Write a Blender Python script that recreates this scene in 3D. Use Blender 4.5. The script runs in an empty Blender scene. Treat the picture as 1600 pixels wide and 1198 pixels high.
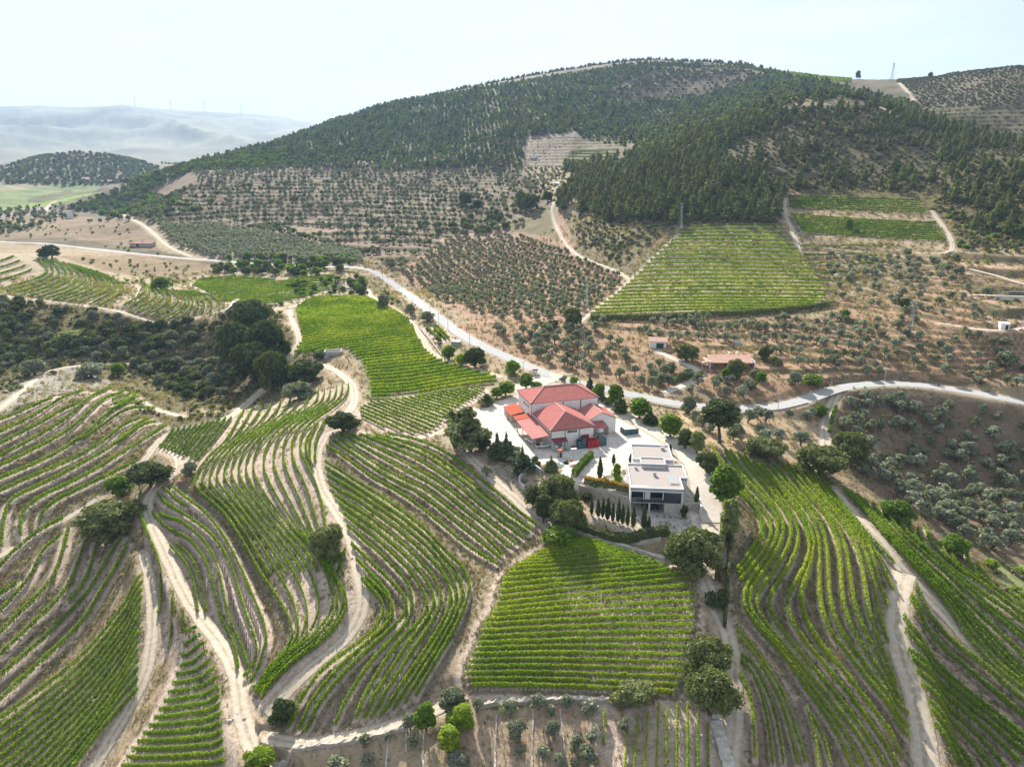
import bpy, math, random
import numpy as np
from mathutils import Vector, kdtree
random.seed(7); rng = np.random.default_rng(11)
C = bpy.context.scene.collection
HAZE = .00006
R = math.radians
# ------------------------------------------------------------------ camera, sky, sun, exposure
F, PITCH, CAMZ = 1111.0, R(17.4), 85.0
cam = bpy.data.cameras.new('camera'); camo = bpy.data.objects.new('camera', cam); C.objects.link(camo)
cam.sensor_width = 36; cam.lens = 36*F/1600; cam.clip_start = 1; cam.clip_end = 40000
camo.location = (0, 0, CAMZ); camo.rotation_euler = (math.pi/2-PITCH, 0, 0)
bpy.context.scene.camera = camo
SUN_AZ, SUN_EL = R(-14), R(30)
w = bpy.data.worlds.new('World'); bpy.context.scene.world = w; w.use_nodes = True
nt = w.node_tree; nt.nodes.clear()
def N(nt, t, **k):
    n = nt.nodes.new(t)
    for a, b in k.items(): setattr(n, a, b)
    return n
sky = N(nt, 'ShaderNodeTexSky'); sky.sky_type = 'NISHITA'; sky.sun_disc = False
sky.sun_elevation = SUN_EL; sky.sun_rotation = SUN_AZ; sky.altitude = 400; sky.air_density = 1.0; sky.dust_density = 1.6; sky.ozone_density = 1.5
tc = N(nt, 'ShaderNodeTexCoord'); mp = N(nt, 'ShaderNodeMapping'); mp.inputs['Scale'].default_value = (1.2, 1.2, 7)
mp.inputs['Rotation'].default_value = (0.0, 0.18, 0.3)
ns = N(nt, 'ShaderNodeTexNoise'); ns.inputs['Scale'].default_value = 1.7; ns.inputs['Detail'].default_value = 7; ns.inputs['Roughness'].default_value = .55
rp = N(nt, 'ShaderNodeMapRange'); rp.inputs['From Min'].default_value = .42; rp.inputs['From Max'].default_value = .72; rp.inputs['To Min'].default_value = .05; rp.inputs['To Max'].default_value = .95
mx = N(nt, 'ShaderNodeMix', data_type='RGBA'); mx.inputs[7].default_value = (8.1, 8.15, 8.25, 1)
bg = N(nt, 'ShaderNodeBackground'); bg.inputs['Strength'].default_value = .052; ow = N(nt, 'ShaderNodeOutputWorld')
L = nt.links.new
L(tc.outputs['Generated'], mp.inputs[0]); L(mp.outputs[0], ns.inputs['Vector']); L(ns.outputs[0], rp.inputs[0])
dk = N(nt, 'ShaderNodeMix', data_type='RGBA'); dk.blend_type = 'DARKEN'; dk.inputs[0].default_value = 1; dk.inputs[7].default_value = (7.9, 8.05, 8.25, 1); bl = N(nt, 'ShaderNodeMix', data_type='RGBA'); bl.inputs[0].default_value = .5; bl.inputs[7].default_value = (6.0, 7.1, 8.2, 1); L(sky.outputs[0], dk.inputs[6]); L(dk.outputs[2], bl.inputs[6]); L(rp.outputs[0], mx.inputs[0]); L(bl.outputs[2], mx.inputs[6]); L(mx.outputs[2], bg.inputs[0]); L(bg.outputs[0], ow.inputs[0])
sd = bpy.data.lights.new('sun', 'SUN'); sd.energy = 5; sd.angle = R(.5); sd.color = (1, .94, .83)
so = bpy.data.objects.new('sun', sd); C.objects.link(so)
S = Vector((math.sin(SUN_AZ)*math.cos(SUN_EL), math.cos(SUN_AZ)*math.cos(SUN_EL), math.sin(SUN_EL)))
so.rotation_euler = S.to_track_quat('Z', 'Y').to_euler(); so.location = (-200, 600, 500)
vs = bpy.context.scene.view_settings
vs.view_transform = 'Standard'; vs.look = 'None'; vs.gamma = 1; vs.exposure = 1.28; vs.use_curve_mapping = False
# ------------------------------------------------------------------ camera maths in numpy
cp, sp = math.cos(PITCH), math.sin(PITCH)
def rays(uv):
    uv = np.atleast_2d(np.asarray(uv, float)); x = (uv[:, 0]-800)/F; y = -(uv[:, 1]-599)/F
    return np.stack([x, cp+y*sp, -sp+y*cp], 1)
def project(p):
    p = np.atleast_2d(p); z = p[:, 2]-CAMZ
    d = p[:, 1]*cp - z*sp; up = p[:, 1]*sp + z*cp
    d = np.where(d < 1, 1, d)
    return np.stack([800+F*p[:, 0]/d, 599-F*up/d], 1), d
def sstep(a, b, x):
    t = np.clip((x-a)/(b-a), 0, 1); return t*t*(3-2*t)
def _h(ix, iy, s):
    n = (ix*374761393 + iy*668265263 + s*974634777) & 0x7fffffff
    n = ((n ^ (n >> 13))*1274126177) & 0x7fffffff
    return ((n ^ (n >> 16)) & 0xffff)/65535.0
def vnoise(x, y, s=0):
    ix = np.floor(x).astype(np.int64); iy = np.floor(y).astype(np.int64); fx = x-ix; fy = y-iy
    fx = fx*fx*(3-2*fx); fy = fy*fy*(3-2*fy)
    a = _h(ix, iy, s); b = _h(ix+1, iy, s); c = _h(ix, iy+1, s); d = _h(ix+1, iy+1, s)
    return (a*(1-fx)+b*fx)*(1-fy)+(c*(1-fx)+d*fx)*fy
def fbm(x, y, s=0, o=4, g=.5):
    r = 0; a = 1; t = 0
    for i in range(o): r = r+a*(vnoise(x*2**i, y*2**i, s+i)-.5); t += a; a *= g
    return r/t
def inpoly(uv, poly):
    poly = np.asarray(poly, float); x, y = uv[:, 0], uv[:, 1]; ins = np.zeros(len(uv), bool); j = len(poly)-1
    for i in range(len(poly)):
        xi, yi = poly[i]; xj, yj = poly[j]
        if yi != yj: ins ^= ((yi > y) != (yj > y)) & (x < (xj-xi)*(y-yi)/(yj-yi)+xi)
        j = i
    return ins
# ------------------------------------------------------------------ the lie of the land: known points (picture column, row, kind, value)
CT = [ # plateau with the winery and the house
 (720,640,'z',0),(880,650,'z',0),(800,610,'z',0),(960,640,'z',0),(1060,690,'z',0),(1010,700,'z',0),(820,725,'z',0),(930,725,'z',0),(1110,780,'z',-1.5),(1130,840,'z',-3.5),
 (700,680,'z',-.5),(760,755,'z',-2),(850,830,'z',-5),(930,860,'z',-6),(1050,880,'z',-6),(1000,830,'z',-3.5),
 (870,860,'z',-6.5),(790,900,'z',-7.5),(800,1000,'z',-10.5),(850,1090,'z',-14),(1080,920,'z',-7),(1070,1080,'z',-13),(950,1000,'z',-10.5),
 (800,1198,'z',-18.5),(1100,1198,'z',-17.5),(950,1150,'z',-16.5),(500,1198,'z',-23),(620,1150,'z',-18.5),(400,1130,'z',-24),
 (520,690,'z',-3),(600,682,'z',-1.5),(560,800,'z',-6.5),(560,900,'z',-9),(560,1050,'z',-15.5),(700,900,'z',-9),(640,800,'z',-6),(470,1100,'z',-20),(740,800,'z',-5),
 (520,640,'z',-3),(560,600,'z',-2.5),(450,660,'z',-6),(400,720,'z',-9.5),(300,760,'z',-14),(380,1060,'z',-23),(450,800,'z',-10.5),(450,930,'z',-15),(260,880,'z',-23),(330,900,'z',-20),
 (230,770,'z',-19),(330,1000,'z',-25),(240,1000,'z',-30),(150,900,'z',-31),(150,1100,'z',-38),(0,1198,'z',-48),(0,1000,'z',-40),(0,850,'z',-31),(250,1198,'z',-33),(330,1150,'z',-27),
 (0,750,'z',-22),(0,660,'z',-13),(120,700,'z',-18.5),(120,620,'z',-12),(240,690,'z',-17),(180,800,'z',-25),(260,650,'z',-17),(340,640,'z',-15),
 (0,640,'z',-12),(100,578,'z',-17),(250,600,'z',-22),(400,615,'z',-14),(300,575,'z',-22),(200,520,'z',-9),(0,560,'z',-16),(0,480,'z',1),(200,480,'z',1),(360,500,'z',-2),(440,540,'z',-3),(430,480,'z',0),
 (0,440,'z',5),(200,430,'z',4),(340,460,'z',1),(0,400,'z',11),(150,400,'z',11),(0,378,'z',13),(150,383,'z',11.5),(300,404,'z',7.5),(420,415,'z',7),
 (470,480,'z',0),(600,480,'z',1.5),(740,585,'z',0),(620,615,'z',-3),(540,555,'z',-1),(680,530,'z',2),
 (560,418,'z',7),(640,465,'z',5),(700,510,'z',3.5),(770,550,'z',2),(830,577,'z',1.2),(1000,620,'z',-.5),(1080,632,'z',-1.5),(1170,638,'z',-2),(1280,615,'z',-1),(1400,600,'z',0),(1500,610,'z',0),(1600,632,'z',-1),
 (1130,715,'z',-2.5),(1200,690,'z',-4),(1250,740,'z',-7),(1160,850,'z',-6),(1160,1000,'z',-11),(1300,850,'z',-10),(1400,920,'z',-15),(1250,1000,'z',-14.5),(1200,1198,'z',-22),(1420,1150,'z',-26),(1300,1100,'z',-20),
 (1600,1198,'z',-35),(1500,1000,'z',-24),(1600,900,'z',-24),(1450,820,'z',-17),(1330,760,'z',-11),(1300,680,'z',-9),(1600,780,'z',-24),(1600,690,'z',-13),(1450,700,'z',-16),(1400,640,'z',-6),(1580,960,'z',-23),
 (1030,540,'z',6),(1130,565,'z',4),(1300,560,'z',5),(1590,520,'z',16),(1590,580,'z',4),(1300,498,'z',12),(920,497,'z',8.5),(760,505,'z',6),(900,540,'z',4),
 (1080,352,'r',520),(1210,350,'r',525),(1000,425,'r',455),(1270,430,'r',450),(1230,310,'r',590),(1440,312,'r',590),(1480,380,'r',500),(1590,450,'r',420),(1590,350,'r',540),(1350,400,'r',480),
 (640,450,'r',515),(700,400,'r',610),(850,400,'r',560),(880,340,'r',640),(960,440,'r',450),(780,350,'r',700),(860,320,'r',690),
 (250,350,'r',800),(400,380,'r',680),(550,380,'r',680),(400,330,'r',850),(600,330,'r',820),(780,300,'r',850),(300,290,'r',1060),(600,260,'r',1080),(450,265,'r',1120),(820,250,'r',980),
 (900,240,'r',960),(860,210,'r',1050),(700,215,'r',1200),(500,225,'r',1250),(1000,200,'r',1150),(950,170,'r',1250),
 (250,268,'r',1280),(400,229,'r',1400),(600,164,'r',1500),(800,128,'r',1580),(1000,95,'r',1650),(1150,100,'r',1600),(1290,120,'r',1500),(1400,131,'r',1350),(1500,120,'r',1300),(1600,112,'r',1250),
 (1100,150,'r',1350),(1250,140,'r',1200),(1420,170,'r',1120),(1550,160,'r',1080),(1580,205,'r',960),(1480,190,'r',960),(1080,190,'r',1050),
 (1240,165,'r',850),(1340,160,'r',860),(1440,195,'r',800),(1590,240,'r',720),(1120,215,'r',800),(1000,262,'r',720),(910,305,'r',670),(1300,230,'r',700),(1200,280,'r',620),(1000,330,'r',560),(1100,340,'r',530),(1450,270,'r',660),
 (60,310,'z',16),(0,345,'z',16),(150,345,'z',15),(210,330,'z',16),(80,360,'z',17),(60,295,'r',1450),(160,290,'r',1500),(0,285,'r',1600),(0,262,'r',2100),(120,238,'r',2150),(220,258,'r',2100),(245,290,'r',1500),
]
CP = [ # points nobody can see, given directly: azimuth (deg), range, height
 (-36,2900,20),(-25,2900,40),(-10,2300,120),(5,2400,220),(20,2300,180),(34,2000,150),(-10,3500,60),(10,3500,120),(30,3500,110),(-36,3500,20),
 (-60,60,-40),(-60,200,-18),(-60,500,0),(-60,1000,15),(-60,2000,25),(60,60,-26),(60,200,-20),(60,400,10),(60,800,90),(60,1500,170),(-60,3500,40),(60,3500,80),
 (0,40,-24),(-35,40,-46),(35,40,-34),(0,20,-26),(-60,20,-44),(60,20,-30),(22,950,133),(12,900,108),(30,880,118)]
pts = []
for u, v, k, val in CT:
    d = rays((u, v))[0]; h = math.hypot(d[0], d[1])
    if k == 'z': t = (val-CAMZ)/d[2]; r = h*t; z = val
    else: r = val; z = CAMZ+r*d[2]/h
    pts.append((math.atan2(d[0], d[1]), math.log(r), z))
for a, r, z in CP: pts.append((R(a), math.log(r), z))
pts = np.array(pts); XS = np.stack([pts[:, 0]*1.6, pts[:, 1]], 1)
def tk(d2): return .5*d2*np.log(d2+1e-12)
nC = len(pts); A = np.zeros((nC+3, nC+3)); D2 = ((XS[:, None]-XS[None])**2).sum(2)
A[:nC, :nC] = tk(D2)+np.eye(nC)*1e-4; A[:nC, nC] = 1; A[:nC, nC+1:] = XS; A[nC, :nC] = 1; A[nC+1:, :nC] = XS.T
# heights far away are large, near small: solve for the height seen as an angle-like value
SC = np.exp(pts[:, 1]*.5)
W = np.linalg.solve(A, np.concatenate([pts[:, 2]/SC, [0, 0, 0]]))
azs = np.radians(np.concatenate([np.linspace(-64, -42, 34)[:-1], np.linspace(-42, 42, 800), np.linspace(42, 64, 34)[1:]]))
lrs = np.concatenate([np.arange(math.log(20), math.log(60), .03), np.arange(math.log(60), math.log(2600), .0037), np.arange(math.log(2600), math.log(15000), .022)])
NA, NR = len(azs), len(lrs)
AZ, LR = np.meshgrid(azs, lrs, indexing='ij')
def tps(az, lr):
    out = np.zeros(az.size); a = az.ravel()*1.6; b = lr.ravel()
    for i in range(nC): out += W[i]*tk((a-XS[i, 0])**2+(b-XS[i, 1])**2)
    out += W[nC]+W[nC+1]*a+W[nC+2]*b
    return (out*np.exp(b*.5)).reshape(az.shape)
ca = np.linspace(azs[0], azs[-1], 260); cl = np.linspace(lrs[0], lrs[-1], 520)
CA, CL = np.meshgrid(ca, cl, indexing='ij'); HC = tps(CA, CL)
def bil(G, xa, ya, a, b):
    i = np.clip(np.interp(a, xa, np.arange(len(xa))), 0, len(xa)-1.001); j = np.clip(np.interp(b, ya, np.arange(len(ya))), 0, len(ya)-1.001)
    i0 = i.astype(int); j0 = j.astype(int); fi = i-i0; fj = j-j0
    return (G[i0, j0]*(1-fi)+G[i0+1, j0]*fi)*(1-fj)+(G[i0, j0+1]*(1-fi)+G[i0+1, j0+1]*fi)*fj
HG = bil(HC, ca, cl, AZ, LR)
RR = np.exp(LR); GX = RR*np.sin(AZ); GY = RR*np.cos(AZ)
def nz(GX, GY, RR):
    a = sstep(250, 900, RR)
    n = fbm(GX/260, GY/260, 3, 5)*26*a*(1-.5*sstep(1300, 1700, RR))
    n = n + fbm(GX/38, GY/38, 9, 3)*(1.0+4*a)*sstep(60, 300, RR)*.9 + fbm(GX/7, GY/7, 21, 2)*.35*(1+a)
    return n
HG = HG+nz(GX, GY, RR)
# far mountains across the main valley
cu = np.array([(-700,175),(-200,165),(0,165),(60,163),(120,166),(200,165),(260,170),(320,173),(380,176),(440,181),(500,195),(560,205),(900,215),(1800,215)], float)
dd = rays(cu); ca2 = np.arctan2(dd[:, 0], dd[:, 1]); ce = dd[:, 2]/np.hypot(dd[:, 0], dd[:, 1])
RIDGE = np.interp(AZ, ca2, ce)*9000+CAMZ
t = np.clip((RR-4200)/(9000-4200), 0, 1)
rn = 1-np.abs(fbm(GX/1500, GY/1500, 5, 5))*3.2
M = 20+(RIDGE-20)*(t**.8)*(1-.0*t)+(rn-.75)*170*np.sin(np.pi*np.clip(t, 0, 1))+fbm(GX/900, GY/900, 8, 7, .62)*190*np.sin(np.pi*t*.98)
M = np.where(RR > 9000, RIDGE-(RR-9000)*.12, M)
k = sstep(2700, 4200, RR); HG = HG*(1-k)+M*k
H0 = HG.copy()
def hgt(x, y, G=None):
    x = np.asarray(x, float); y = np.asarray(y, float)
    return bil(HG if G is None else G, azs, lrs, np.arctan2(x, y), np.log(np.hypot(x, y)))
def unproj(uv, rmin=60, rmax=14000):
    d = rays(uv); hl = np.hypot(d[:, 0], d[:, 1]); az = np.arctan2(d[:, 0], d[:, 1]); e = d[:, 2]/hl
    i = np.clip(np.interp(az, azs, np.arange(NA)), 0, NA-1.001); i0 = i.astype(int); fi = (i-i0)[:, None]
    G = H0[i0]*(1-fi)+H0[i0+1]*fi; rr = np.exp(lrs)[None]
    diff = CAMZ+rr*e[:, None]-G; ok = (diff < 0) & (rr > rmin)
    j = np.argmax(ok, 1); j = np.where(ok.any(1), j, NR-2); j = np.maximum(j, 1)
    n = np.arange(len(j)); d0 = diff[n, j-1]; d1 = diff[n, j]; f = np.where(np.abs(d0-d1) > 1e-9, d0/(d0-d1), 0)
    r = np.exp(lrs[j-1]+np.clip(f, 0, 1)*(lrs[j]-lrs[j-1]))
    return np.stack([r*np.sin(az), r*np.cos(az)], 1)
def at(u, v): 
    p = unproj([(u, v)])[0]; return p[0], p[1], float(hgt(p[0], p[1]))
# ------------------------------------------------------------------ level pads, roads and vineyard rows shape the ground
def w2(poly): return unproj(poly)
PADS = [([(752,640),(800,600),(900,596),(960,625),(985,660),(1060,690),(1085,735),(1090,760),(1068,770),(1066,745),(985,728),(905,765),(880,748),(840,722),(770,680)], 0.0, 5),
        ([(905,768),(983,776),(1066,790),(1082,770),(1112,815),(1060,838),(1000,838),(930,812),(900,795)], -3.1, 3)]
for poly, z, bl in PADS:
    P = w2(poly); mnx, mny = P.min(0)-bl*2; mxx, mxy = P.max(0)+bl*2
    m = (GX > mnx) & (GX < mxx) & (GY > mny) & (GY < mxy)
    q = np.stack([GX[m], GY[m]], 1); ins = inpoly(q, P); d = np.full(len(q), 1e9)
    for i in range(len(P)):
        a = P[i]; b = P[(i+1) % len(P)]; ab = b-a; tt = np.clip(((q-a)@ab)/(ab@ab), 0, 1); d = np.minimum(d, np.hypot(*(q-a-tt[:, None]*ab).T))
    wgt = np.where(ins, 1, 1-sstep(0, bl, d)); HG[m] = HG[m]*(1-wgt)+z*wgt
def resample(P, step):
    P = np.asarray(P, float); s = np.concatenate([[0], np.cumsum(np.hypot(*np.diff(P, axis=0).T))]); n = max(2, int(s[-1]/step)+1)
    t = np.linspace(0, s[-1], n); return np.stack([np.interp(t, s, P[:, i]) for i in range(P.shape[1])], 1)
def smooth(P, k=3):
    P = P.copy()
    for _ in range(k): P[1:-1] = (P[:-2]+2*P[1:-1]+P[2:])/4
    return P
def chaikin(P, k=2):
    P = np.asarray(P, float)
    for _ in range(k):
        Q = np.empty((2*len(P), P.shape[1])); Q[0] = P[0]; Q[-1] = P[-1]; Q[1:-1:2] = P[:-1]*.75+P[1:]*.25; Q[2:-1:2] = P[:-1]*.25+P[1:]*.75; P = Q
    return P
# name, width m, material key, label, picture polyline
ROADS = [
 ('asphalt_road', 6.5, 'asphalt', [(-60,372),(0,379),(60,380),(110,385),(200,396),(300,405),(400,412),(500,417),(560,417),(575,421),(592,429),(620,448),(660,477),(700,508),(730,529),(770,549),(810,566),(850,583),(900,597),(950,609),(1000,620),(1050,630),(1110,637),(1170,639),(1215,636),(1250,629),(1280,616),(1310,606),(1350,600),(1400,599),(1450,602),(1520,613),(1600,628),(1680,645)]),
 ('winery_yard', 10, 'gravel', [(800,612),(840,596),(870,584)]),
 ('gravel_drive', 6.5, 'gravel', [(955,640),(985,655),(1020,672),(1055,692),(1078,715),(1092,745),(1103,780),(1118,815)]),
 ('dirt_track', 3.44, 'track', [(700,670),(720,700),(760,740),(800,775),(835,808),(860,828),(890,845),(940,862),(1000,874),(1060,884),(1100,893)]),
 ('dirt_track', 3.28, 'track', [(700,672),(660,686),(600,684),(560,676),(520,668),(500,690),(492,720),(500,760),(520,790),(540,820),(552,850),(560,890),(570,930),(562,970),(540,1000),(500,1030),(465,1062),(440,1090),(415,1115)]),
 ('dirt_track', 3.28, 'track', [(520,668),(540,650),(555,630),(553,605),(540,590),(518,575),(498,568)]),
 ('dirt_track', 3.44, 'track', [(440,1210),(405,1190),(385,1150),(375,1100),(372,1060),(355,1020),(320,975),(290,935),(270,890),(252,850),(235,815),(227,788),(240,765),(270,742),(290,725),(325,690),(350,660),(368,645),(400,620),(412,610)]),
 ('dirt_track', 2.95, 'track', [(270,742),(285,720),(262,700)]),
 ('dirt_track', 2.79, 'track', [(205,735),(225,720),(240,698),(255,683),(272,673),(300,668),(350,655),(380,638),(412,608)]),
 ('dirt_track', 2.95, 'track', [(-20,655),(0,638),(35,612),(60,588),(90,575),(130,571),(200,567),(280,569),(330,560),(360,548),(400,535)]),
 ('dirt_track', 2.46, 'track', [(60,625),(130,613),(190,613),(225,628),(245,642),(290,652)]),
 ('dirt_track', 2.79, 'track', [(-20,880),(0,870),(50,842),(100,814),(130,795),(150,780)]),
 ('dirt_track', 2.62, 'track', [(-20,458),(30,466),(90,472),(150,481),(190,486),(225,500),(255,508),(290,500),(330,492),(360,480)]),
 ('dirt_track', 2.62, 'track', [(425,484),(440,482),(455,482),(468,475),(480,470)]),
 ('dirt_track', 2.79, 'track', [(452,484),(456,500),(463,515),(469,530),(462,545),(450,560),(440,572),(425,580)]),
 ('dirt_track', 3.12, 'track', [(573,452),(580,465),(600,476),(630,492),(650,512),(660,530),(672,550),(688,562),(720,573),(760,583),(785,590)]),
 ('dirt_track', 4.10, 'track', [(1300,765),(1330,800),(1370,840),(1405,885),(1440,918),(1480,965),(1520,1010),(1560,1050),(1610,1090)]),
 ('dirt_track', 4.92, 'track', [(1412,895),(1402,940),(1400,975),(1408,1020),(1425,1070),(1438,1120),(1445,1170),(1450,1215)]),
 ('dirt_track', 3.28, 'track', [(1098,890),(1110,930),(1128,970),(1140,990),(1148,1030),(1150,1090),(1145,1150),(1140,1210)]),
 ('dirt_track', 3.69, 'track', [(1312,606),(1302,625),(1294,650),(1286,672),(1290,700)]),
 ('dirt_track', 2.95, 'track', [(865,315),(862,335),(872,362),(885,385),(905,402),(940,415),(965,424),(985,438)]),
 ('dirt_track', 2.62, 'track', [(1062,366),(1030,395),(1000,425),(985,438),(955,465),(925,488),(905,505)]),
 ('dirt_track', 2.79, 'track', [(1225,310),(1228,340),(1240,365),(1250,395)]),
 ('dirt_track', 2.79, 'track', [(1455,330),(1475,355),(1492,385),(1480,398),(1440,395)]),
 ('dirt_track', 2.95, 'track', [(1515,420),(1550,428),(1600,444),(1660,460)]),
 ('dirt_track', 2.95, 'track', [(1520,460),(1560,462),(1600,463),(1660,466)]),
 ('dirt_track', 2.62, 'track', [(1468,505),(1510,512),(1550,520),(1600,512)]),
 ('dirt_track', 3.28, 'track', [(190,335),(225,352),(245,370),(265,388),(300,402)]),
 ('dirt_track', 4.10, 'track', [(88,314),(78,320),(70,328),(85,333)]),
 ('dirt_track', 2.95, 'track', [(225,865),(235,910),(240,960),(236,1010),(225,1060),(200,1110),(170,1160),(140,1210)]),
 ('dirt_track', 3.69, 'gravel', [(1025,548),(1050,560),(1080,572),(1100,585),(1085,596),(1060,606),(1040,614)]),
 ('dirt_track', 2.87, 'track', [(700,1100),(680,1115),(600,1135),(520,1158),(450,1165),(415,1150)]),
 ('dirt_track', 4.51, 'track', [(1405,130),(1420,145),(1428,158)]),
 ('dirt_track', 4.10, 'track', [(1368,165),(1385,172),(1400,182)]),
]
def dist_to(S, GXm, GYm, maxd):
    """for ground points: nearest sample of S (n,3) and its distance"""
    kd = kdtree.KDTree(len(S))
    for i, s in enumerate(S): kd.insert((s[0], s[1], 0), i)
    kd.balance()
    di = np.empty(len(GXm)); ix = np.empty(len(GXm), int)
    f = kd.find
    for k, (x, y) in enumerate(zip(GXm.tolist(), GYm.tolist())):
        _, i, d = f((x, y, 0)); di[k] = d; ix[k] = i
    return di, ix
def cellmask(S, maxd):
    c = max(maxd, 4.0); keys = set()
    for x, y in {(int(a), int(b)) for a, b in np.floor(S[:, :2]/c)}:
        for i in (-1, 0, 1):
            for j in (-1, 0, 1): keys.add((x+i)*100003+(y+j))
    kk = np.array(sorted(keys)); g = np.floor(GX/c).astype(np.int64)*100003+np.floor(GY/c).astype(np.int64)
    return np.isin(g, kk)
RP = []; SS = []
for name, wd, mk, px in ROADS:
    W_ = w2(chaikin(px, 2)); W_ = smooth(resample(W_, 1.5), 6); z = hgt(W_[:, 0], W_[:, 1])
    zz = np.stack([W_[:, 0], W_[:, 1], z], 1)
    for _ in range(40): zz[1:-1, 2] = (zz[:-2, 2]+2*zz[1:-1, 2]+zz[2:, 2])/4
    RP.append((name, wd, mk, zz)); tg = np.gradient(zz, axis=0); tg /= np.maximum(np.hypot(tg[:, 0], tg[:, 1]), 1e-6)[:, None]; SS.append(np.concatenate([zz, np.full((len(zz), 1), wd), tg], 1))
SS = np.concatenate(SS); m = cellmask(SS, 10) & (RR < 1400); di, ix = dist_to(SS, GX[m], GY[m], 10)
hw = SS[ix, 3]/2; wt = 1-sstep(hw+.6, hw+5, di); al = np.clip((GX[m]-SS[ix, 0])*SS[ix, 4]+(GY[m]-SS[ix, 1])*SS[ix, 5], -1, 1); HG[m] = HG[m]*(1-wt)+(SS[ix, 2]+al*SS[ix, 6])*wt
DR = np.full(HG.shape, 99.0); DR[m] = di-hw
# ------------------------------------------------------------------ vineyard blocks: guide rows as picked along the photo's rows
# key: (guides, offsets of the rows inside each interval, half bench m, leaf width, vigour, density, label, drop-every-other-from)
def lerpg(g0, g1, t, n=60):
    a = resample(chaikin(g0, 2), 1e9) if False else chaikin(g0, 2); b = chaikin(g1, 2)
    def rs(P):
        s = np.concatenate([[0], np.cumsum(np.hypot(*np.diff(P, axis=0).T))]); q = np.linspace(0, s[-1], n)
        return np.stack([np.interp(q, s, P[:, 0]), np.interp(q, s, P[:, 1])], 1)
    return rs(a)*(1-t)+rs(b)*t
ROWS = []   # dict(pts, key)
PL = {}
def plot(key, guides, offs=(0, .5), bench=2.0, wid=.38, hgt_=1.35, vig=.8, hue=.5, label='', last=True, trim=None):
    PL[key] = dict(bench=bench, wid=wid*.98, h=hgt_*1.12, vig=vig, hue=hue, label=label)
    for i in range(len(guides)-1):
        off = offs[i] if isinstance(offs[0], (list, tuple)) else offs
        for j, t in enumerate(off):
            P = lerpg(guides[i], guides[i+1], t)
            if trim and j % 2: P = P[:int(len(P)*trim)]
            ROWS.append(dict(px=P, key=key, ord=last or len(off) > 1))
    if last: ROWS.append(dict(px=lerpg(guides[-1], guides[-1], 0), key=key, ord=True))
def single(key, lst, **k):
    for g in lst: plot(key, [g, g], offs=(0,), last=False, **k)
def ladder(key, Lf, Rt, n, bow=0, **k):
    a = lerpg(Lf, Lf, 0, n); b = lerpg(Rt, Rt, 0, n); g = []
    for i in range(n):
        t = np.linspace(0, 1, 30)[:, None]; P = a[i]*(1-t)+b[i]*t; P[:, 1] += bow*np.sin(math.pi*t[:, 0]); ROWS.append(dict(px=P, key=key, ord=True))
    PL[key] = dict(dict(bench=2.0, wid=.38, h=1.35, vig=.8, hue=.5, label=''), **{{'hgt_': 'h'}.get(a_, a_): b_ for a_, b_ in k.items()})
def hatch(key, poly, d0, d1, step, **k):
    P = w2(poly); q = w2([d0, d1]); d = (q[1]-q[0])/np.hypot(*(q[1]-q[0])); nn = np.array([-d[1], d[0]])
    s = P@nn; tt = P@d; PL[key] = dict(dict(bench=0, wid=.38, h=1.3, vig=.9, hue=.5, label=''), **{{'hgt_': 'h'}.get(a_, a_): b_ for a_, b_ in k.items()})
    for c in np.arange(s.min()+step*.4, s.max(), step):
        t = np.arange(tt.min(), tt.max(), 1.0); X = nn[None]*c+d[None]*t[:, None]; ins = inpoly(X, P); i = 0
        while i < len(ins):
            if ins[i]:
                j = i
                while j < len(ins) and ins[j]: j += 1
                if j-i > 4: ROWS.append(dict(w=X[i:j], key=key))
                i = j
            else: i += 1
single('A', [[(0,659),(28,649),(58,635),(83,624)],[(0,678),(33,664),(65,647),(95,625),(130,612)],[(0,697),(38,678),(75,658),(105,640),(125,633)],
 [(0,716),(38,697),(75,676),(108,655),(130,633),(150,618),(175,609)],[(0,731),(40,712),(83,691),(115,671),(140,646),(163,625),(195,615)],
 [(0,751),(50,731),(100,706),(140,678),(163,653),(190,635),(213,620)],[(176,629),(190,622),(207,619)],[(178,635),(200,627),(220,623)],[(170,645),(200,634),(228,629)],[(110,696),(140,684),(168,662),(190,646),(215,638),(243,641)],
 [(0,771),(53,746),(100,728),(140,708),(170,688),(190,668),(220,656)],[(3,855),(6,820),(12,790),(28,776),(43,771),(100,743),(140,721),(178,700),(200,680),(220,662),(235,657)],
 [(180,698),(205,680),(228,664),(245,662)],[(33,838),(33,810),(45,793),(68,777),(100,763),(150,738),(180,718),(215,698),(233,685),(260,669)],
 [(61,820),(68,800),(100,778),(130,765),(160,750),(190,738),(213,725)]], bench=3.8, wid=.52, hgt_=1.6, vig=.92, hue=.55, label='vine row on the dark-banked terraces at the left edge beside the shrub gully')
single('B', [[(0,890),(33,858),(65,830),(100,813)],[(-5,935),(12,925),(28,913)],[(0,960),(33,923),(50,903),(57,885),(68,862),(97,838)],[(0,993),(38,955),(75,920),(88,898),(100,860),(108,828)],
 [(0,1028),(50,980),(85,948),(110,918),(118,898),(130,860),(140,838)],[(108,945),(130,918),(140,898),(145,880),(155,843)],[(0,1060),(63,1008),(105,965),(135,935),(153,905),(170,875),(190,843)],
 [(0,1098),(75,1028),(118,990),(148,948),(160,923),(175,903),(200,855)]], bench=3.8, wid=.56, hgt_=1.6, vig=.95, hue=.6, label='curved vine row on the banked slope in the lower left corner')
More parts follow.
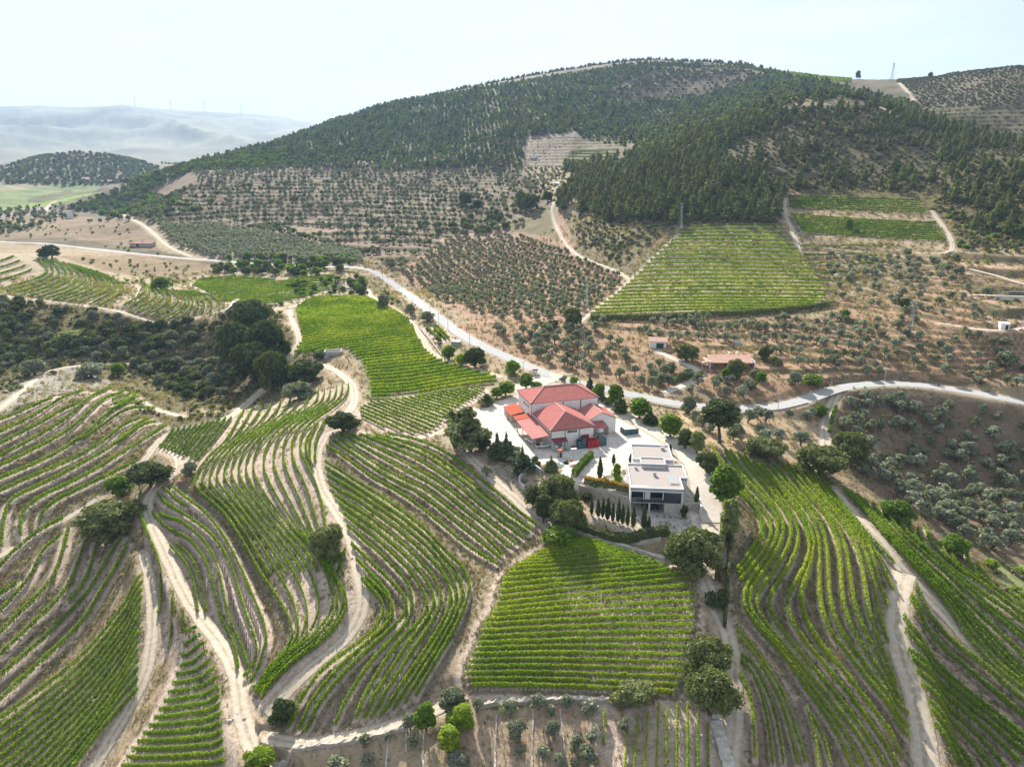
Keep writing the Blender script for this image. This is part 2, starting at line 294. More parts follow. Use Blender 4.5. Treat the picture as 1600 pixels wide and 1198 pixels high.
plot('B2', [[(-20,1140),(60,1085),(140,1020),(190,955),(226,903)],[(30,1310),(80,1250),(125,1196),(170,1138),(216,1078)]], offs=tuple(np.arange(13)/13), bench=1.2, wid=.45, hgt_=1.5, vig=.82, hue=.55, label='straight vine row in the block around the well')
ladder('T', [(294,985),(290,1000),(286,1030),(270,1075),(250,1115),(225,1150),(197,1190),(185,1215)], [(303,980),(315,1003),(328,1035),(342,1068),(347,1108),(350,1150),(353,1190),(353,1210)], 18, bow=2, bench=1.0, wid=.48, hgt_=1.7, vig=.88, hue=.6, label='short vine row across the narrow wedge by the track')
single('T', [[(289,968),(287,985),(287,998)],[(273,935),(270,975),(263,1012)],[(250,898),(252,925),(248,958)],[(222,775),(218,800),(230,840),(245,870),(253,900)]], bench=0, wid=.4, hgt_=1.4, vig=.8, hue=.6, label='short vine row across the narrow wedge by the track')
single('D0', [[(275,845),(295,863),(308,888),(316,915),(322,953)],[(265,850),(285,868),(300,893),(306,925),(310,958)],
 [(238,803),(265,823),(295,843),(315,868),(328,895),(335,920),(345,965),(358,985),(368,1010),(372,1045)],[(248,798),(275,813),(305,833),(325,855),(340,885),(347,915),(355,960),(375,998),(387,1035)],
 [(246,770),(265,793),(293,810),(320,828),(340,848),(355,873),(365,895),(374,928),(385,965),(402,1005),(400,1028),(380,1056)],[(258,766),(275,785),(290,793)],
 [(270,764),(290,781),(315,798),(335,820),(350,840),(365,868),(380,897),(390,925),(405,955),(418,995),(415,1018),(390,1062)]], bench=3.0, wid=.38, hgt_=1.4, vig=.82, hue=.5, label='curving vine row just right of the tan track at lower left')
GL=[(382,640),(372,660),(360,683),(350,697),(325,718),(305,748),(305,766),(325,783),(350,803),(370,833),(388,863),(405,895),(422,920),(450,963),(459,993),(456,1012),(425,1045),(395,1072)]
GM=[(498,614),(495,632),(475,648),(440,663),(415,685),(397,715),(395,738),(405,763),(425,793),(450,823),(477,848),(500,878),(512,905),(521,940),(517,965),(490,1000),(450,1030),(405,1080)]
GR=[(545,603),(543,623),(522,640),(495,657),(472,678),(467,705),(480,735),(495,762),(505,800),(512,850),(522,903),(542,935),(543,957),(525,985),(490,1015),(445,1048),(408,1092)]
plot('D', [GL, GM], offs=tuple(np.arange(8)/8), bench=1.5, wid=.38, hgt_=1.4, vig=.85, hue=.5, label='S-shaped vine row in the fan between the two pale tracks', last=False, trim=.62)
plot('D', [GM, GR], offs=tuple(np.arange(5)/5), bench=1.5, wid=.38, hgt_=1.4, vig=.85, hue=.5, label='S-shaped vine row in the fan between the two pale tracks', trim=.6)
single('D', [[(492,672),(483,695),(485,728)],[(510,660),(493,690),(492,725)],[(498,664),(478,690),(478,715),(490,735)]], bench=0, wid=.36, hgt_=1.4, vig=.85, hue=.5, label='S-shaped vine row in the fan between the two pale tracks')
plot('G', [[(250,703),(272,674)],[(308,720),(362,655)]], offs=tuple(np.arange(10)/10), bench=0, wid=.42, hgt_=1.5, vig=.98, hue=.35, label='short dark vine row in the small block below the gully')
plot('E1', [[(607,682),(650,690),(685,703),(715,725),(745,750),(775,775),(800,798),(837,825)],[(572,682),(620,697),(655,710),(695,735),(730,762),(762,790),(790,813),(827,838)],
 [(525,683),(555,707),(585,727),(620,748),(660,765),(692,790),(720,813),(750,835),(785,870)],[(510,698),(545,722),(580,750),(620,770),(655,795),(687,820),(717,847),(747,868),(777,885)]],
 offs=[(0,.62),(0,.22,.5,.72),(0,.4)], bench=1.4, wid=.4, hgt_=1.4, vig=.76, hue=.5, label='gently curved vine row beside the winery track')
plot('E2', [[(508,721),(542,747),(580,770),(615,793),(645,815),(672,838),(697,868),(722,888),(735,915),(732,937),(717,975),(695,1015),(675,1048),(650,1088)],
 [(515,757),(555,782),(587,807),(620,830),(650,857),(677,882),(692,900),(705,925),(704,947),(695,973),(672,1010),(645,1050),(617,1090),(592,1118)],
 [(537,805),(575,832),(605,862),(635,890),(655,917),(670,947),(665,967),(645,988),(615,1018),(590,1058),(555,1120)],
 [(550,855),(575,875),(600,902),(622,925),(637,947),(635,965),(612,988),(575,1020),(545,1050),(512,1085),(475,1143)],
 [(565,907),(590,932),(600,947),(599,965),(588,987),(560,1010),(520,1038),(490,1065),(467,1105),(450,1132)]],
 offs=[(0,.3,.62),(0,.36,.66),(0,.4),(0,.42)], bench=1.4, wid=.42, hgt_=1.45, vig=.85, hue=.5, label='hooked vine row left of the square block')
single('E', [[(571,903),(590,920),(607,940),(616,958),(606,975)],[(603,960),(613,975),(580,1000)]], bench=0, wid=.38, hgt_=1.4, vig=.8, hue=.5, label='hooked vine row left of the square block')
single('F0', [[(540,866),(530,900),(522,903)],[(525,870),(533,890),(537,905)]], bench=0, wid=.4, hgt_=1.3, vig=.8, hue=.4, label='short vine row under the oak beside the pale track')
ladder('F', [(865,852),(838,868),(815,882),(790,898),(779,925),(778,950),(765,965),(752,985),(750,1005),(735,1030),(727,1058),(737,1075)], [(930,846),(968,859),(1010,875),(1042,893),(1082,910),(1087,930),(1085,955),(1081,990),(1072,1015),(1068,1045),(1062,1070),(1052,1086)], 29, bow=-3, bench=.7, wid=.36, hgt_=1.5, vig=.68, hue=.75, label='level vine row in the square block below the villa')
single('S', [[(944,1115),(943,1165)],[(980,1145),(976,1205)],[(997,1122),(990,1205)],[(1012,1118),(1007,1205)],[(1029,1103),(1025,1205)],[(1042,1110),(1040,1205)],[(1058,1105),(1057,1205)],[(1074,1105),(1074,1205)],[(1090,1120),(1090,1205)],[(1107,1128),(1107,1205)]], bench=0, wid=.28, hgt_=1.3, vig=.72, hue=.8, label='thin vine row running down to the bottom edge')
plot('H', [[(1150,772),(1180,800),(1192,828),(1187,845),(1170,870),(1150,897)],[(1112,702),(1128,730),(1155,763),(1187,792),(1205,825),(1202,850),(1180,885),(1157,912)]], offs=(0,.45), bench=1.5, wid=.38, hgt_=1.6, vig=1, hue=.9, label='bright vine row curling at the top of the right-hand vineyard')
HK = dict(bench=1.5, wid=.42, hgt_=1.6, vig=1.02, hue=.9, label='lush S-shaped vine row in the large vineyard')
plot('H2', [[(1132,707),(1152,740),(1180,772),(1207,800),(1217,830),(1205,865),(1180,900),(1160,930),(1163,960),(1190,993),(1225,1030),(1250,1068),(1275,1103),(1300,1138),(1315,1168),(1330,1205)],
 [(1152,712),(1180,748),(1210,780),(1232,812),(1237,840),(1225,872),(1200,910),(1180,935),(1182,965),(1210,998),(1240,1032),(1267,1065),(1295,1098),(1322,1132),(1350,1170),(1368,1205)],
 [(1177,725),(1205,757),(1235,787),(1255,820),(1265,852),(1262,880),(1240,920),(1227,940),(1233,972),(1252,1003),(1282,1038),(1320,1083),(1350,1123),(1382,1168),(1402,1205)],
 [(1202,733),(1235,770),(1265,803),(1277,840),(1280,870),(1279,905),(1280,948),(1295,993),(1320,1023),(1355,1068),(1390,1110),(1421,1147)],
 [(1220,727),(1255,772),(1287,803),(1305,840),(1312,875),(1314,918),(1316,950),(1332,993),(1360,1038),(1390,1078),(1420,1115)],
 [(1242,733),(1275,773),(1305,808),(1330,840),(1345,880),(1350,918),(1357,963),(1375,1003),(1395,1045),(1400,1070)]], offs=(0,.42), **HK)
single('H2', [[(1262,740),(1295,778),(1330,815),(1355,850),(1367,888),(1382,925),(1388,945)],[(1255,737),(1288,780),(1320,815),(1345,850),(1357,888),(1368,920),(1375,960),(1388,1000)],
 [(1278,742),(1305,780),(1340,820),(1372,855),(1397,880)],[(1268,741),(1300,780),(1336,820),(1364,855),(1380,885),(1397,920)],[(1232,790),(1262,905),(1260,955),(1262,980)][:0] or [(1258,908),(1250,935),(1253,965),(1270,1000),(1300,1040)]], **HK)
plot('H3', [[(1150,988),(1175,1018),(1200,1048),(1225,1090),(1240,1135),(1258,1195)],[(1157,1030),(1185,1060),(1205,1098),(1215,1135),(1224,1198)],[(1155,1058),(1170,1098),(1175,1135),(1178,1200)]], offs=(0,.36), bench=1.6, wid=.42, hgt_=1.5, vig=.92, hue=.9, label='vine row curving past the bare wedge at the bottom of the right-hand vineyard')
single('H3', [[(1260,1108),(1272,1145),(1280,1200)],[(1264,1120),(1285,1150),(1298,1200)]], bench=1.2, wid=.35, hgt_=1.4, vig=.85, hue=.9, label='vine row curving past the bare wedge at the bottom of the right-hand vineyard')
IK = dict(bench=1.4, wid=.42, hgt_=1.55, vig=1, hue=.55, label='dense vine row fanning out beyond the track at the right edge')
plot('I', [[(1315,770),(1350,805),(1380,840),(1412,875),(1442,905),(1480,952),(1525,1023),(1562,1060),(1610,1090)],[(1350,787),(1380,830),(1412,860),(1445,892),(1480,925),(1525,975),(1560,1010),(1610,1062)],
 [(1375,792),(1400,830),(1430,860),(1480,902),(1515,935),(1555,968),(1610,1015)]], offs=[(0,.3,.6,.8),(0,.45)], last=False, **IK)
single('I', [[(1375,792),(1400,830),(1430,860),(1480,902),(1515,935),(1555,968),(1610,1015)],[(1396,795),(1403,820),(1425,845),(1450,868)],[(1417,820),(1430,848),(1455,873),(1485,900),(1515,926),(1545,953),(1610,1006)],[(1433,830),(1440,855),(1470,882),(1508,912),(1545,940),(1575,959),(1610,988)],
 [(1446,828),(1452,852),(1473,874),(1508,900),(1538,920),(1560,938),(1610,975)],[(1472,860),(1480,880),(1510,905)],[(1486,871),(1495,888),(1530,910)],[(1509,869),(1515,893),(1538,912),(1568,935),(1610,962)],[(1525,885),(1532,900),(1545,912)],[(1577,928),(1590,943),(1610,958)],[(1590,930),(1605,945)]], **IK)
plot('J', [[(1430,925),(1450,965),(1480,1003),(1525,1038),(1562,1073),(1610,1115)],[(1410,970),(1425,1003),(1460,1038),(1500,1078),(1550,1115),(1610,1165)],[(1417,1023),(1450,1058),(1500,1098),(1550,1138),(1610,1190)],
 [(1430,1058),(1462,1095),(1500,1128),(1537,1165),(1570,1205)],[(1447,1108),(1475,1143),(1520,1205)],[(1457,1145),(1482,1185),(1492,1205)]], offs=[(0,.4),(0,.42),(0,.42),(0,.42),(0,.42)], bench=1.5, wid=.38, hgt_=1.6, vig=.98, hue=.8, label='dense straight vine row in the lower right corner')
single('J', [[(1421,945),(1433,975),(1447,990)]], **dict(bench=1, wid=.5, hgt_=1.6, vig=1.02, hue=.65, label='dense straight vine row in the lower right corner'))
plot('K', [[(0,410),(22,402)],[(0,450),(38,440),(60,430)]], offs=(0,.25,.5,.75), bench=1.6, wid=.5, hgt_=1.5, vig=.9, hue=.6, label='arched vine row on the far terraces above the gully', last=False)
plot('K', [[(0,454),(38,444),(62,436),(80,424),(60,407)],[(32,464),(75,451),(100,439),(107,424),(80,408)],[(72,469),(112,457),(135,441),(135,428),(107,413)],[(107,473),(150,459),(168,448),(160,436),(125,418)],[(155,480),(180,467),(197,455),(185,441),(150,425)]],
 offs=(0,.33,.67), bench=1.6, wid=.5, hgt_=1.5, vig=.9, hue=.6, label='arched vine row on the far terraces above the gully')
plot('L', [[(193,480),(215,467),(230,456),(229,449)],[(220,490),(250,476),(260,462),(240,452)],[(250,502),(282,487),(295,470),(270,455)],[(300,496),(312,482),(310,467),(288,457)],[(342,487),(345,474),(330,464),(300,457)]], offs=(0,.33,.67), bench=1.6, wid=.5, hgt_=1.5, vig=.9, hue=.6, label='arched vine row beside the pale stone wall above the gully')
hatch('M', [(300,446),(310,437),(380,432),(440,440),(470,433),(530,432),(545,440),(520,452),(480,465),(440,476),(380,480),(340,470)], (310,455), (520,445), 5.5, wid=.8, vig=1, hue=.6, label='vine row in the flat field below the roadside trees')
hatch('NB', [(462,482),(485,466),(555,463),(580,468),(640,500),(655,530),(668,552),(690,566),(730,578),(778,592),(772,600),(700,609),(620,619),(580,624),(577,600),(566,568),(540,545),(500,552),(458,554),(472,532),(466,505)], (578,622), (772,598), 4.3, wid=.75, hgt_=1.7, vig=.95, hue=.8, label='closely planted vine row in the bright green leafy block')
hatch('O', [(562,640),(580,628),(690,613),(768,606),(735,628),(700,650),(690,665),(668,681),(640,680),(600,670),(565,655)], (570,640), (650,676), 2.3, wid=.38, vig=.95, hue=.7, label='slanting vine row in the small block below the bright green one')
single('U', [[(667,513),(689,534)],[(677,513),(697,532)],[(684,513),(702,531)]], bench=0, wid=.5, vig=1, hue=.6, label='one of three short vine rows beside the road')
ladder('P', [(1078,356),(1055,372),(1030,393),(1005,418),(985,440),(965,458),(945,472),(922,492)], [(1218,354),(1230,372),(1245,390),(1258,410),(1272,430),(1285,446),(1298,462),(1260,484)], 24, bow=-2, bench=2.6, wid=.6, hgt_=1.6, vig=.92, hue=.75, label='vine row on the steep plot under the pines')
ladder('Q', [(1231,308),(1234,325)], [(1438,315),(1446,333)], 6, bench=1.5, wid=.7, vig=1, hue=.4, label='vine row in the high plot at the edge of the pine wood')
ladder('Q', [(1235,336),(1252,362)], [(1462,350),(1478,377)], 9, bow=2, bench=1.5, wid=.7, vig=1, hue=.4, label='vine row in the high plot at the edge of the pine wood')
ladder('V', [(892,237),(880,252)], [(962,235),(958,255)], 5, bench=2, wid=.7, vig=1, hue=.6, label='far vine row on the little terraces in the wooded hill')
ladder('V', [(1252,384),(1262,440)], [(1380,385),(1345,440)], 5, bench=2, wid=.5, vig=.7, hue=.4, label='far vine row on the little terraces in the wooded hill')
ORD = {'F': 'from the top', 'T': 'from the top', 'P': 'from the top', 'D': 'from the left', 'B2': 'from the top', 'G': 'from the left', 'H2': 'from the left', 'J': 'from the top', 'S': 'from the left', 'E1': 'from the top right', 'E2': 'from the right', 'L': 'from the left', 'K': 'from the left', 'A': 'from the top', 'D0': 'from the left'}
_o = 'first second third fourth fifth sixth seventh eighth ninth tenth eleventh twelfth thirteenth fourteenth fifteenth sixteenth seventeenth eighteenth nineteenth twentieth'.split(); _o += ['twenty-'+w_ for w_ in _o[:9]]+['thirtieth']
_c = {}
for r in ROWS:
    k_ = r['key']
    if k_ in ORD and (r.get('ord') or k_ == 'S'): _c[k_] = _c.get(k_, 0)+1; r['label'] = PL[k_]['label']+', '+_o[_c[k_]-1]+' '+ORD[k_]
RS = []
for k_, r in enumerate(ROWS):
    X = r['w'] if 'w' in r else w2(r['px'])
    if len(X) > 4 and 'px' in r:
        stp = np.hypot(*np.diff(X, axis=0).T); med = np.median(stp)
        if stp.max() > 25: X = X[:1+int(np.argmax(stp > 25))] if np.argmax(stp > 25) > len(X)//2 else X[1+int(len(stp)-1-np.argmax(stp[::-1] > 25)):]
    if len(X) < 2: r['X'] = None; continue
    X = resample(X, .8); X = smooth(X, 4) if 'px' in r else X; r['X'] = X; b = PL[r['key']]['bench']
    if b > 0:
        z = hgt(X[:, 0], X[:, 1]); tg = np.gradient(np.stack([X[:, 0], X[:, 1], z], 1), axis=0); tg /= np.maximum(np.hypot(tg[:, 0], tg[:, 1]), 1e-6)[:, None]; RS.append(np.concatenate([np.stack([X[:, 0], X[:, 1], z, np.full(len(X), b)], 1), tg], 1))
RS_ = np.concatenate(RS)
m = cellmask(RS_, 4) & (RR < 760); di, ix = dist_to(RS_, GX[m], GY[m], 4)
b = RS_[ix, 3]; tt = sstep(.45*b, 1.05*b, di); hz = HG[m]; al = np.clip((GX[m]-RS_[ix, 0])*RS_[ix, 4]+(GY[m]-RS_[ix, 1])*RS_[ix, 5], -.6, .6); nb = np.clip(RS_[ix, 2]+al*RS_[ix, 6]-hz, -2.4, 2.4)
near_road = sstep(.3, 2.5, DR[m]); HG[m] = hz+(1-tt)*nb*near_road
DV = np.full(HG.shape, 99.0); DV[m] = di/b
# all row samples for soil colour

# ------------------------------------------------------------------ terraced olive slopes: treads and banks along the contours
uv0, dep0 = project(np.stack([GX.ravel(), GY.ravel(), H0.ravel()], 1)); EL0 = (H0-CAMZ)/RR; VIS0 = (EL0 >= np.maximum.accumulate(EL0, 1)-.004*(RR > 500)-.002).ravel()
TERR = [([(250,345),(300,290),(480,266),(800,262),(870,300),(860,330),(800,350),(700,372),(640,420),(590,405),(450,362)], 3.4), ([(900,505),(1300,497),(1480,505),(1620,530),(1620,600),(1400,592),(1285,600),(1180,590),(1100,540)], 1.6),
 ([(1240,375),(1480,392),(1540,440),(1600,520),(1480,505),(1310,480)], 2.0), ([(820,212),(1010,212),(1010,262),(820,262)], 4.0), ([(1420,170),(1620,165),(1620,225),(1500,205)], 5.0), ([(1480,390),(1620,400),(1620,500),(1540,500)], 4.5), ([(940,150),(1180,108),(1100,152),(900,165)], 6.0)]
TF = np.full(HG.size, -1.0)
for poly, st in TERR:
    k = VIS0 & inpoly(uv0, poly); z = HG.ravel()[k]+1.2*fbm(GX.ravel()[k]/45, GY.ravel()[k]/45, 17, 2); q = z/st; fr = q-np.floor(q); zn = (np.floor(q)+.18*np.clip(fr/.72, 0, 1)+.82*sstep(.72, 1, fr))*st
    G_ = HG.ravel(); G_[k] = zn-(z-G_[k]); HG = G_.reshape(HG.shape); TF[k] = fr
TF = TF.reshape(HG.shape)
# ------------------------------------------------------------------ materials and mesh helpers
MATS = {}
def newmat(name, rough=.8):
    m = bpy.data.materials.new(name); m.use_nodes = True; nt = m.node_tree; b = nt.nodes['Principled BSDF']
    b.inputs['Roughness'].default_value = rough; b.inputs['Specular IOR Level'].default_value = .25; MATS[name] = m
    return m, nt, b
def plain(name, a, b_=None, scale=2.0, rough=.8, metal=0, bump=0.0, spec=None):
    if name in MATS: return MATS[name]
    m, nt, b = newmat(name, rough); b.inputs['Metallic'].default_value = metal
    if spec is not None: b.inputs['Specular IOR Level'].default_value = spec
    b_ = b_ or tuple(c*.8 for c in a)
    tc = N(nt, 'ShaderNodeTexCoord'); n1 = N(nt, 'ShaderNodeTexNoise'); n1.inputs['Scale'].default_value = scale; n1.inputs['Detail'].default_value = 6
    mr = N(nt, 'ShaderNodeMapRange'); mr.inputs[1].default_value = .3; mr.inputs[2].default_value = .7
    mx = N(nt, 'ShaderNodeMix', data_type='RGBA'); mx.inputs[6].default_value = (*a, 1); mx.inputs[7].default_value = (*b_, 1); L = nt.links.new
    L(tc.outputs['Object'], n1.inputs['Vector']); L(n1.outputs[0], mr.inputs[0]); L(mr.outputs[0], mx.inputs[0]); L(mx.outputs[2], b.inputs['Base Color'])
    if bump:
        bp = N(nt, 'ShaderNodeBump'); bp.inputs['Strength'].default_value = bump; bp.inputs['Distance'].default_value = .05; L(n1.outputs[0], bp.inputs['Height']); L(bp.outputs[0], b.inputs['Normal'])
    return m
def leafmat(name, a, b_, trans=.35, big=.06, small=1.3, c=None, cth=.62):
    """foliage: two tones by clump noise, a third tone in patches, light let through the leaves"""
    if name in MATS: return MATS[name]
    m, nt, b = newmat(name, .55); L = nt.links.new; nt.nodes.remove(b); out = nt.nodes['Material Output']
    ge = N(nt, 'ShaderNodeNewGeometry'); oi = N(nt, 'ShaderNodeObjectInfo')
    n1 = N(nt, 'ShaderNodeTexNoise'); n1.inputs['Scale'].default_value = small; n1.inputs['Detail'].default_value = 3
    n2 = N(nt, 'ShaderNodeTexNoise'); n2.inputs['Scale'].default_value = big; n2.inputs['Detail'].default_value = 4
    L(ge.outputs['Position'], n1.inputs['Vector']); L(ge.outputs['Position'], n2.inputs['Vector'])
    m1 = N(nt, 'ShaderNodeMapRange'); m1.inputs[1].default_value = .3; m1.inputs[2].default_value = .7; L(n1.outputs[0], m1.inputs[0])
    ad = N(nt, 'ShaderNodeMath', operation='MULTIPLY_ADD'); ad.inputs[1].default_value = .6; L(m1.outputs[0], ad.inputs[0])
    rr = N(nt, 'ShaderNodeMath', operation='MULTIPLY'); rr.inputs[1].default_value = .45; L(oi.outputs['Random'], rr.inputs[0]); L(rr.outputs[0], ad.inputs[2])
    mx = N(nt, 'ShaderNodeMix', data_type='RGBA'); mx.inputs[6].default_value = (*a, 1); mx.inputs[7].default_value = (*b_, 1); L(ad.outputs[0], mx.inputs[0])
    col = mx.outputs[2]
    if c:
        m2 = N(nt, 'ShaderNodeMapRange'); m2.inputs[1].default_value = cth-.12; m2.inputs[2].default_value = cth+.06; L(n2.outputs[0], m2.inputs[0])
        mc = N(nt, 'ShaderNodeMix', data_type='RGBA'); L(m2.outputs[0], mc.inputs[0]); L(col, mc.inputs[6]); mc.inputs[7].default_value = (*c, 1); col = mc.outputs[2]
    d = N(nt, 'ShaderNodeBsdfDiffuse'); t = N(nt, 'ShaderNodeBsdfTranslucent'); g = N(nt, 'ShaderNodeBsdfGlossy'); g.inputs['Roughness'].default_value = .5
    ty = N(nt, 'ShaderNodeMix', data_type='RGBA'); ty.blend_type = 'MULTIPLY'; ty.inputs[0].default_value = 1; L(col, ty.inputs[6]); ty.inputs[7].default_value = (1.3, 1.38, .5, 1)
    d.inputs['Roughness'].default_value = .3; L(col, d.inputs[0]); L(ty.outputs[2], t.inputs[0])
    s1 = N(nt, 'ShaderNodeMixShader'); s1.inputs[0].default_value = trans; L(d.outputs[0], s1.inputs[1]); L(t.outputs[0], s1.inputs[2])
    s2 = N(nt, 'ShaderNodeMixShader'); s2.inputs[0].default_value = .015; L(s1.outputs[0], s2.inputs[1]); L(g.outputs[0], s2.inputs[2]); L(s2.outputs[0], out.inputs[0])
    return m
def mesh_np(name, V, Fq, mats, smooth_=False, mi=None):
    me = bpy.data.meshes.new(name); V = np.asarray(V, np.float32); Fq = np.asarray(Fq, np.int32); k = Fq.shape[1]
    me.vertices.add(len(V)); me.vertices.foreach_set('co', V.ravel()); me.loops.add(Fq.size); me.loops.foreach_set('vertex_index', Fq.ravel())
    me.polygons.add(len(Fq)); me.polygons.foreach_set('loop_start', np.arange(0, Fq.size, k, dtype=np.int32))
    try: me.polygons.foreach_set('loop_total', np.full(len(Fq), k, np.int32))
    except Exception: pass
    if smooth_: me.polygons.foreach_set('use_smooth', np.ones(len(Fq), bool))
    for m in (mats if isinstance(mats, (list, tuple)) else [mats]): me.materials.append(m)
    if mi is not None: me.polygons.foreach_set('material_index', mi)
    me.update(calc_edges=True); return me
def leaves(P, Nn, S_, asp=1.0):
    """square-ish leaf faces at P facing Nn with half size S_"""
    n = len(P); Nn = Nn/np.maximum(np.linalg.norm(Nn, axis=1, keepdims=True), 1e-6)
    a = rng.normal(size=(n, 3)); a -= (a*Nn).sum(1, keepdims=True)*Nn; a /= np.maximum(np.linalg.norm(a, axis=1, keepdims=True), 1e-6); b = np.cross(Nn, a)
    s = np.asarray(S_).reshape(-1, 1)*np.ones((n, 1)); V = np.stack([P-a*s*1.25, P-b*s*asp, P+a*s*1.25, P+b*s*asp], 1).reshape(-1, 3)
    return V, np.arange(4*n).reshape(-1, 4)
def tag(o, label=None, cat=None, group=None, kind=None):
    if label: o['label'] = label
    if cat: o['category'] = cat
    if group: o['group'] = group
    if kind or cat: o['kind'] = kind or 'thing'
    return o
def obj(name, me, parent=None, loc=None):
    o = bpy.data.objects.new(name, me); C.objects.link(o)
    if parent is not None: o.parent = parent
    if loc is not None: o.location = loc
    return o
def empty(name, loc, rz=0): 
    o = obj(name, None, None, loc); o.rotation_euler = (0, 0, rz); o.empty_display_size = .2; return o
# ------------------------------------------------------------------ ground cover
uvg, dep = project(np.stack([GX.ravel(), GY.ravel(), HG.ravel()], 1))
EL = (H0-CAMZ)/RR; VIS = (EL >= np.maximum.accumulate(EL, 1)-.004*(RR > 500)-.002).ravel()
jn = fbm(GX/9, GY/9, 31, 3).ravel(); jn2 = fbm(GX/9, GY/9, 41, 3).ravel(); jr = np.clip(5*F/np.maximum(dep, 60), 4, 30)*1.2
uvj = uvg+np.stack([jn*jr, jn2*jr*.5], 1)
big = fbm(GX/60, GY/60, 51, 4).ravel()
COL = np.empty((HG.size, 3)); veg = np.zeros(HG.size)
far = sstep(700, 1100, RR).ravel()[:, None]
COL[:] = (.34, .26, .175); COL = COL*(1-far)+np.array((.135, .115, .085))*far; veg[:] = .45
COVER = [
 ([(-50,420),(0,395),(330,410),(560,430),(560,480),(440,490),(0,500),(-50,500)], (.36,.29,.2), .35),
 ([(0,545),(0,470),(120,478),(220,500),(330,500),(400,470),(480,540),(500,600),(430,625),(350,640),(250,640),(200,612),(90,600),(60,620),(0,640)], (.15,.11,.085), .8),
 ([(0,600),(90,575),(130,575),(180,600),(130,615),(60,640),(0,660)], (.27,.24,.22), .45),
 ([(190,630),(290,660),(400,620),(430,625),(360,660),(260,680),(200,650)], (.23,.19,.15), .5),
 ([(-50,345),(0,340),(110,338),(200,345),(245,375),(250,402),(120,385),(-50,378)], (.24,.165,.115), .5),
 ([(90,400),(250,400),(340,410),(345,425),(270,440),(200,430),(110,408)], (.28,.195,.12), .5),
 ([(-50,300),(0,290),(160,285),(150,300),(60,332),(-50,335)], (.13,.165,.07), .2),
 ([(0,302),(80,290),(100,300),(30,322),(0,325)], (.15,.19,.08), .2),
 ([(0,330),(70,322),(75,335),(0,340)], (.20,.17,.16), .1),
 ([(0,325),(70,316),(130,304),(160,300),(70,322),(0,331)], (.19,.26,.06), 0.1),
 ([(300,270),(480,262),(620,262),(820,250),(870,320),(800,360),(700,365),(620,430),(560,415),(330,405),(230,345),(190,320)], (.19,.125,.09), .5),
 ([(300,270),(420,258),(540,262),(480,285),(330,290)], (.18,.13,.10), .5),
 ([(240,350),(560,400),(570,418),(330,405)], (.25,.22,.17), .4),
 ([(620,430),(700,365),(800,360),(870,335),(1060,365),(985,440),(905,505),(740,505)], (.335,.21,.15), .4),
 ([(780,350),(860,318),(880,380),(860,370),(800,362)], (.22,.18,.11), .6),
 ([(880,330),(1060,350),(1050,375),(985,435),(900,400)], (.24,.185,.12), .6),
 ([(700,505),(920,500),(1300,495),(1300,400),(1500,395),(1620,440),(1620,600),(1450,600),(1320,595),(1200,630),(1050,625),(880,585),(800,555)], (.345,.215,.145), .45),
 ([(1230,365),(1350,380),(1480,395),(1470,430),(1300,470)], (.33,.25,.17), .5),
 ([(1500,400),(1620,405),(1620,520),(1560,520),(1500,470)], (.38,.26,.19), .4),
 ([(820,215),(905,205),(890,240),(870,262),(825,258)], (.27,.22,.18), .3),
 ([(900,215),(1010,215),(1040,240),(960,262),(880,262)], (.20,.17,.11), .5),
 ([(1040,100),(1170,105),(1330,125),(1330,132),(1200,125),(1100,150),(1000,150),(900,160),(870,150)], (.17,.14,.10), .5),
 ([(1400,128),(1620,105),(1620,210),(1500,200),(1430,165)], (.17,.135,.115), .7),
 ([(1170,106),(1340,125),(1300,128),(1200,120)], (.26,.25,.09), .3),
 ([(900,330),(1000,255),(1100,215),(1230,165),(1400,165),(1620,215),(1620,380),(1480,390),(1450,320),(1230,300),(1215,350),(1075,352),(950,350)], (.125,.097,.077), .75),
 ([(1060,635),(1270,640),(1300,660),(1320,720),(1250,745),(1170,700),(1110,700),(1060,660)], (.42,.31,.20), .25),
 ([(1290,625),(1340,608),(1620,640),(1620,900),(1540,900),(1420,810),(1330,755),(1280,700)], (.23,.165,.125), .5),
 ([(1540,880),(1620,880),(1620,980),(1560,950)], (.24,.25,.11), .4),
 ([(690,1105),(1140,1105),(1140,1220),(640,1220)], (.42,.31,.22), .3),
 ([(400,1150),(640,1130),(690,1100),(700,1220),(420,1220)], (.36,.28,.19), .4),
 ([(680,700),(720,640),(760,640),(830,720),(900,800),(860,820),(770,750),(720,720)], (.33,.27,.21), .4),
 ([(700,640),(750,640),(860,590),(950,620),(985,655),(1060,690),(1090,740),(1120,810),(1140,880),(1110,900),(1060,838),(1068,770),(985,728),(905,770),(870,730),(820,725),(760,690),(735,660)], (.56,.505,.45), 0),
 ([(1040,700),(1062,712),(1085,760),(1072,765),(1050,730)], (.48,.43,.37), .1),
 ([(985,735),(1070,770),(1082,775),(1072,838),(1000,835),(930,812),(910,775)], (.45,.41,.38), .05),
 ([(920,772),(1060,838),(1000,836),(925,812)], (.43,.36,.29), .15),
]
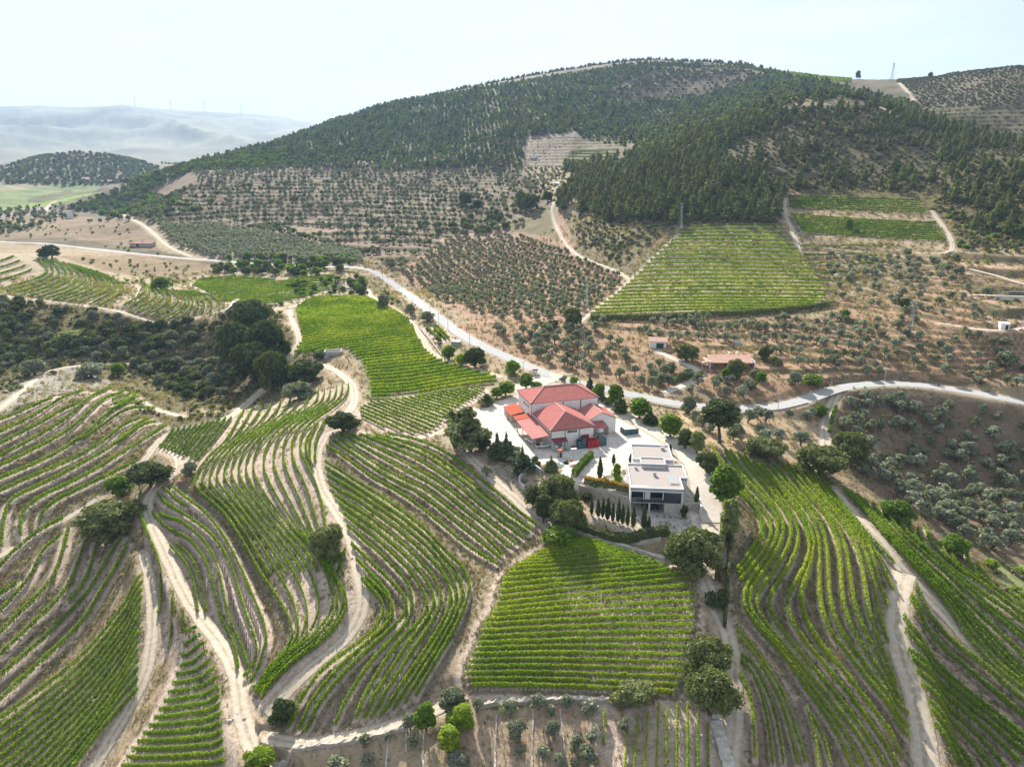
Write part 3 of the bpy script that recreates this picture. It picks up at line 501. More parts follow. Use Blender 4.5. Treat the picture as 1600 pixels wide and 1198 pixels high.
COVER += [([(10,371),(110,372),(200,386),(285,398),(296,404),(250,402),(110,384),(10,380)], (.13,.10,.08), .6), ([(560,428),(600,448),(650,490),(600,470),(560,440)], (.2,.16,.1), .6),
 ([(1030,600),(1170,625),(1230,622),(1300,592),(1400,584),(1500,598),(1400,598),(1310,604),(1250,627),(1170,637),(1050,628)], (.24,.175,.13), .5), ([(190,628),(250,622),(290,655),(360,645),(410,612),(430,625),(370,655),(270,668),(225,650)], (.15,.12,.10), .6), ([(915,494),(1300,466),(1305,480),(1200,494),(920,504)], (.13,.12,.07), .8),
 ([(0,340),(60,345),(100,350),(60,372),(0,375)], (.26,.2,.13), .5), ([(1485,418),(1560,434),(1620,448),(1620,460),(1520,456),(1490,440)], (.2,.14,.11), .4), ([(0,292),(60,286),(75,292),(0,300)], (.22,.2,.12), .3), ([(40,312),(110,296),(115,301),(50,318)], (.1,.1,.06), .5)]
for poly, c, vg in COVER:
    k = VIS & inpoly(uvj, poly); COL[k] = c; veg[k] = vg
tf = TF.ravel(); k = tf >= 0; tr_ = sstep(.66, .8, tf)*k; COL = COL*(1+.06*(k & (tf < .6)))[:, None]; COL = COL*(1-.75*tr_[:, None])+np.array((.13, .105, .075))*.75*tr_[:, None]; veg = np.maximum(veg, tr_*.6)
for key in PL:   # soil between the rows of each block
    pp = PL[key]
SOIL = np.concatenate([np.concatenate([r['X'], np.full((len(r['X']), 1), {'NB': 1}.get(r['key'], 0))], 1) for r in ROWS if r['X'] is not None])
m = cellmask(SOIL, 4) & (RR < 760); di, ix = dist_to(SOIL, GX[m], GY[m], 4); mk = np.zeros(HG.shape, bool); mk[m] = di < 3.2; idx = np.flatnonzero(m.ravel())
k = 1-sstep(1.6, 3.2, di); soil = np.array((.45, .355, .295)); nbs = SOIL[ix, 2:3] > 0
tgt = np.where(nbs, np.array((.17, .16, .09)), soil*(1+.35*big[idx][:, None])); COL[idx] = COL[idx]*(1-k[:, None])+tgt*k[:, None]; veg[idx] = veg[idx]*(1-k)+k*.12
dv = DV.ravel()[idx]; bank = sstep(.38, .62, dv)*(1-sstep(1.5, 2.0, dv)); slope_dark = np.array((.19, .15, .115))  # banks: weedy brown, with the shade on them also put into the colour
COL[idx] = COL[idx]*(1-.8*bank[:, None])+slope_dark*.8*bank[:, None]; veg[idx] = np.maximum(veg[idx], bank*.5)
# verges of tracks
dr = DR.ravel(); kk = (1-sstep(.2, 2.2, dr))[:, None]*.7; COL = COL*(1-kk)+np.array((.36, .29, .215))*kk; veg = veg*(1-kk[:, 0])
COL *= (1+.25*fbm(GX/3, GY/3, 61, 3).ravel()+.3*big)[:, None]
# far mountains: scrubby slopes
fm = sstep(3000, 4500, RR).ravel()[:, None]; COL = COL*(1-fm)+np.array((.15, .145, .11))*fm*(1+1.8*fbm(GX/500, GY/500, 71, 6, .7).ravel()[:, None]); veg = np.where(fm[:, 0] > .5, .3, veg)
m, nt, b = newmat('ground_soil', .95); L = nt.links.new; b.inputs['Specular IOR Level'].default_value = .1
at_ = N(nt, 'ShaderNodeAttribute'); at_.attribute_name = 'cover'; av = N(nt, 'ShaderNodeAttribute'); av.attribute_name = 'veg'
ge = N(nt, 'ShaderNodeNewGeometry')
def nzn(sc, det, rough=.6):
    n = N(nt, 'ShaderNodeTexNoise'); n.inputs['Scale'].default_value = sc; n.inputs['Detail'].default_value = det; n.inputs['Roughness'].default_value = rough; L(ge.outputs['Position'], n.inputs['Vector']); return n
n1 = nzn(1.1, 7, .72); n2 = nzn(.22, 6, .65); n3 = nzn(.035, 6, .7)
def mrange(s, a, b2, c, d):
    r = N(nt, 'ShaderNodeMapRange'); r.inputs[1].default_value = a; r.inputs[2].default_value = b2; r.inputs[3].default_value = c; r.inputs[4].default_value = d; L(s, r.inputs[0]); return r
r1 = mrange(n1.outputs[0], .25, .75, .5, 1.5); r2 = mrange(n2.outputs[0], .25, .75, .75, 1.25)
mm = N(nt, 'ShaderNodeMath', operation='MULTIPLY'); L(r1.outputs[0], mm.inputs[0]); L(r2.outputs[0], mm.inputs[1])
vm = N(nt, 'ShaderNodeVectorMath', operation='SCALE'); L(at_.outputs['Color'], vm.inputs[0]); L(mm.outputs[0], vm.inputs['Scale'])
# scrub and weeds where veg says so
su = N(nt, 'ShaderNodeMath', operation='ADD'); L(n2.outputs[0], su.inputs[0]); L(n1.outputs[0], su.inputs[1])
sv = N(nt, 'ShaderNodeMath', operation='MULTIPLY_ADD'); L(av.outputs['Fac'], sv.inputs[0]); sv.inputs[1].default_value = .55; sv.inputs[2].default_value = -.27; 
sx = N(nt, 'ShaderNodeMath', operation='ADD'); L(su.outputs[0], sx.inputs[0]); L(sv.outputs[0], sx.inputs[1])
rv = mrange(sx.outputs[0], .95, 1.12, 0, .85)
gm = N(nt, 'ShaderNodeMix', data_type='RGBA'); gm.inputs[6].default_value = (.09, .095, .035, 1); gm.inputs[7].default_value = (.15, .115, .06, 1); L(n3.outputs[0], gm.inputs[0])
fx = N(nt, 'ShaderNodeMix', data_type='RGBA'); L(rv.outputs[0], fx.inputs[0]); L(vm.outputs[0], fx.inputs[6]); L(gm.outputs[2], fx.inputs[7]); L(fx.outputs[2], b.inputs['Base Color'])
bp = N(nt, 'ShaderNodeBump'); bp.inputs['Strength'].default_value = .7; bp.inputs['Distance'].default_value = .35; L(su.outputs[0], bp.inputs['Height']); L(bp.outputs[0], b.inputs['Normal'])
I = np.arange(NA*NR).reshape(NA, NR); Fq = np.stack([I[:-1, :-1], I[1:, :-1], I[1:, 1:], I[:-1, 1:]], -1).reshape(-1, 4)
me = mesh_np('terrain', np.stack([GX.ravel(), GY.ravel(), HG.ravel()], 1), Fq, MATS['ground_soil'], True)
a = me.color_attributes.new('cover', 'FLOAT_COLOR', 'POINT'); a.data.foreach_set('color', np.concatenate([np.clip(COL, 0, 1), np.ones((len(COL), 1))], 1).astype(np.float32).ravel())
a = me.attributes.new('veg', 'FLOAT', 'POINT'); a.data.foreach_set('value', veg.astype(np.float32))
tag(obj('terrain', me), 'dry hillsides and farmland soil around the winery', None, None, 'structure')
# ------------------------------------------------------------------ roads and tracks
def roadmat(name, a, b_, c, ruts):
    m, nt, b = newmat(name, .9); L = nt.links.new; b.inputs['Specular IOR Level'].default_value = .15
    ge = N(nt, 'ShaderNodeNewGeometry'); uv = N(nt, 'ShaderNodeUVMap'); sx = N(nt, 'ShaderNodeSeparateXYZ'); L(uv.outputs[0], sx.inputs[0])
    n1 = N(nt, 'ShaderNodeTexNoise'); n1.inputs['Scale'].default_value = .9; n1.inputs['Detail'].default_value = 7; n1.inputs['Roughness'].default_value = .7; L(ge.outputs['Position'], n1.inputs['Vector'])
    r1 = N(nt, 'ShaderNodeMapRange'); r1.inputs[1].default_value = .3; r1.inputs[2].default_value = .7; L(n1.outputs[0], r1.inputs[0])
    mx = N(nt, 'ShaderNodeMix', data_type='RGBA'); mx.inputs[6].default_value = (*a, 1); mx.inputs[7].default_value = (*b_, 1); L(r1.outputs[0], mx.inputs[0]); col = mx.outputs[2]
    if ruts:   # the unworn strip between the wheels and at the edges
        cr = N(nt, 'ShaderNodeValToRGB'); e = cr.color_ramp.elements; e[0].position = 0; e[0].color = (1, 1, 1, 1); e[1].position = .18; e[1].color = (0, 0, 0, 1)
        for p, c_ in ((.36, 0), (.44, .9), (.56, .9), (.64, 0), (.82, 0), (1, 1)): x = e.new(p); x.color = (c_, c_, c_, 1)
        L(sx.outputs[0], cr.inputs[0]); mu = N(nt, 'ShaderNodeMath', operation='MULTIPLY'); L(cr.outputs[0], mu.inputs[0]); L(r1.outputs[0], mu.inputs[1])
        mc = N(nt, 'ShaderNodeMix', data_type='RGBA'); L(mu.outputs[0], mc.inputs[0]); L(col, mc.inputs[6]); mc.inputs[7].default_value = (*c, 1); col = mc.outputs[2]
    L(col, b.inputs['Base Color']); bp = N(nt, 'ShaderNodeBump'); bp.inputs['Strength'].default_value = .4; bp.inputs['Distance'].default_value = .1; L(n1.outputs[0], bp.inputs['Height']); L(bp.outputs[0], b.inputs['Normal'])
    return m
roadmat('track', (.55, .47, .385), (.40, .33, .26), (.22, .19, .11), True); roadmat('gravel', (.54, .485, .42), (.42, .375, .32), (.4, .35, .25), False); roadmat('asphalt', (.38, .38, .38), (.30, .30, .30), (.4, .36, .3), False)
plain('kerb_grass', (.3, .27, .15), (.2, .21, .09))
for ri, (name, wd, mk, Z) in enumerate(RP):
    d = np.gradient(Z[:, :2], axis=0); d /= np.maximum(np.hypot(*d.T), 1e-6)[:, None]; nn = np.stack([-d[:, 1], d[:, 0]], 1); n = len(Z); K = 7
    jag = 0 if mk == 'asphalt' else .35
    wl = wd/2*(1+jag*(fbm(np.arange(n)*.37, np.zeros(n)+ri, 5, 3))); wr = wd/2*(1+jag*(fbm(np.arange(n)*.37, np.zeros(n)+ri+50, 6, 3)))
    V = []; U = []
    for q in range(K):
        t = q/(K-1); off = -wl*(1-t)+wr*t; X = Z[:, :2]+nn*off[:, None]; zz = np.maximum(hgt(X[:, 0], X[:, 1]), Z[:, 2]-.15) if mk != 'asphalt' else Z[:, 2]
        edge = min(t, 1-t); V.append(np.stack([X[:, 0], X[:, 1], zz+np.minimum(.05+edge*.1+.00012*np.hypot(*X.T)+.004*ri*.3, 9)], 1)); U.append(np.full(n, t))
    V = np.stack(V, 1).reshape(-1, 3); U = np.stack(U, 1).ravel(); I = np.arange(n*K).reshape(n, K); Fq = np.stack([I[:-1, :-1], I[1:, :-1], I[1:, 1:], I[:-1, 1:]], -1).reshape(-1, 4)[:, ::-1]
    me = mesh_np(name, V, Fq, MATS[mk], True); ul = me.uv_layers.new(name='UVMap'); ul.data.foreach_set('uv', np.stack([U[Fq.ravel()], np.zeros(Fq.size)], 1).astype(np.float32).ravel())
    tag(obj({'asphalt_road': 'road', 'winery_yard': 'driveway', 'gravel_drive': 'driveway'}.get(name, 'path'), me), None, None, None, 'structure')
# ------------------------------------------------------------------ vineyard rows
VM = [leafmat('vine_leaf_%s' % n, a, b_, .40, .05, 1.1, c, .56) for n, a, b_, c in (('deep', (.06,.125,.016), (.12,.215,.025), (.13,.22,.035)), ('mid', (.085,.16,.016), (.17,.275,.026), (.2,.28,.035)), ('fresh', (.12,.21,.016), (.25,.36,.026), (.25,.34,.035)), ('lime', (.16,.26,.016), (.31,.42,.028), (.36,.42,.04)))]
plain('vine_wood', (.14, .10, .07), (.08, .06, .045)); plain('post_wood', (.33, .29, .24))
def vine_mesh(X, pp):
    """leafy canopy of one row following the ground, with a trunk at every plant"""
    n = len(X); s = np.concatenate([[0], np.cumsum(np.hypot(*np.diff(X, axis=0).T))]); Ln = s[-1]; mid = X[n//2]; dist = math.hypot(*mid)
    per = float(np.clip(84*(150/dist)**1.05, 22, 120)); size = max(.125*(dist/150)**.5, .11)*1.12
    N_ = int(Ln*per*pp['wid']/.38*.9)+6; q = rng.uniform(0, Ln, N_)
    vig = pp['vig']+ .55*fbm(q/2.2+X[0, 0]*3, np.zeros(N_)+X[0, 1], 3, 3)+.8*fbm(np.interp(q, s, X[:, 0])/16, np.interp(q, s, X[:, 1])/16, 77, 3)
    keep = rng.uniform(0, 1, N_) < np.clip((vig-.25)*2.3, .03, 1); q = q[keep]; vig = np.clip(vig[keep], .3, 1.25)
    x = np.interp(q, s, X[:, 0]); y = np.interp(q, s, X[:, 1]); dx = np.interp(q+.4, s, X[:, 0])-np.interp(q-.4, s, X[:, 0]); dy = np.interp(q+.4, s, X[:, 1])-np.interp(q-.4, s, X[:, 1])
    l = np.maximum(np.hypot(dx, dy), 1e-6); nx, ny = -dy/l, dx/l; k = len(q); hh = rng.beta(1.7, 1.35, k); bul = np.sin(np.pi*np.clip(hh*.85+.12, 0, 1))
    clump = .72+.3*np.abs(np.sin(q*math.pi/1.15+X[0, 0]))+.9*fbm(q/1.3+X[0, 1], np.zeros(k), 7, 3); off = rng.uniform(-1, 1, k)*pp['wid']*(.35+.75*bul)*vig*clump
    zc = hgt(x, y); P = np.stack([x+nx*off, y+ny*off, zc+.32+hh*(pp['h']-.3)*(.72+.36*vig)*(.85+.2*clump)], 1)
    Nn = np.stack([nx*np.sign(off), ny*np.sign(off), .3+hh*.7], 1)+rng.normal(size=(k, 3))*.75
    V, Fq = leaves(P, Nn, size*rng.uniform(.7, 1.3, k)); mi = np.zeros(len(Fq), np.int32)
    if dist < 300:   # trunks
        tq = np.arange(.3, Ln, 1.1 if dist < 220 else 2.2); tx = np.interp(tq, s, X[:, 0]); ty = np.interp(tq, s, X[:, 1]); tz = hgt(tx, ty); T = len(tq); r = .035
        c = np.array([(-r, -r*.6), (r, -r*.6), (0, r)]); jx = rng.normal(size=(T, 2))*.05
        B = np.stack([np.stack([tx+cx, ty+cy, tz-.1], 1) for cx, cy in c]+[np.stack([tx+cx+jx[:, 0], ty+cy+jx[:, 1], tz+.75], 1) for cx, cy in c], 1).reshape(-1, 3)
        b0 = len(V)+np.arange(T)*6; FF = np.concatenate([np.stack([b0+i, b0+(i+1) % 3, b0+3+(i+1) % 3, b0+3+i], 1) for i in range(3)]); V = np.concatenate([V, B]); Fq = np.concatenate([Fq, FF]); mi = np.concatenate([mi, np.ones(len(FF), np.int32)])
        if dist < 240:
            tq = np.arange(.1, Ln, 5.6); T = len(tq); tx = np.interp(tq, s, X[:, 0]); ty = np.interp(tq, s, X[:, 1]); tz = hgt(tx, ty); B = np.stack([np.stack([tx+cx*1.3, ty+cy*1.3, tz-.1], 1) for cx, cy in c]+[np.stack([tx+cx*1.3, ty+cy*1.3, tz+pp['h']+.35+0*tx], 1) for cx, cy in c], 1).reshape(-1, 3)
            b0 = len(V)+np.arange(T)*6; FF = np.concatenate([np.stack([b0+i, b0+(i+1) % 3, b0+3+(i+1) % 3, b0+3+i], 1) for i in range(3)]); V = np.concatenate([V, B]); Fq = np.concatenate([Fq, FF]); mi = np.concatenate([mi, np.full(len(FF), 2, np.int32)])
    return V, Fq, mi
rows = [r for r in ROWS if r['X'] is not None and len(r['X']) > 3]
for r in rows:
    X = r['X']; p = np.stack([X[:, 0], X[:, 1], hgt(X[:, 0], X[:, 1])], 1); uv, d = project(p); inn = (uv[:, 0] > -40) & (uv[:, 0] < 1640) & (uv[:, 1] < 1240); r['px_area'] = float((np.hypot(*np.gradient(uv, axis=0).T)*inn).sum()*F/np.median(d)); r['in'] = inn
rows = [r for r in rows if r['in'].sum() > 2]
for r in rows:
    j = np.flatnonzero(r['in']); r['X'] = r['X'][max(0, j[0]-25):j[-1]+26]
rows.sort(key=lambda r: -r['px_area'])
SV = []; SF = []; SM = []; nb = 0
for i, r in enumerate(rows):
    pp = PL[r['key']]; V, Fq, mi = vine_mesh(r['X'], pp); hi = int(min(3, pp['hue']*4))
    if i < 296:
        o = obj('vine_row', mesh_np('vine_row', V, Fq, [VM[hi], MATS['vine_wood'], MATS['post_wood']], False, mi)); tag(o, r.get('label') or pp['label'], 'vine row', pp['label'].replace('vine row', 'vine rows').replace('one of three short ', 'three short '))
    else: SV.append(V); SF.append(Fq+nb); SM.append(np.where(mi > 0, 4, hi).astype(np.int32)); nb += len(V)
if SV: tag(obj('vineyard', mesh_np('vineyard', np.concatenate(SV), np.concatenate(SF), VM+[MATS['vine_wood']], False, np.concatenate(SM))), 'more vine rows on the farther plots, too many and small to tell apart', 'vines', None, 'stuff')
print('rows', len(rows))

# ------------------------------------------------------------------ dry weeds, grass tufts and loose stones (nobody could count them)
def tuft(seed, n, h, w_, flat=False):
    g = np.random.default_rng(seed); P = np.stack([g.normal(0, w_, n), g.normal(0, w_, n), g.uniform(.1, 1, n)*h], 1); Nn = g.normal(size=(n, 3)); Nn[:, 2] *= .5
    a = g.normal(size=(n, 3)); a[:, 2] = np.abs(a[:, 2])+.6; a /= np.linalg.norm(a, axis=1, keepdims=True); b = np.cross(a, Nn); b /= np.linalg.norm(b, axis=1, keepdims=True); s = g.uniform(.5, 1, (n, 1))*h*.5
    return np.stack([P-a*s, P-b*s*.35, P+a*s, P+b*s*.35], 1).reshape(-1, 3), np.arange(4*n).reshape(-1, 4)
def instances(name, P, size, turn, which, protos, label, cat=None):
    me = bpy.data.meshes.new(name); me.vertices.add(len(P)); me.vertices.foreach_set('co', P.astype(np.float32).ravel())
    for n_, ty, d_, fld in (('size', 'FLOAT_VECTOR', size, 'vector'), ('turn', 'FLOAT_VECTOR', turn, 'vector'), ('which', 'INT', which, 'value')): a = me.attributes.new(n_, ty, 'POINT'); a.data.foreach_set(fld, np.ascontiguousarray(d_, np.int32 if ty == 'INT' else np.float32).ravel())
    me.update(); o = obj(name, me); ng = bpy.data.node_groups.new(name, 'GeometryNodeTree'); ng.interface.new_socket('Geometry', in_out='INPUT', socket_type='NodeSocketGeometry'); ng.interface.new_socket('Geometry', in_out='OUTPUT', socket_type='NodeSocketGeometry')
    gi = N(ng, 'NodeGroupInput'); go = N(ng, 'NodeGroupOutput'); ip = N(ng, 'GeometryNodeInstanceOnPoints'); L = ng.links.new; jg = N(ng, 'GeometryNodeJoinGeometry')
    for k, pm in reversed(list(enumerate(protos))): po = bpy.data.objects.new('%s_clump' % name, pm); oi = N(ng, 'GeometryNodeObjectInfo'); oi.inputs['Object'].default_value = po; oi.inputs['As Instance'].default_value = True; L(oi.outputs['Geometry'], jg.inputs[0])
    def na(n, ty): x = N(ng, 'GeometryNodeInputNamedAttribute', data_type=ty); x.inputs[0].default_value = n; return x
    L(gi.outputs[0], ip.inputs['Points']); L(jg.outputs[0], ip.inputs['Instance']); ip.inputs['Pick Instance'].default_value = True; L(na('which', 'INT').outputs[0], ip.inputs['Instance Index']); L(na('size', 'FLOAT_VECTOR').outputs[0], ip.inputs['Scale'])
    e2r = N(ng, 'FunctionNodeEulerToRotation'); L(na('turn', 'FLOAT_VECTOR').outputs[0], e2r.inputs[0]); L(e2r.outputs[0], ip.inputs['Rotation']); L(ip.outputs[0], go.inputs[0])
    md = o.modifiers.new('planting', 'NODES'); md.node_group = ng; tag(o, label, None, None, 'stuff'); return o
def sow(dens, rmax, cap):
    area = (RR**2*np.gradient(azs)[:, None]*np.gradient(lrs)[None]).ravel(); w_ = dens*area; w_ = np.where(VIS & (RR.ravel() < rmax) & (RR.ravel() > 75) & (uvg[:, 0] > -60) & (uvg[:, 0] < 1660), w_, 0)
    n = int(min(w_.sum(), cap)); ii = rng.choice(len(w_), n, p=w_/w_.sum()); i, j = ii//NR, ii % NR; a = azs[i]+rng.uniform(-.5, .5, n)*.0022; l = lrs[j]+rng.uniform(-.5, .5, n)*.0045; r_ = np.exp(l); x = r_*np.sin(a); y = r_*np.cos(a); return np.stack([x, y, hgt(x, y)], 1), r_
rr_ = RR.ravel(); off_road = sstep(.1, .8, DR.ravel()); dvv = DV.ravel(); bankw = sstep(.45, .7, dvv)*(1-sstep(2.2, 3.5, dvv))
dens = (veg*1.0+.9*bankw+.06)*off_road*np.clip((170/rr_)**1.7, .02, 1.3)*(.25+1.5*np.clip(.5+1.8*fbm(GX/5, GY/5, 91, 3).ravel(), 0, 1)); dens = np.where(veg < .02, 0, dens)
P, r_ = sow(dens, 620, 90000); n = len(P); sc = (.55+.75*rng.uniform(0, 1, n)**2)*np.clip((r_/170)**.85, .7, 3.2)
cols = [((.33,.26,.13),(.42,.33,.18)), ((.22,.16,.10),(.30,.22,.14)), ((.10,.12,.045),(.17,.18,.07)), ((.26,.24,.17),(.36,.33,.24))]
protos = []
for k, (a, b) in enumerate(cols):
    for v in range(2): t_ = tuft(k*9+v, 16, .5, .2); protos.append(mesh_np('tuft', t_[0], t_[1], leafmat('weed_%d' % k, a, b, .25, .1, 1.5)))
wh = rng.choice(8, n, p=np.array([.14,.14,.13,.13,.16,.12,.09,.09])); instances('dry_weeds', P, np.stack([sc*1.3, sc*1.3, sc], 1), np.stack([np.zeros(n)]*2+[rng.uniform(0, 6.28, n)], 1), wh, protos, 'dry weeds and grass tufts on banks and slopes')
dens = (.12+.5*bankw+.5*(1-sstep(.3, 3, DR.ravel())))*sstep(-.6, .3, DR.ravel())*np.clip((150/rr_)**2, 0, 1.2)*(np.clip(.2+2.6*fbm(GX/9, GY/9, 95, 3).ravel(), 0, 1)); P, r_ = sow(np.where(veg < .02, 0, dens), 330, 26000); n = len(P); K = 6; sp_ = []
plain('pebble', (.50, .46, .42), (.36, .32, .29), 2, .9)
for s_ in range(3):
    g = np.random.default_rng(s_); V = []
    for a in range(3):
        for k in range(K): t = 2*math.pi*k/K; q = (.8, 1, .45)[a]*g.uniform(.7, 1.2); V.append((q*math.cos(t), q*math.sin(t), (-.3, .25, .6)[a]))
    sp_.append(mesh_np('stone', V, [(a*K+k, a*K+(k+1) % K, (a+1)*K+(k+1) % K, (a+1)*K+k) for a in range(2) for k in range(K)]+[(12, 13, 14, 15), (12, 15, 16, 17)], MATS['pebble']))
sc = (.07+.16*rng.uniform(0, 1, n)**3)*np.clip(r_/140, .8, 2.2); instances('loose_stones', P, np.stack([sc*1.2, sc, sc], 1), np.stack([np.zeros(n)]*2+[rng.uniform(0, 6.28, n)], 1), rng.integers(0, 3, n), sp_, 'loose pale stones scattered over the vineyard soil')
# ------------------------------------------------------------------ trees and shrubs
LM = {
 'olive': leafmat('olive_leaf', (.14,.165,.10), (.27,.29,.205), .2, .03, .8, (.22,.235,.18), .6),
 'silver': leafmat('silver_olive_leaf', (.20,.225,.17), (.34,.355,.28), .2, .03, .8),
 'pine': leafmat('pine_needles', (.11,.14,.055), (.235,.26,.115), .25, .02, .5, (.17,.16,.08), .62),
 'fir': leafmat('dark_needles', (.055,.085,.042), (.12,.155,.075), .12, .02, .5),
 'oak': leafmat('oak_leaf', (.095,.12,.038), (.21,.23,.085), .22, .05, .6),
 'dark': leafmat('dark_leaf', (.05,.075,.026), (.115,.145,.052), .2, .05, .6),
 'green': leafmat('green_leaf', (.08,.15,.018), (.19,.29,.04), .38, .05, .7),
 'lime': leafmat('lime_leaf', (.16,.25,.018), (.32,.40,.045), .42, .05, .7),
 'pale': leafmat('pale_leaf', (.17,.21,.08), (.32,.36,.15), .35, .05, .7),
 'rust': leafmat('rust_leaf', (.22,.08,.03), (.30,.16,.05), .3, .05, .9),
 'scrub': leafmat('scrub_leaf', (.085,.095,.045), (.20,.19,.11), .15, .012, .5, (.17,.13,.08), .6),
 'heather': leafmat('heather_leaf', (.10,.085,.065), (.19,.165,.125), .1, .012, .5, (.10,.10,.06), .58),
}
plain('bark', (.13, .10, .08), (.07, .055, .045), 3, bump=.5); plain('olive_bark', (.24, .20, .16), (.14, .12, .1), 3, bump=.5)
def tubes(segs, k=6):
    """tapered limbs: list of (points, radii)"""
    V = []; Fq = []; b = 0
    for P, r in segs:
        P = np.asarray(P, float); n = len(P)
        for i in range(n):
            d = P[min(i+1, n-1)]-P[max(i-1, 0)]; d /= np.linalg.norm(d)+1e-9; a = np.cross(d, (0.3, 1, .2)); a /= np.linalg.norm(a); c = np.cross(d, a)
            for q in range(k): t = 2*math.pi*q/k; V.append(P[i]+r[i]*(a*math.cos(t)+c*math.sin(t)))
        for i in range(n-1):
            for q in range(k): Fq.append((b+i*k+q, b+i*k+(q+1) % k, b+(i+1)*k+(q+1) % k, b+(i+1)*k+q))
        b += n*k
    return np.array(V), np.array(Fq)
def blobleaves(bl, nl, size, thick=.5, up=.2, rnd=.75):
    vol = np.array([b[3]*b[4]+b[3]*b[5]+b[4]*b[5] for b in bl]); cnt = np.maximum((nl*vol/vol.sum()).astype(int), 4); Ps = []; Ns = []
    for b, c in zip(bl, cnt):
        d = rng.normal(size=(c, 3)); d /= np.linalg.norm(d, axis=1, keepdims=True); d[:, 2] = np.where(d[:, 2] < -.55, -d[:, 2], d[:, 2])
        bump = 1+.22*np.sin(d[:, 0]*7+b[0]*5)*np.sin(d[:, 1]*6+b[1]*7)*np.cos(d[:, 2]*5)
        rr = (1-thick*rng.uniform(0, 1, (c, 1))**1.6)*bump[:, None]; Ps.append(np.array(b[:3])+d*rr*np.array(b[3:6])); Ns.append(d+np.array((0, 0, up))+rng.normal(size=(c, 3))*rnd)
    return leaves(np.concatenate(Ps), np.concatenate(Ns), size*rng.uniform(.6, 1.35, sum(cnt)))
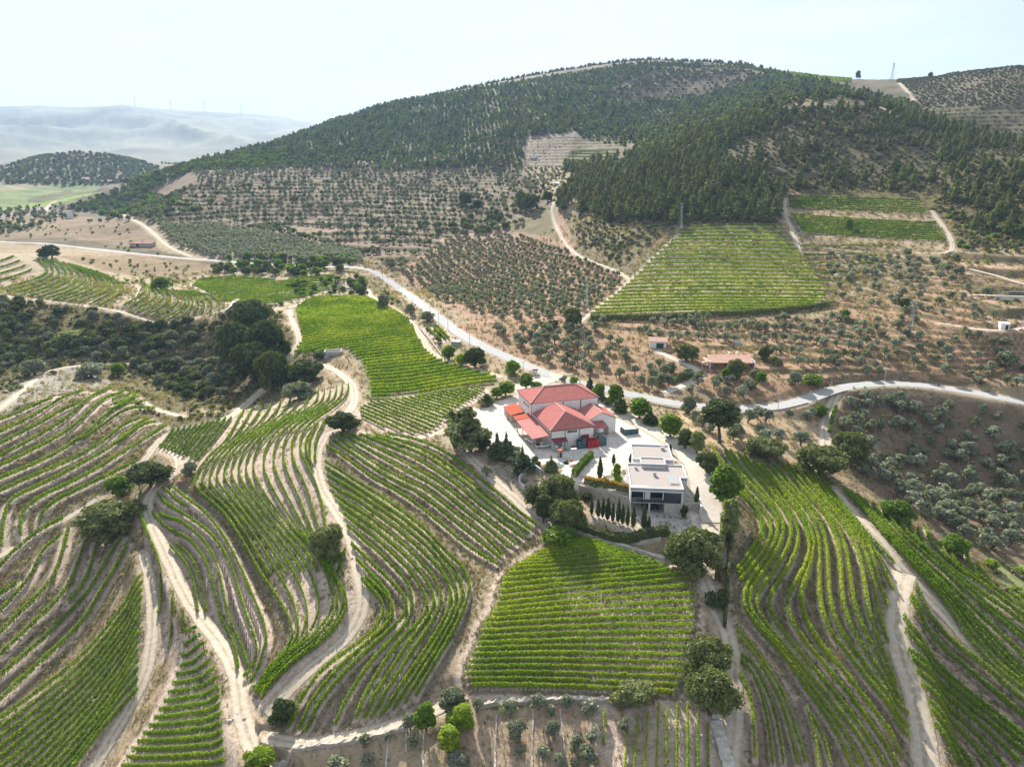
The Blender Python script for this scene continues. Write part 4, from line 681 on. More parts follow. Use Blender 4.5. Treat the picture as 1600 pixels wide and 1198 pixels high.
def proto(kind, seed, nl, size):
    """a tree of its nominal height in metres: (height, trunk V,F, crown V,F)"""
    global rng
    keep = rng; rng = np.random.default_rng(seed); U = rng.uniform; h = 1
    if kind == 'olive':
        h = 4.2; bl = []; segs = []
        for i in range(U(4, 7).__int__()):
            a = U(0, 6.28); r = U(.4, 1.25); c = (r*math.cos(a), r*math.sin(a), U(1.5, 3.0)); bl.append((*c, U(.8, 1.2), U(.8, 1.2), U(.7, 1.05)))
            segs.append(([(0, 0, .5), (c[0]*.4, c[1]*.4, 1.3), c], [.16, .1, .04]))
        bl.append((0, 0, 3.1, 1, 1, .9)); segs.append(([(0.05, 0, -.3), (0, 0.03, .4), (0, 0, 1.1)], [.3, .22, .17]))
        bl = bl[:7]; tr = tubes(segs)
    elif kind == 'pine':
        h = 10; bl = []; lean = U(-.5, .5); w_ = U(.8, 1.15)
        for i in range(13):
            t = i/12; z = 1.8+t*7.4; R_ = 2.9*w_*(1-t)**.7*(.75+.25*math.sin(t*9+seed))+.45; a = i*2.4+U(0, 1); r = R_*.5*U(.6, 1.2); bl.append((r*math.cos(a)+lean*t, r*math.sin(a), z, R_*.62, R_*.62, .9*U(.8, 1.2)))
        tr = tubes([([(0, 0, -.5), (lean*.3, 0, 3.5), (lean*.8, 0, 7), (lean, 0, 9.2)], [.26, .2, .12, .04])]+[([(lean*.4, 0, b[2]-.6), (b[0], b[1], b[2])], [.07, .03]) for b in bl[:7]])
    elif kind == 'fir':
        h = 9; bl = []
        for i in range(26):
            t = i/25; z = .9+t*7.7; R_ = 2.3*(1-t)**.9+.16; n = 3 if t < .6 else 1
            for q in range(n): a = U(0, 6.28); r = R_*.6*(n > 1); bl.append((r*math.cos(a), r*math.sin(a), z+U(-.2, .2), R_*.5, R_*.5, .32+.2*(1-t)))
        tr = tubes([([(0, 0, -.4), (0, 0, 4), (0, 0, 8.6)], [.24, .14, .03])])
    elif kind == 'cypress':
        h = 5; bl = [(U(-.03, .03), U(-.03, .03), .55+i*.42, .42*math.sin(min(1, (i+1.6)/5)*1.5)*(1-(i/10.6)**2.2)+.05, .42*math.sin(min(1, (i+1.6)/5)*1.5)*(1-(i/10.6)**2.2)+.05, .42) for i in range(11)]
        tr = tubes([([(0, 0, -.3), (0, 0, 1), (0, 0, 4)], [.09, .07, .02])])
    elif kind in ('oak', 'round'):
        h = 6.6 if kind == 'oak' else 6; bl = []; segs = [([(0, 0, -.5), (.1, 0, 1.2), (0, .1, 2.6)], [.38, .3, .24])]; n = 19
        for i in range(n):
            a = i*2.4+U(0, .6); t = (i+.5)/n; r = 2.75*math.sqrt(t)*U(.75, 1.05); z = h*.64-((r/2.9)**2)*1.25+U(-.45, .7); z = z if i % 3 else z*U(.38, .62); c = (r*math.cos(a), r*math.sin(a), z); s = U(.95, 1.5); bl.append((*c, s, s, s*U(.7, 1.0)))
            if i % 3 == 0: segs.append(([(0, .05, 2.0), (c[0]*.5, c[1]*.5, z*.7), c], [.16, .1, .04]))
        bl += [(0, 0, h*.42, 1.9, 1.9, 1.6), (0, 0, h*.66, 1.8, 1.8, 1.2)]; tr = tubes(segs)
    elif kind == 'tall':   # broadleaf, taller than wide
        h = 8; bl = []; segs = [([(0, 0, -.5), (.05, 0, 3), (0, .1, 6.5)], [.22, .16, .05])]
        for i in range(16):
            t = (i+.5)/16; z = 1.9+t*5.3; R_ = 1.9*math.sin(math.pi*(t*.78+.16))**.8; a = i*2.4; r = R_*.6*U(.6, 1.1); s = U(.7, 1.1); bl.append((r*math.cos(a), r*math.sin(a), z, s, s, s*.9))
        tr = tubes(segs)
    elif kind == 'stone':  # flat umbrella pine with a bare leaning trunk
        h = 12; bl = []; segs = [([(0, 0, -.5), (.3, 0, 3), (.7, .2, 6.5), (.6, 0, 10)], [.35, .28, .2, .08])]
        for i in range(15):
            t = i/15; a = i*2.4; z = 5.8+t*5.4; R_ = 3.4*math.sin(math.pi*(t*.75+.2)); r = R_*U(.45, .8); s = U(1.1, 1.7); bl.append((.5+r*math.cos(a), r*math.sin(a), z, s, s, s*.65)); 
            if i % 2 == 0: segs.append(([(.55, .1, max(4.5, z-2)), (.5+r*math.cos(a), r*math.sin(a), z)], [.13, .04]))
        tr = tubes(segs)
    else:  # shrub
        h = 2; bl = [(U(-.8, .8), U(-.8, .8), U(.45, 1.1), U(.5, .9), U(.5, .9), U(.45, .8)) for i in range(6)]
        tr = tubes([([(0, 0, -.2), (U(-.3, .3), U(-.3, .3), .9)], [.06, .02]), ([(0, 0, -.2), (U(-.4, .4), U(-.4, .4), .8)], [.05, .02])], 4)
    cr = blobleaves(bl, nl, size); rng = keep; return h, tr, cr
NV = 4
SPEC = {  # kind: (leaves high, size high, leaves mid, size mid, leaves low, size low)
 'olive': (1500, .15, 420, .26, 90, .5), 'pine': (2600, .26, 900, .42, 150, .95), 'fir': (3200, .2, 1400, .3, 200, .7), 'cypress': (1500, .11, 700, .15, 120, .3), 'oak': (9000, .18, 1700, .34, 300, .8),
 'round': (9000, .165, 1700, .3, 300, .7), 'tall': (6000, .2, 1400, .32, 260, .7), 'stone': (5000, .24, 2400, .35, 400, .8), 'shrub': (900, .12, 260, .21, 46, .42)}
NAMES = {'olive': 'olive_tree', 'pine': 'pine_tree', 'fir': 'conifer_tree', 'cypress': 'cypress_tree', 'oak': 'oak_tree', 'round': 'broadleaf_tree', 'tall': 'broadleaf_tree', 'stone': 'pine_tree', 'shrub': 'shrub'}
CATS = {'olive': 'olive tree', 'pine': 'pine tree', 'fir': 'conifer tree', 'cypress': 'cypress tree', 'oak': 'oak tree', 'round': 'tree', 'tall': 'tree', 'stone': 'pine tree', 'shrub': 'shrub'}
PC = {}
def pmesh(kind, var, lod, leaf):
    key = (kind, var, lod, leaf)
    if key not in PC:
        sp = SPEC[kind]; h, tr, cr = proto(kind, 100+var*7+len(kind)*31, sp[lod*2], sp[lod*2+1]); bm = MATS['olive_bark' if kind == 'olive' else 'bark']
        PC[key] = (h, mesh_np('trunk', tr[0], tr[1], bm, True), mesh_np('crown', cr[0], cr[1], LM[leaf]), tr, cr)
    return PC[key]
T = []   # every tree: dict
def tree(x, y, kind, h, leaf=None, label=None, group=None, wide=1.0, cat=None, name=None, hero=False, z=None):
    T.append(dict(x=x, y=y, z=float(hgt(x, y))-.05 if z is None else z, kind=kind, h=h, leaf=leaf or kind, label=label, group=group, wide=wide, cat=cat, name=name, hero=hero, v=int(rng.integers(NV)), rz=float(rng.uniform(0, 6.28))))
NOM = {k: proto(k, 5, 20, .1)[0] for k in SPEC}; NW = {'olive': 4.0, 'pine': 4.6, 'fir': 4.6, 'cypress': .9, 'oak': 7.6, 'round': 7.6, 'tall': 4.6, 'stone': 8.4, 'shrub': 2.6}
def hero(u, v, top, wpx, kind, leaf, label, group=None, cat=None, name=None):
    x, y, z = at(u, v); _, d = project(np.array([[x, y, z]])); d = d[0]; dp = math.atan2(CAMZ-z, math.hypot(x, y)); W_ = wpx*d/F
    hp = (v-top)*d/F; h = max((hp-.45*W_*math.sin(dp))/math.cos(dp), .35*hp)
    sc = h/NOM[kind]; tree(x, y, kind, h*1.04, leaf, label, group, wide=1.12*W_/(NW[kind]*sc), cat=cat, name=name, hero=True)
# ---- the trees one can point at
for a in [
 (537,674,634,50,'oak','dark','dark round oak standing where the pale tracks meet left of the winery'),
 (512,868,808,56,'oak','oak','spreading oak beside the pale track among the curved vine rows'),
 (873,853,815,50,'round','green','bright green dome-shaped tree at the end of the boundary wall'),
 (1078,884,804,80,'oak','oak','large dense oak in front of the paved court of the villa'),
 (1121,948,910,30,'shrub','dark','dark round bush beside the tall climbing hedge', None, 'bush', 'bush'),
 (872,785,728,54,'oak','oak','upper of two big rounded oaks below the yard'),
 (886,832,766,56,'oak','oak','lower of two big rounded oaks below the yard'),
 (832,785,750,30,'round','dark','small dark tree beside the concrete pit'),
 (849,815,768,30,'tall','dark','dark narrow tree pressed against the lower big oak'),
 (777,716,671,26,'fir','fir','left of the two close dark spires by the yard'),
 (791,716,671,25,'fir','fir','right of the two close dark spires by the yard'),
 (816,738,692,30,'fir','fir','single dark spire nearest the parked pickup'),
 (861,738,712,20,'fir','pine','small greenish spire behind the rounded oaks'),
 (735,702,628,46,'pine','pine','tall dark pine leaning over the curved hedge'),
 (722,672,634,30,'pine','dark','slim dark pine behind the tall leaning one'),
 (755,704,672,26,'tall','dark','low dark tree between the tall pine and the spires'),
 (706,655,638,16,'pine','pine','small pine at the corner of the slanting vine block'),
 (836,722,708,14,'round','olive','little olive-green tree beside the single spire'),
 (760,745,724,18,'olive','olive','small olive alone on the bank below the yard'),
 (790,618,592,30,'tall','green','bright green tree behind the edge of the yard near the vines'),
 (776,622,602,22,'tall','green','low green tree at the far corner of the yard'),
 (760,632,612,20,'pine','dark','dark pine at the far corner of the yard'),
 (801,584,558,25,'round','green','round bright green tree alone on the verge below the road'),
 (822,606,580,26,'tall','green','leafy light green tree behind the small lean-to'),
 (838,607,592,18,'round','green','low round green bush behind the big hall'),
 (882,598,584,14,'olive','olive','small olive tree showing over the ridge of the big hall'),
 (896,600,584,16,'round','green','rounded green tree showing over the ridge of the big hall'),
 (921,612,582,12,'fir','fir','dark spire just behind the end of the big hall'),
 (936,622,598,20,'tall','green','bright green tree at the right end of the big hall'),
 (961,636,600,28,'tall','green','bright tree in the line beside the drive nearest the road'),
 (968,645,612,22,'fir','dark','dark conifer in the line beside the drive'),
 (999,655,620,34,'tall','green','broad bright tree in the middle of the line beside the drive'),
 (1016,664,636,22,'fir','dark','small dark conifer next to the broad bright tree'),
 (1047,682,642,38,'tall','green','large bright tree where the drive bends toward the villa'),
 (1070,702,668,26,'tall','dark','dark tree just below the large bright tree at the bend'),
 (1088,712,674,26,'tall','pale','pale feathery tree in the line beside the drive'),
 (1104,744,703,38,'oak','dark','dark rounded tree beside the villa drive'),
 (1131,792,726,50,'tall','green','big bright green tree at the top of the lush vineyard'),
 (1137,846,776,32,'tall','pale','pale slender tree at the top of the climbing hedge'),
 (1125,692,616,64,'stone','dark','tall dark umbrella pine below the main road'),
 (1196,714,672,62,'oak','oak','wide spreading oak on the straw slope above the vines'),
 (1281,742,680,78,'oak','oak','biggest oak beside the olive grove on the right'),
 (1326,724,660,56,'oak','oak','tall oak behind the biggest one at the olive grove'),
 (1106,1050,975,70,'oak','oak','upper half of the tall grey-green thicket beside the square block'),
 (1110,1108,1018,76,'oak','oak','lower half of the tall grey-green thicket beside the square block'),
 (991,1098,1050,64,'oak','oak','grey-green bushy oak at the foot of the square block'),
 (975,1100,1078,22,'shrub','olive','small round bush against the foot of the bushy oak', None, 'bush', 'bush'),
 (708,1110,1067,46,'round','olive','grey-green tree at the upper end of the dry stone wall'),
 (722,1140,1094,42,'tall','lime','yellow-green tree just below the grey-green one'),
 (703,1178,1128,42,'tall','lime','second yellow-green tree, nearest the bottom edge'),
 (717,1205,1165,40,'round','silver','silvery bush at the bottom edge below the yellow-green trees'),
 (666,1146,1098,34,'tall','green','green tree left of the yellow-green pair'),
 (641,1142,1113,24,'round','olive','small rounded green tree left of the green one'),
 (444,1120,1074,40,'oak','dark','dark round bush tree at the edge of the bare turning place'),
 (409,1206,1162,50,'round','lime','yellow-green bush cut by the bottom edge'),
 (172,834,765,86,'oak','oak','large dark thicket tree between the terraces and the tan track'),
 (150,828,790,44,'oak','oak','left shoulder of the large dark thicket'),
 (212,812,782,34,'round','oak','small rounded tree at the right foot of the thicket'),
 (237,762,712,64,'round','dark','dark leafy tree beside the bend of the tan track'),
 (188,770,734,38,'round','green','bright green shrub tree between terraces and thicket'),
 (298,740,716,24,'round','olive','single round olive-green tree by the ruined stone hut'),
 (467,622,588,52,'round','olive','round grey-green tree at the head of the fan of vines'),
 (478,594,552,56,'oak','dark','very dark dense tree beside the small white tank'),
 (500,560,545,24,'round','dark','dark shrub above the small white tank'),
 (440,604,560,46,'round','dark','dark tree in the hollow left of the very dark one'),
 (395,520,458,56,'oak','dark','topmost of the tall dark eucalyptus trees'),
 (372,560,490,60,'oak','dark','left one of the tall dark eucalyptus trees'),
 (418,565,485,64,'oak','dark','right one of the tall dark eucalyptus trees'),
 (398,596,520,66,'oak','dark','central big dark eucalyptus tree above the gully'),
 (428,608,535,48,'oak','dark','lowest of the tall dark eucalyptus trees'),
 (143,590,560,44,'round','silver','silvery grey bush beside the light curving track'),
 (186,588,562,24,'round','green','small green tree right of the silvery bush'),
 (54,586,556,36,'round','olive','grey-green bush left of the light curving track'),
 (115,535,510,48,'round','pale','yellowish leafy bush on the dark gully slope'),
 (68,403,386,17,'oak','dark','left dark tree of the pair beside the far road'),
 (82,404,379,24,'oak','dark','right dark tree of the pair beside the far road'),
 (253,452,428,30,'oak','green','dark green round tree at the end of the straw field'),
 (742,572,536,32,'oak','dark','dark round tree between the track and the main road'),
 (722,572,548,24,'round','lime','yellow-green tree left of the dark round tree'),
 (702,562,534,24,'round','green','dark green shrub below the three short vine rows'),
 (668,502,484,22,'round','olive','grey-green tree by the road above the three short rows'),
 (642,492,472,14,'olive','olive','small leaning olive on the bank below the road'),
 (600,482,456,22,'round','olive','rounded olive tree at the top of the bright green block'),
 (566,462,444,18,'round','dark','very dark round tree at the bend of the field track'),
 (895,510,474,30,'oak','oak','round oak at the foot of the slanting farm track'),
 (860,512,496,26,'shrub','dark','low dark thicket left of the round oak', None, 'bush', 'bush'),
 (1072,562,530,36,'oak','oak','broad tree left of the pink-roofed farmhouse'),
 (1149,590,554,30,'oak','oak','tree standing in front of the pink-roofed farmhouse'),
 (1133,596,574,16,'tall','green','small bright tree at the farmhouse drive'),
 (1195,560,536,24,'oak','dark','dark tree behind the farmhouse on the right'),
 (1242,600,576,24,'round','olive','clipped round tree above the road right of the farmhouse'),
 (1270,598,577,34,'round','green','wide bright green tree above the road right of the farmhouse'),
 (1282,648,624,22,'round','green','green tree at the mouth of the side track'),
 (1076,645,612,26,'round','olive','big olive tree standing over the road edge'),
 (1490,864,826,40,'round','green','dome-shaped green bush at the edge of the olive grove'),
 (1401,812,770,46,'round','green','broad-leaved fig tree at the top of the fanning vines'),
 (1548,885,868,24,'round','lime','yellowish bush on the grassy patch at the right edge'),
 (1572,572,540,30,'round','olive','leafy green thicket at the right edge above the road'),
 (814,324,292,20,'oak','oak','left of the two dark round trees in the far hollow'),
 (829,328,298,28,'oak','dark','right of the two dark round trees in the far hollow'),
 (856,314,297,18,'oak','dark','small dark tree above the two in the far hollow'),
 (728,322,296,24,'oak','dark','dark tree in the middle of the terraced hillside'),
 (746,326,308,16,'oak','dark','small dark tree on the terraced hillside'),
 (1340,124,111,8,'round','dark','lone tree on the skyline left of the pylon'),
 (1453,122,113,8,'round','dark','lone tree on the skyline right of the pylon'),
 (1325,360,340,12,'round','green','single small tree between the two high vine plots'),
 (1411,482,462,20,'round','dark','dark round tree beside the lattice tower'),
 (1319,498,480,18,'round','green','bright bush below the corner of the terraced plot'),
 (1000,716,700,10,'round','pale','small pale shrub behind the flat-roofed villa'),
 (1029,718,698,12,'round','rust','small rust-coloured shrub behind the flat-roofed villa'),
 (963,754,722,13,'tall','lime','bright green narrow tree in the villa garden'),
 (965,757,738,15,'round','lime','low bright green bush in the villa garden'),
 (1069,802,778,12,'round','dark','dark shrub against the corner of the villa'),
 (918,776,760,18,'round','dark','small dark shrub at the end of the orange-topped hedge'),
 (898,784,764,14,'round','pale','thin pale tree at the left end of the cypress row'),
]: hero(*a)
G = 'cypresses in a row above the court'
for u, v, t, w_, lb in [(924,807,782,5.5,'first and leftmost slim cypress of the row'),(934,810,782,7,'second slim cypress of the row from the left'),(941.5,811,781,6,'third slim cypress of the row from the left'),(949,815,781,8,'fourth and stoutest slim cypress of the row'),
 (957,817,788,6,'fifth slim cypress of the row from the left'),(965.5,819,783,7,'sixth slim cypress of the row from the left'),(972.5,822,791,6,'seventh slim cypress of the row from the left'),(980,825,795,6,'eighth slim cypress of the row from the left'),(989,828,791,7,'ninth slim cypress of the row, near the villa post'),
 (1005,832,791,8,'tenth and tallest slim cypress of the row'),(1013,833,810,6,'short cypress at the right end of the row')]: hero(u, v, t, w_, 'cypress', 'dark', lb, G)
for u, v, t, w_, lb in [(937,752,719,8,'slim cypress behind the orange-topped hedge'),(958.5,726,709,5,'thin cypress on the lawn behind the bright narrow tree'),(985,724,709,5,'small cypress against the back corner of the villa'),(1088,786,757,6,'slim cypress right of the villa by the drive'),(1047,708,694,4,'tiny cypress behind the villa roof')]: hero(u, v, t, w_, 'cypress', 'dark', lb)
G = 'olive trees in the strips at the bottom edge'
for u, v, t, w_, lb in [(797,1120,1088,30,'leftmost olive under the dry stone wall'),(841,1108,1078,27,'second olive under the dry stone wall'),(886,1106,1080,24,'third olive under the dry stone wall'),(922,1118,1090,28,'fourth olive under the dry stone wall'),(862,1118,1098,18,'small olive just below the dry wall'),
 (812,1160,1118,31,'tall dense olive in the second strip'),(866,1155,1121,24,'narrow olive in the third strip'),(813,1184,1160,20,'small olive at the foot of the tall dense one'),(898,1174,1144,22,'dark olive in the fourth strip'),(927,1158,1132,22,'pale olive beside the single short vine row'),(919,1198,1158,32,'broad olive near the bottom edge'),
 (848,1190,1162,20,'pale small olive near the bottom edge'),(872,1205,1172,26,'silvery olive cut by the bottom edge'),(977,1142,1117,20,'lone olive above the thin vine rows'),(747,1112,1088,16,'thin olive at the left end of the dry wall'),(568,1172,1150,20,'olive under the long curved stone wall'),(572,1196,1174,24,'olive below the long curved stone wall'),
 (643,1170,1146,18,'small olive beside the white terrace edge'),(525,1205,1175,34,'grey bush olive at the bottom edge'),(605,1160,1146,14,'tiny olive just below the curved wall'),(900,1205,1180,20,'dark olive at the bottom edge')]: hero(u, v, t, w_, 'olive', 'silver' if 'pale' in lb or 'silvery' in lb else 'olive', lb, G)
# ---- groves and woods
def scatter(poly, kind, h, step, leaf=None, label='', group='', jit=.3, prob=1.0, rows=None, hv=.2, extra=None, wide=(.95, 1.3), mask=None, vr=.5, name=None, cat=None):
    P = w2(poly); mn = P.min(0)-5; mxx = P.max(0)+5
    if rows is not None: q = w2(rows); d = (q[1]-q[0])/np.hypot(*(q[1]-q[0])); nn = np.array([-d[1], d[0]])
    else: a = 2.1; d = np.array([math.cos(a), math.sin(a)]); nn = np.array([-d[1], d[0]])
    cen = (mn+mxx)/2; Rm = np.hypot(*(mxx-mn))/2; n = int(Rm/step)+1; I, J = np.meshgrid(np.arange(-n, n+1), np.arange(-n, n+1)); X = cen+(I.ravel()*step)[:, None]*d+(J.ravel()*step)[:, None]*nn
    X = X+rng.uniform(-jit, jit, X.shape)*step; X = X[(X > mn).all(1) & (X < mxx).all(1)]
    if len(X) == 0: return
    z = hgt(X[:, 0], X[:, 1]); uv, dd_ = project(np.stack([X[:, 0], X[:, 1], z], 1)); k = inpoly(uv, poly) & (X[:, 1] > 20); X = X[k]; uv = uv[k]; z = z[k]
    if len(X) == 0: return
    Y = unproj(uv); ok = np.hypot(*(Y-X).T) < np.maximum(25, .06*np.hypot(*X.T)); X = X[ok]; uv = uv[ok]
    tfv = TF[np.clip(np.round(np.interp(np.arctan2(X[:, 0], X[:, 1]), azs, np.arange(NA))).astype(int), 0, NA-1), np.clip(np.round(np.interp(np.log(np.hypot(*X.T)), lrs, np.arange(NR))).astype(int), 0, NR-1)]; onb = (tfv < 0) | ((tfv > .3) & (tfv < .7)); X = X[onb]; uv = uv[onb]
    if len(X) == 0: return
    pr = prob+vr*fbm(X[:, 0]/35, X[:, 1]/35, 13, 3)*2 if prob < 1 else np.ones(len(X)); k = rng.uniform(0, 1, len(X)) < pr
    k &= bil(DR, azs, lrs, np.arctan2(X[:, 0], X[:, 1]), np.log(np.hypot(*X.T))) > 1.6
    if mask is not None: k &= ~np.any([inpoly(uv, p) for p in mask], 0)
    X = X[k]; z = hgt(X[:, 0], X[:, 1])
    for (x, y), zz in zip(X, z): 
        lf = leaf if isinstance(leaf, str) or leaf is None else leaf[int(rng.integers(len(leaf)))]
        tree(x, y, kind, h*rng.uniform(1-hv, 1+hv), lf, label, group, wide=rng.uniform(*wide), z=float(zz)-.08, name=name, cat=cat)
E1 = [(660,505),(560,415),(700,360)]
scatter([(1300,640),(1345,612),(1500,622),(1620,650),(1620,880),(1560,868),(1510,850),(1420,800),(1340,740),(1295,700)], 'olive', 5.0, 5.8, ('olive','olive','silver'), 'olive tree in the shaded grove on the right below the road', 'olive trees in the grove below the road', .34, .92, hv=.25)
scatter([(1060,640),(1270,648),(1290,690),(1230,700),(1150,690),(1100,680),(1060,660)], 'olive', 4.6, 6.2, ('olive','silver'), 'olive tree on the brown bank between road and lush vineyard', 'olive trees on the bank below the road', .35, .75)
scatter([(740,515),(920,510),(1010,560),(1090,560),(1090,600),(1180,600),(1170,625),(1040,615),(900,578),(810,553)], 'olive', 4.6, 6.6, ('olive','silver'), 'olive tree on the reddish slope above the road', 'olive trees on the reddish slope', .36, .8)
scatter([(930,503),(1300,497),(1480,505),(1620,535),(1620,615),(1500,600),(1400,592),(1290,592),(1180,540),(1050,535)], 'olive', 4.0, 4.2, ('silver','olive'), 'olive tree on the low terraces beyond the farmhouse', 'olive trees on the low terraces', .22, .85, rows=[(1200,560),(1400,560)])
scatter([(1270,400),(1480,398),(1540,440),(1560,500),(1480,500),(1310,480)], 'olive', 4.2, 5.0, ('silver','olive'), 'olive tree on the dry slope around the lattice tower', 'olive trees around the lattice tower', .4, .75)
scatter([(622,430),(700,372),(800,368),(870,385),(970,428),(985,440),(905,503),(800,505),(735,490),(690,470)], 'olive', 4.0, 7.0, 'olive', 'olive tree in the regular brown grove in the middle distance', 'olive trees in the regular brown grove', .16, rows=[(700,400),(850,470)], hv=.15)
scatter([(245,352),(330,352),(450,372),(565,398),(572,413),(480,410),(335,402),(270,382)], 'olive', 5.0, 6.0, 'silver', 'silvery olive tree in the dense grey grove', 'olive trees in the dense grey grove', .15, rows=[(300,370),(500,400)], hv=.15)
scatter([(200,335),(300,292),(480,272),(620,268),(800,266),(860,300),(815,350),(690,372),(620,425),(590,405),(450,368),(330,348),(245,348)], 'olive', 5.0, 6.2, ('olive','olive','dark'), 'olive tree on the far terraced hillside', 'olive trees on the far terraced hillside', .2, .95, rows=[(350,330),(700,330)], hv=.3)
scatter([(300,270),(450,258),(620,262),(620,272),(480,276),(320,292)], 'olive', 5, 8, 'olive', 'olive tree on the far terraced hillside', 'olive trees on the far terraced hillside', .4, .7)
scatter([(0,325),(110,320),(120,340),(60,355),(0,372)], 'olive', 5, 10, ('olive','dark'), 'small olive tree on the straw knoll at far left', 'olive trees on the straw knoll', .4, .8)
scatter([(110,350),(240,345),(250,352),(200,342)], 'olive', 5, 9, 'olive', 'small olive tree on the straw knoll at far left', 'olive trees on the straw knoll', .4, .8)
scatter([(110,325),(300,250),(420,238),(560,250),(420,262),(300,266),(230,300),(330,335),(200,345)], 'oak', 6, 9, ('dark','green','oak'), 'dark orchard tree on the foot of the wooded hill', 'trees at the foot of the wooded hill', .25, .97)
big_open = [[(822,214),(905,206),(890,262),(820,258)], [(900,230),(1000,228),(990,262),(900,262)], [(950,140),(1040,105),(1170,108),(1200,118),(1100,150),(1000,158)]]
scatter([(240,275),(400,229),(600,166),(800,130),(1000,98),(1160,103),(1290,130),(1420,158),(1420,172),(1200,175),(1080,215),(1000,240),(900,215),(820,215),(815,262),(640,266),(420,262),(300,268)], 'oak', 4.4, 6.6, ('pine','green','dark','pine'), 'round dark tree in the wood covering the big hill', 'trees on the big hill', .25, .98, hv=.3, mask=big_open, wide=(.75, 1.1), rows=[(450,240),(750,200)])
scatter([(240,275),(400,229),(600,166),(800,130),(1000,98),(1160,103),(1290,130),(1420,158),(1420,172),(1200,175),(1080,215),(1000,240),(900,215),(820,215),(815,262),(640,266),(560,240),(420,245),(300,262)], 'pine', 7.5, 10, ('pine','fir','pine'), 'pine tree in the wood covering the big hill', 'pine trees on the big hill', .4, .42, hv=.35, mask=big_open, wide=(1.1, 1.7), vr=1.2)
scatter([(950,145),(1040,108),(1170,110),(1200,120),(1100,152),(1000,160)], 'oak', 4.5, 8.5, ('scrub','oak','pine'), 'scrubby tree near the top of the big hill', 'scrub trees on the hilltop', .4, .8)
# crest fringe
for u in np.arange(250, 1170, 1.5):
    sk = None
    u += rng.uniform(-1.5, 1.5); uu = np.array([[u, 100.0]]); dxy = rays(uu)[0]; i_ = int(np.interp(math.atan2(u-800, F*(cp+.35*sp)), azs, np.arange(NA))); j_ = int(np.argmax(np.where(lrs < math.log(2400), EL[i_], -9))); tree(GX[i_, j_], GY[i_, j_], 'pine', rng.uniform(2.5, 7.5), 'pine', 'pine tree in the wood covering the big hill', 'pine trees on the big hill', wide=1.5, z=float(HG[i_, j_])-.5)
spur_open = [[(1120,225),(1230,200),(1300,230),(1250,262),(1150,258),(1090,250)], [(1225,300),(1480,300),(1500,390),(1225,390)], [(1300,200),(1420,215),(1400,250),(1320,250)]]
scatter([(895,335),(1000,260),(1080,232),(1200,290),(1230,300),(1215,348),(1075,350),(1010,352),(930,345)], 'pine', 11, 7.4, ('pine','pine','oak'), 'tall pine tree in the wood on the near spur', 'pine trees on the near spur', .36, .92, hv=.3)
scatter([(1080,232),(1230,165),(1400,165),(1620,225),(1620,330),(1500,330),(1450,300),(1230,300)], 'pine', 9.5, 11.5, ('pine','oak','pine'), 'tall pine tree in the wood on the near spur', 'pine trees on the near spur', .4, .55, hv=.35, vr=1.3)
scatter([(1480,300),(1620,290),(1620,375),(1500,360)], 'pine', 10, 10, ('pine','oak'), 'pine tree at the right edge above the terraces', 'pine trees at the right edge', .4, .7, hv=.3)
scatter([(0,262),(60,245),(120,238),(200,245),(250,262),(250,285),(120,290),(0,287)], 'oak', 6, 11, ('pine','oak','dark'), 'tree on the small wooded hill at far left', 'trees on the small wooded hill', .4, .9, hv=.3)
scatter([(0,470),(110,482),(215,505),(330,503),(380,480),(400,540),(380,600),(330,630),(290,622),(250,600),(130,560),(60,560),(0,590)], 'oak', 4.4, 5.4, ('dark','oak','dark','olive'), 'dark shrubby tree in the shaded gully at left', 'shrubby trees in the shaded gully', .42, .8, hv=.45, vr=.9)
scatter([(0,470),(110,482),(215,505),(330,503),(440,470),(440,600),(400,612),(330,635),(250,612),(130,565),(0,620)], 'shrub', 1.7, 3.4, ('scrub','dark','scrub','olive'), 'low shrub on the dark gully slope', 'shrubs on the gully slope', .45, .7, hv=.4)
scatter([(300,405),(420,404),(560,408),(560,425),(480,432),(330,428)], 'oak', 6, 9, ('dark','green','oak'), 'leafy tree in the belt below the far road', 'trees in the belt below the far road', .4, .8)
scatter([(440,445),(560,432),(590,470),(555,460),(470,465)], 'round', 3.4, 6, ('dark','green'), 'garden shrub around the tiny shed', 'shrubs around the tiny shed', .4, .7)
scatter([(640,345),(700,355),(770,330),(800,345),(790,362),(690,372)], 'oak', 6.5, 9, ('dark','oak','olive'), 'dark tree in the damp fold of the hillside', 'trees in the fold of the hillside', .35, .8)
scatter([(1480,330),(1620,330),(1620,420),(1560,410),(1500,395)], 'shrub', 2.4, 5, ('green','oak','scrub'), 'green shrub on the banks at the right edge', 'shrubs on the right banks', .4, .75)
scatter([(1040,560),(1210,555),(1230,600),(1190,610),(1050,605)], 'oak', 3.6, 7, ('oak','green','olive'), 'garden tree around the pink-roofed farmhouse', 'garden trees around the farmhouse', .4, .6, mask=[[(1020,540),(1060,555),(1110,575),(1130,590),(1090,600),(1060,575)], [(1095,540),(1180,540),(1180,580),(1095,580)]])
scatter([(1180,545),(1240,560),(1230,590),(1180,580)], 'oak', 4.5, 7, ('dark','green'), 'garden tree around the pink-roofed farmhouse', 'garden trees around the farmhouse', .4, .8)
scatter([(600,455),(660,500),(700,520),(690,545),(660,505),(600,470)], 'shrub', 2, 5, ('olive','dark'), 'shrub on the bank between main road and field track', 'shrubs on the road bank', .4, .6)
scatter([(700,690),(760,700),(850,760),(840,790),(760,735)], 'shrub', 1.3, 4.5, ('olive','scrub'), 'low shrub on the bank below the yard', 'shrubs on the bank below the yard', .4, .5)
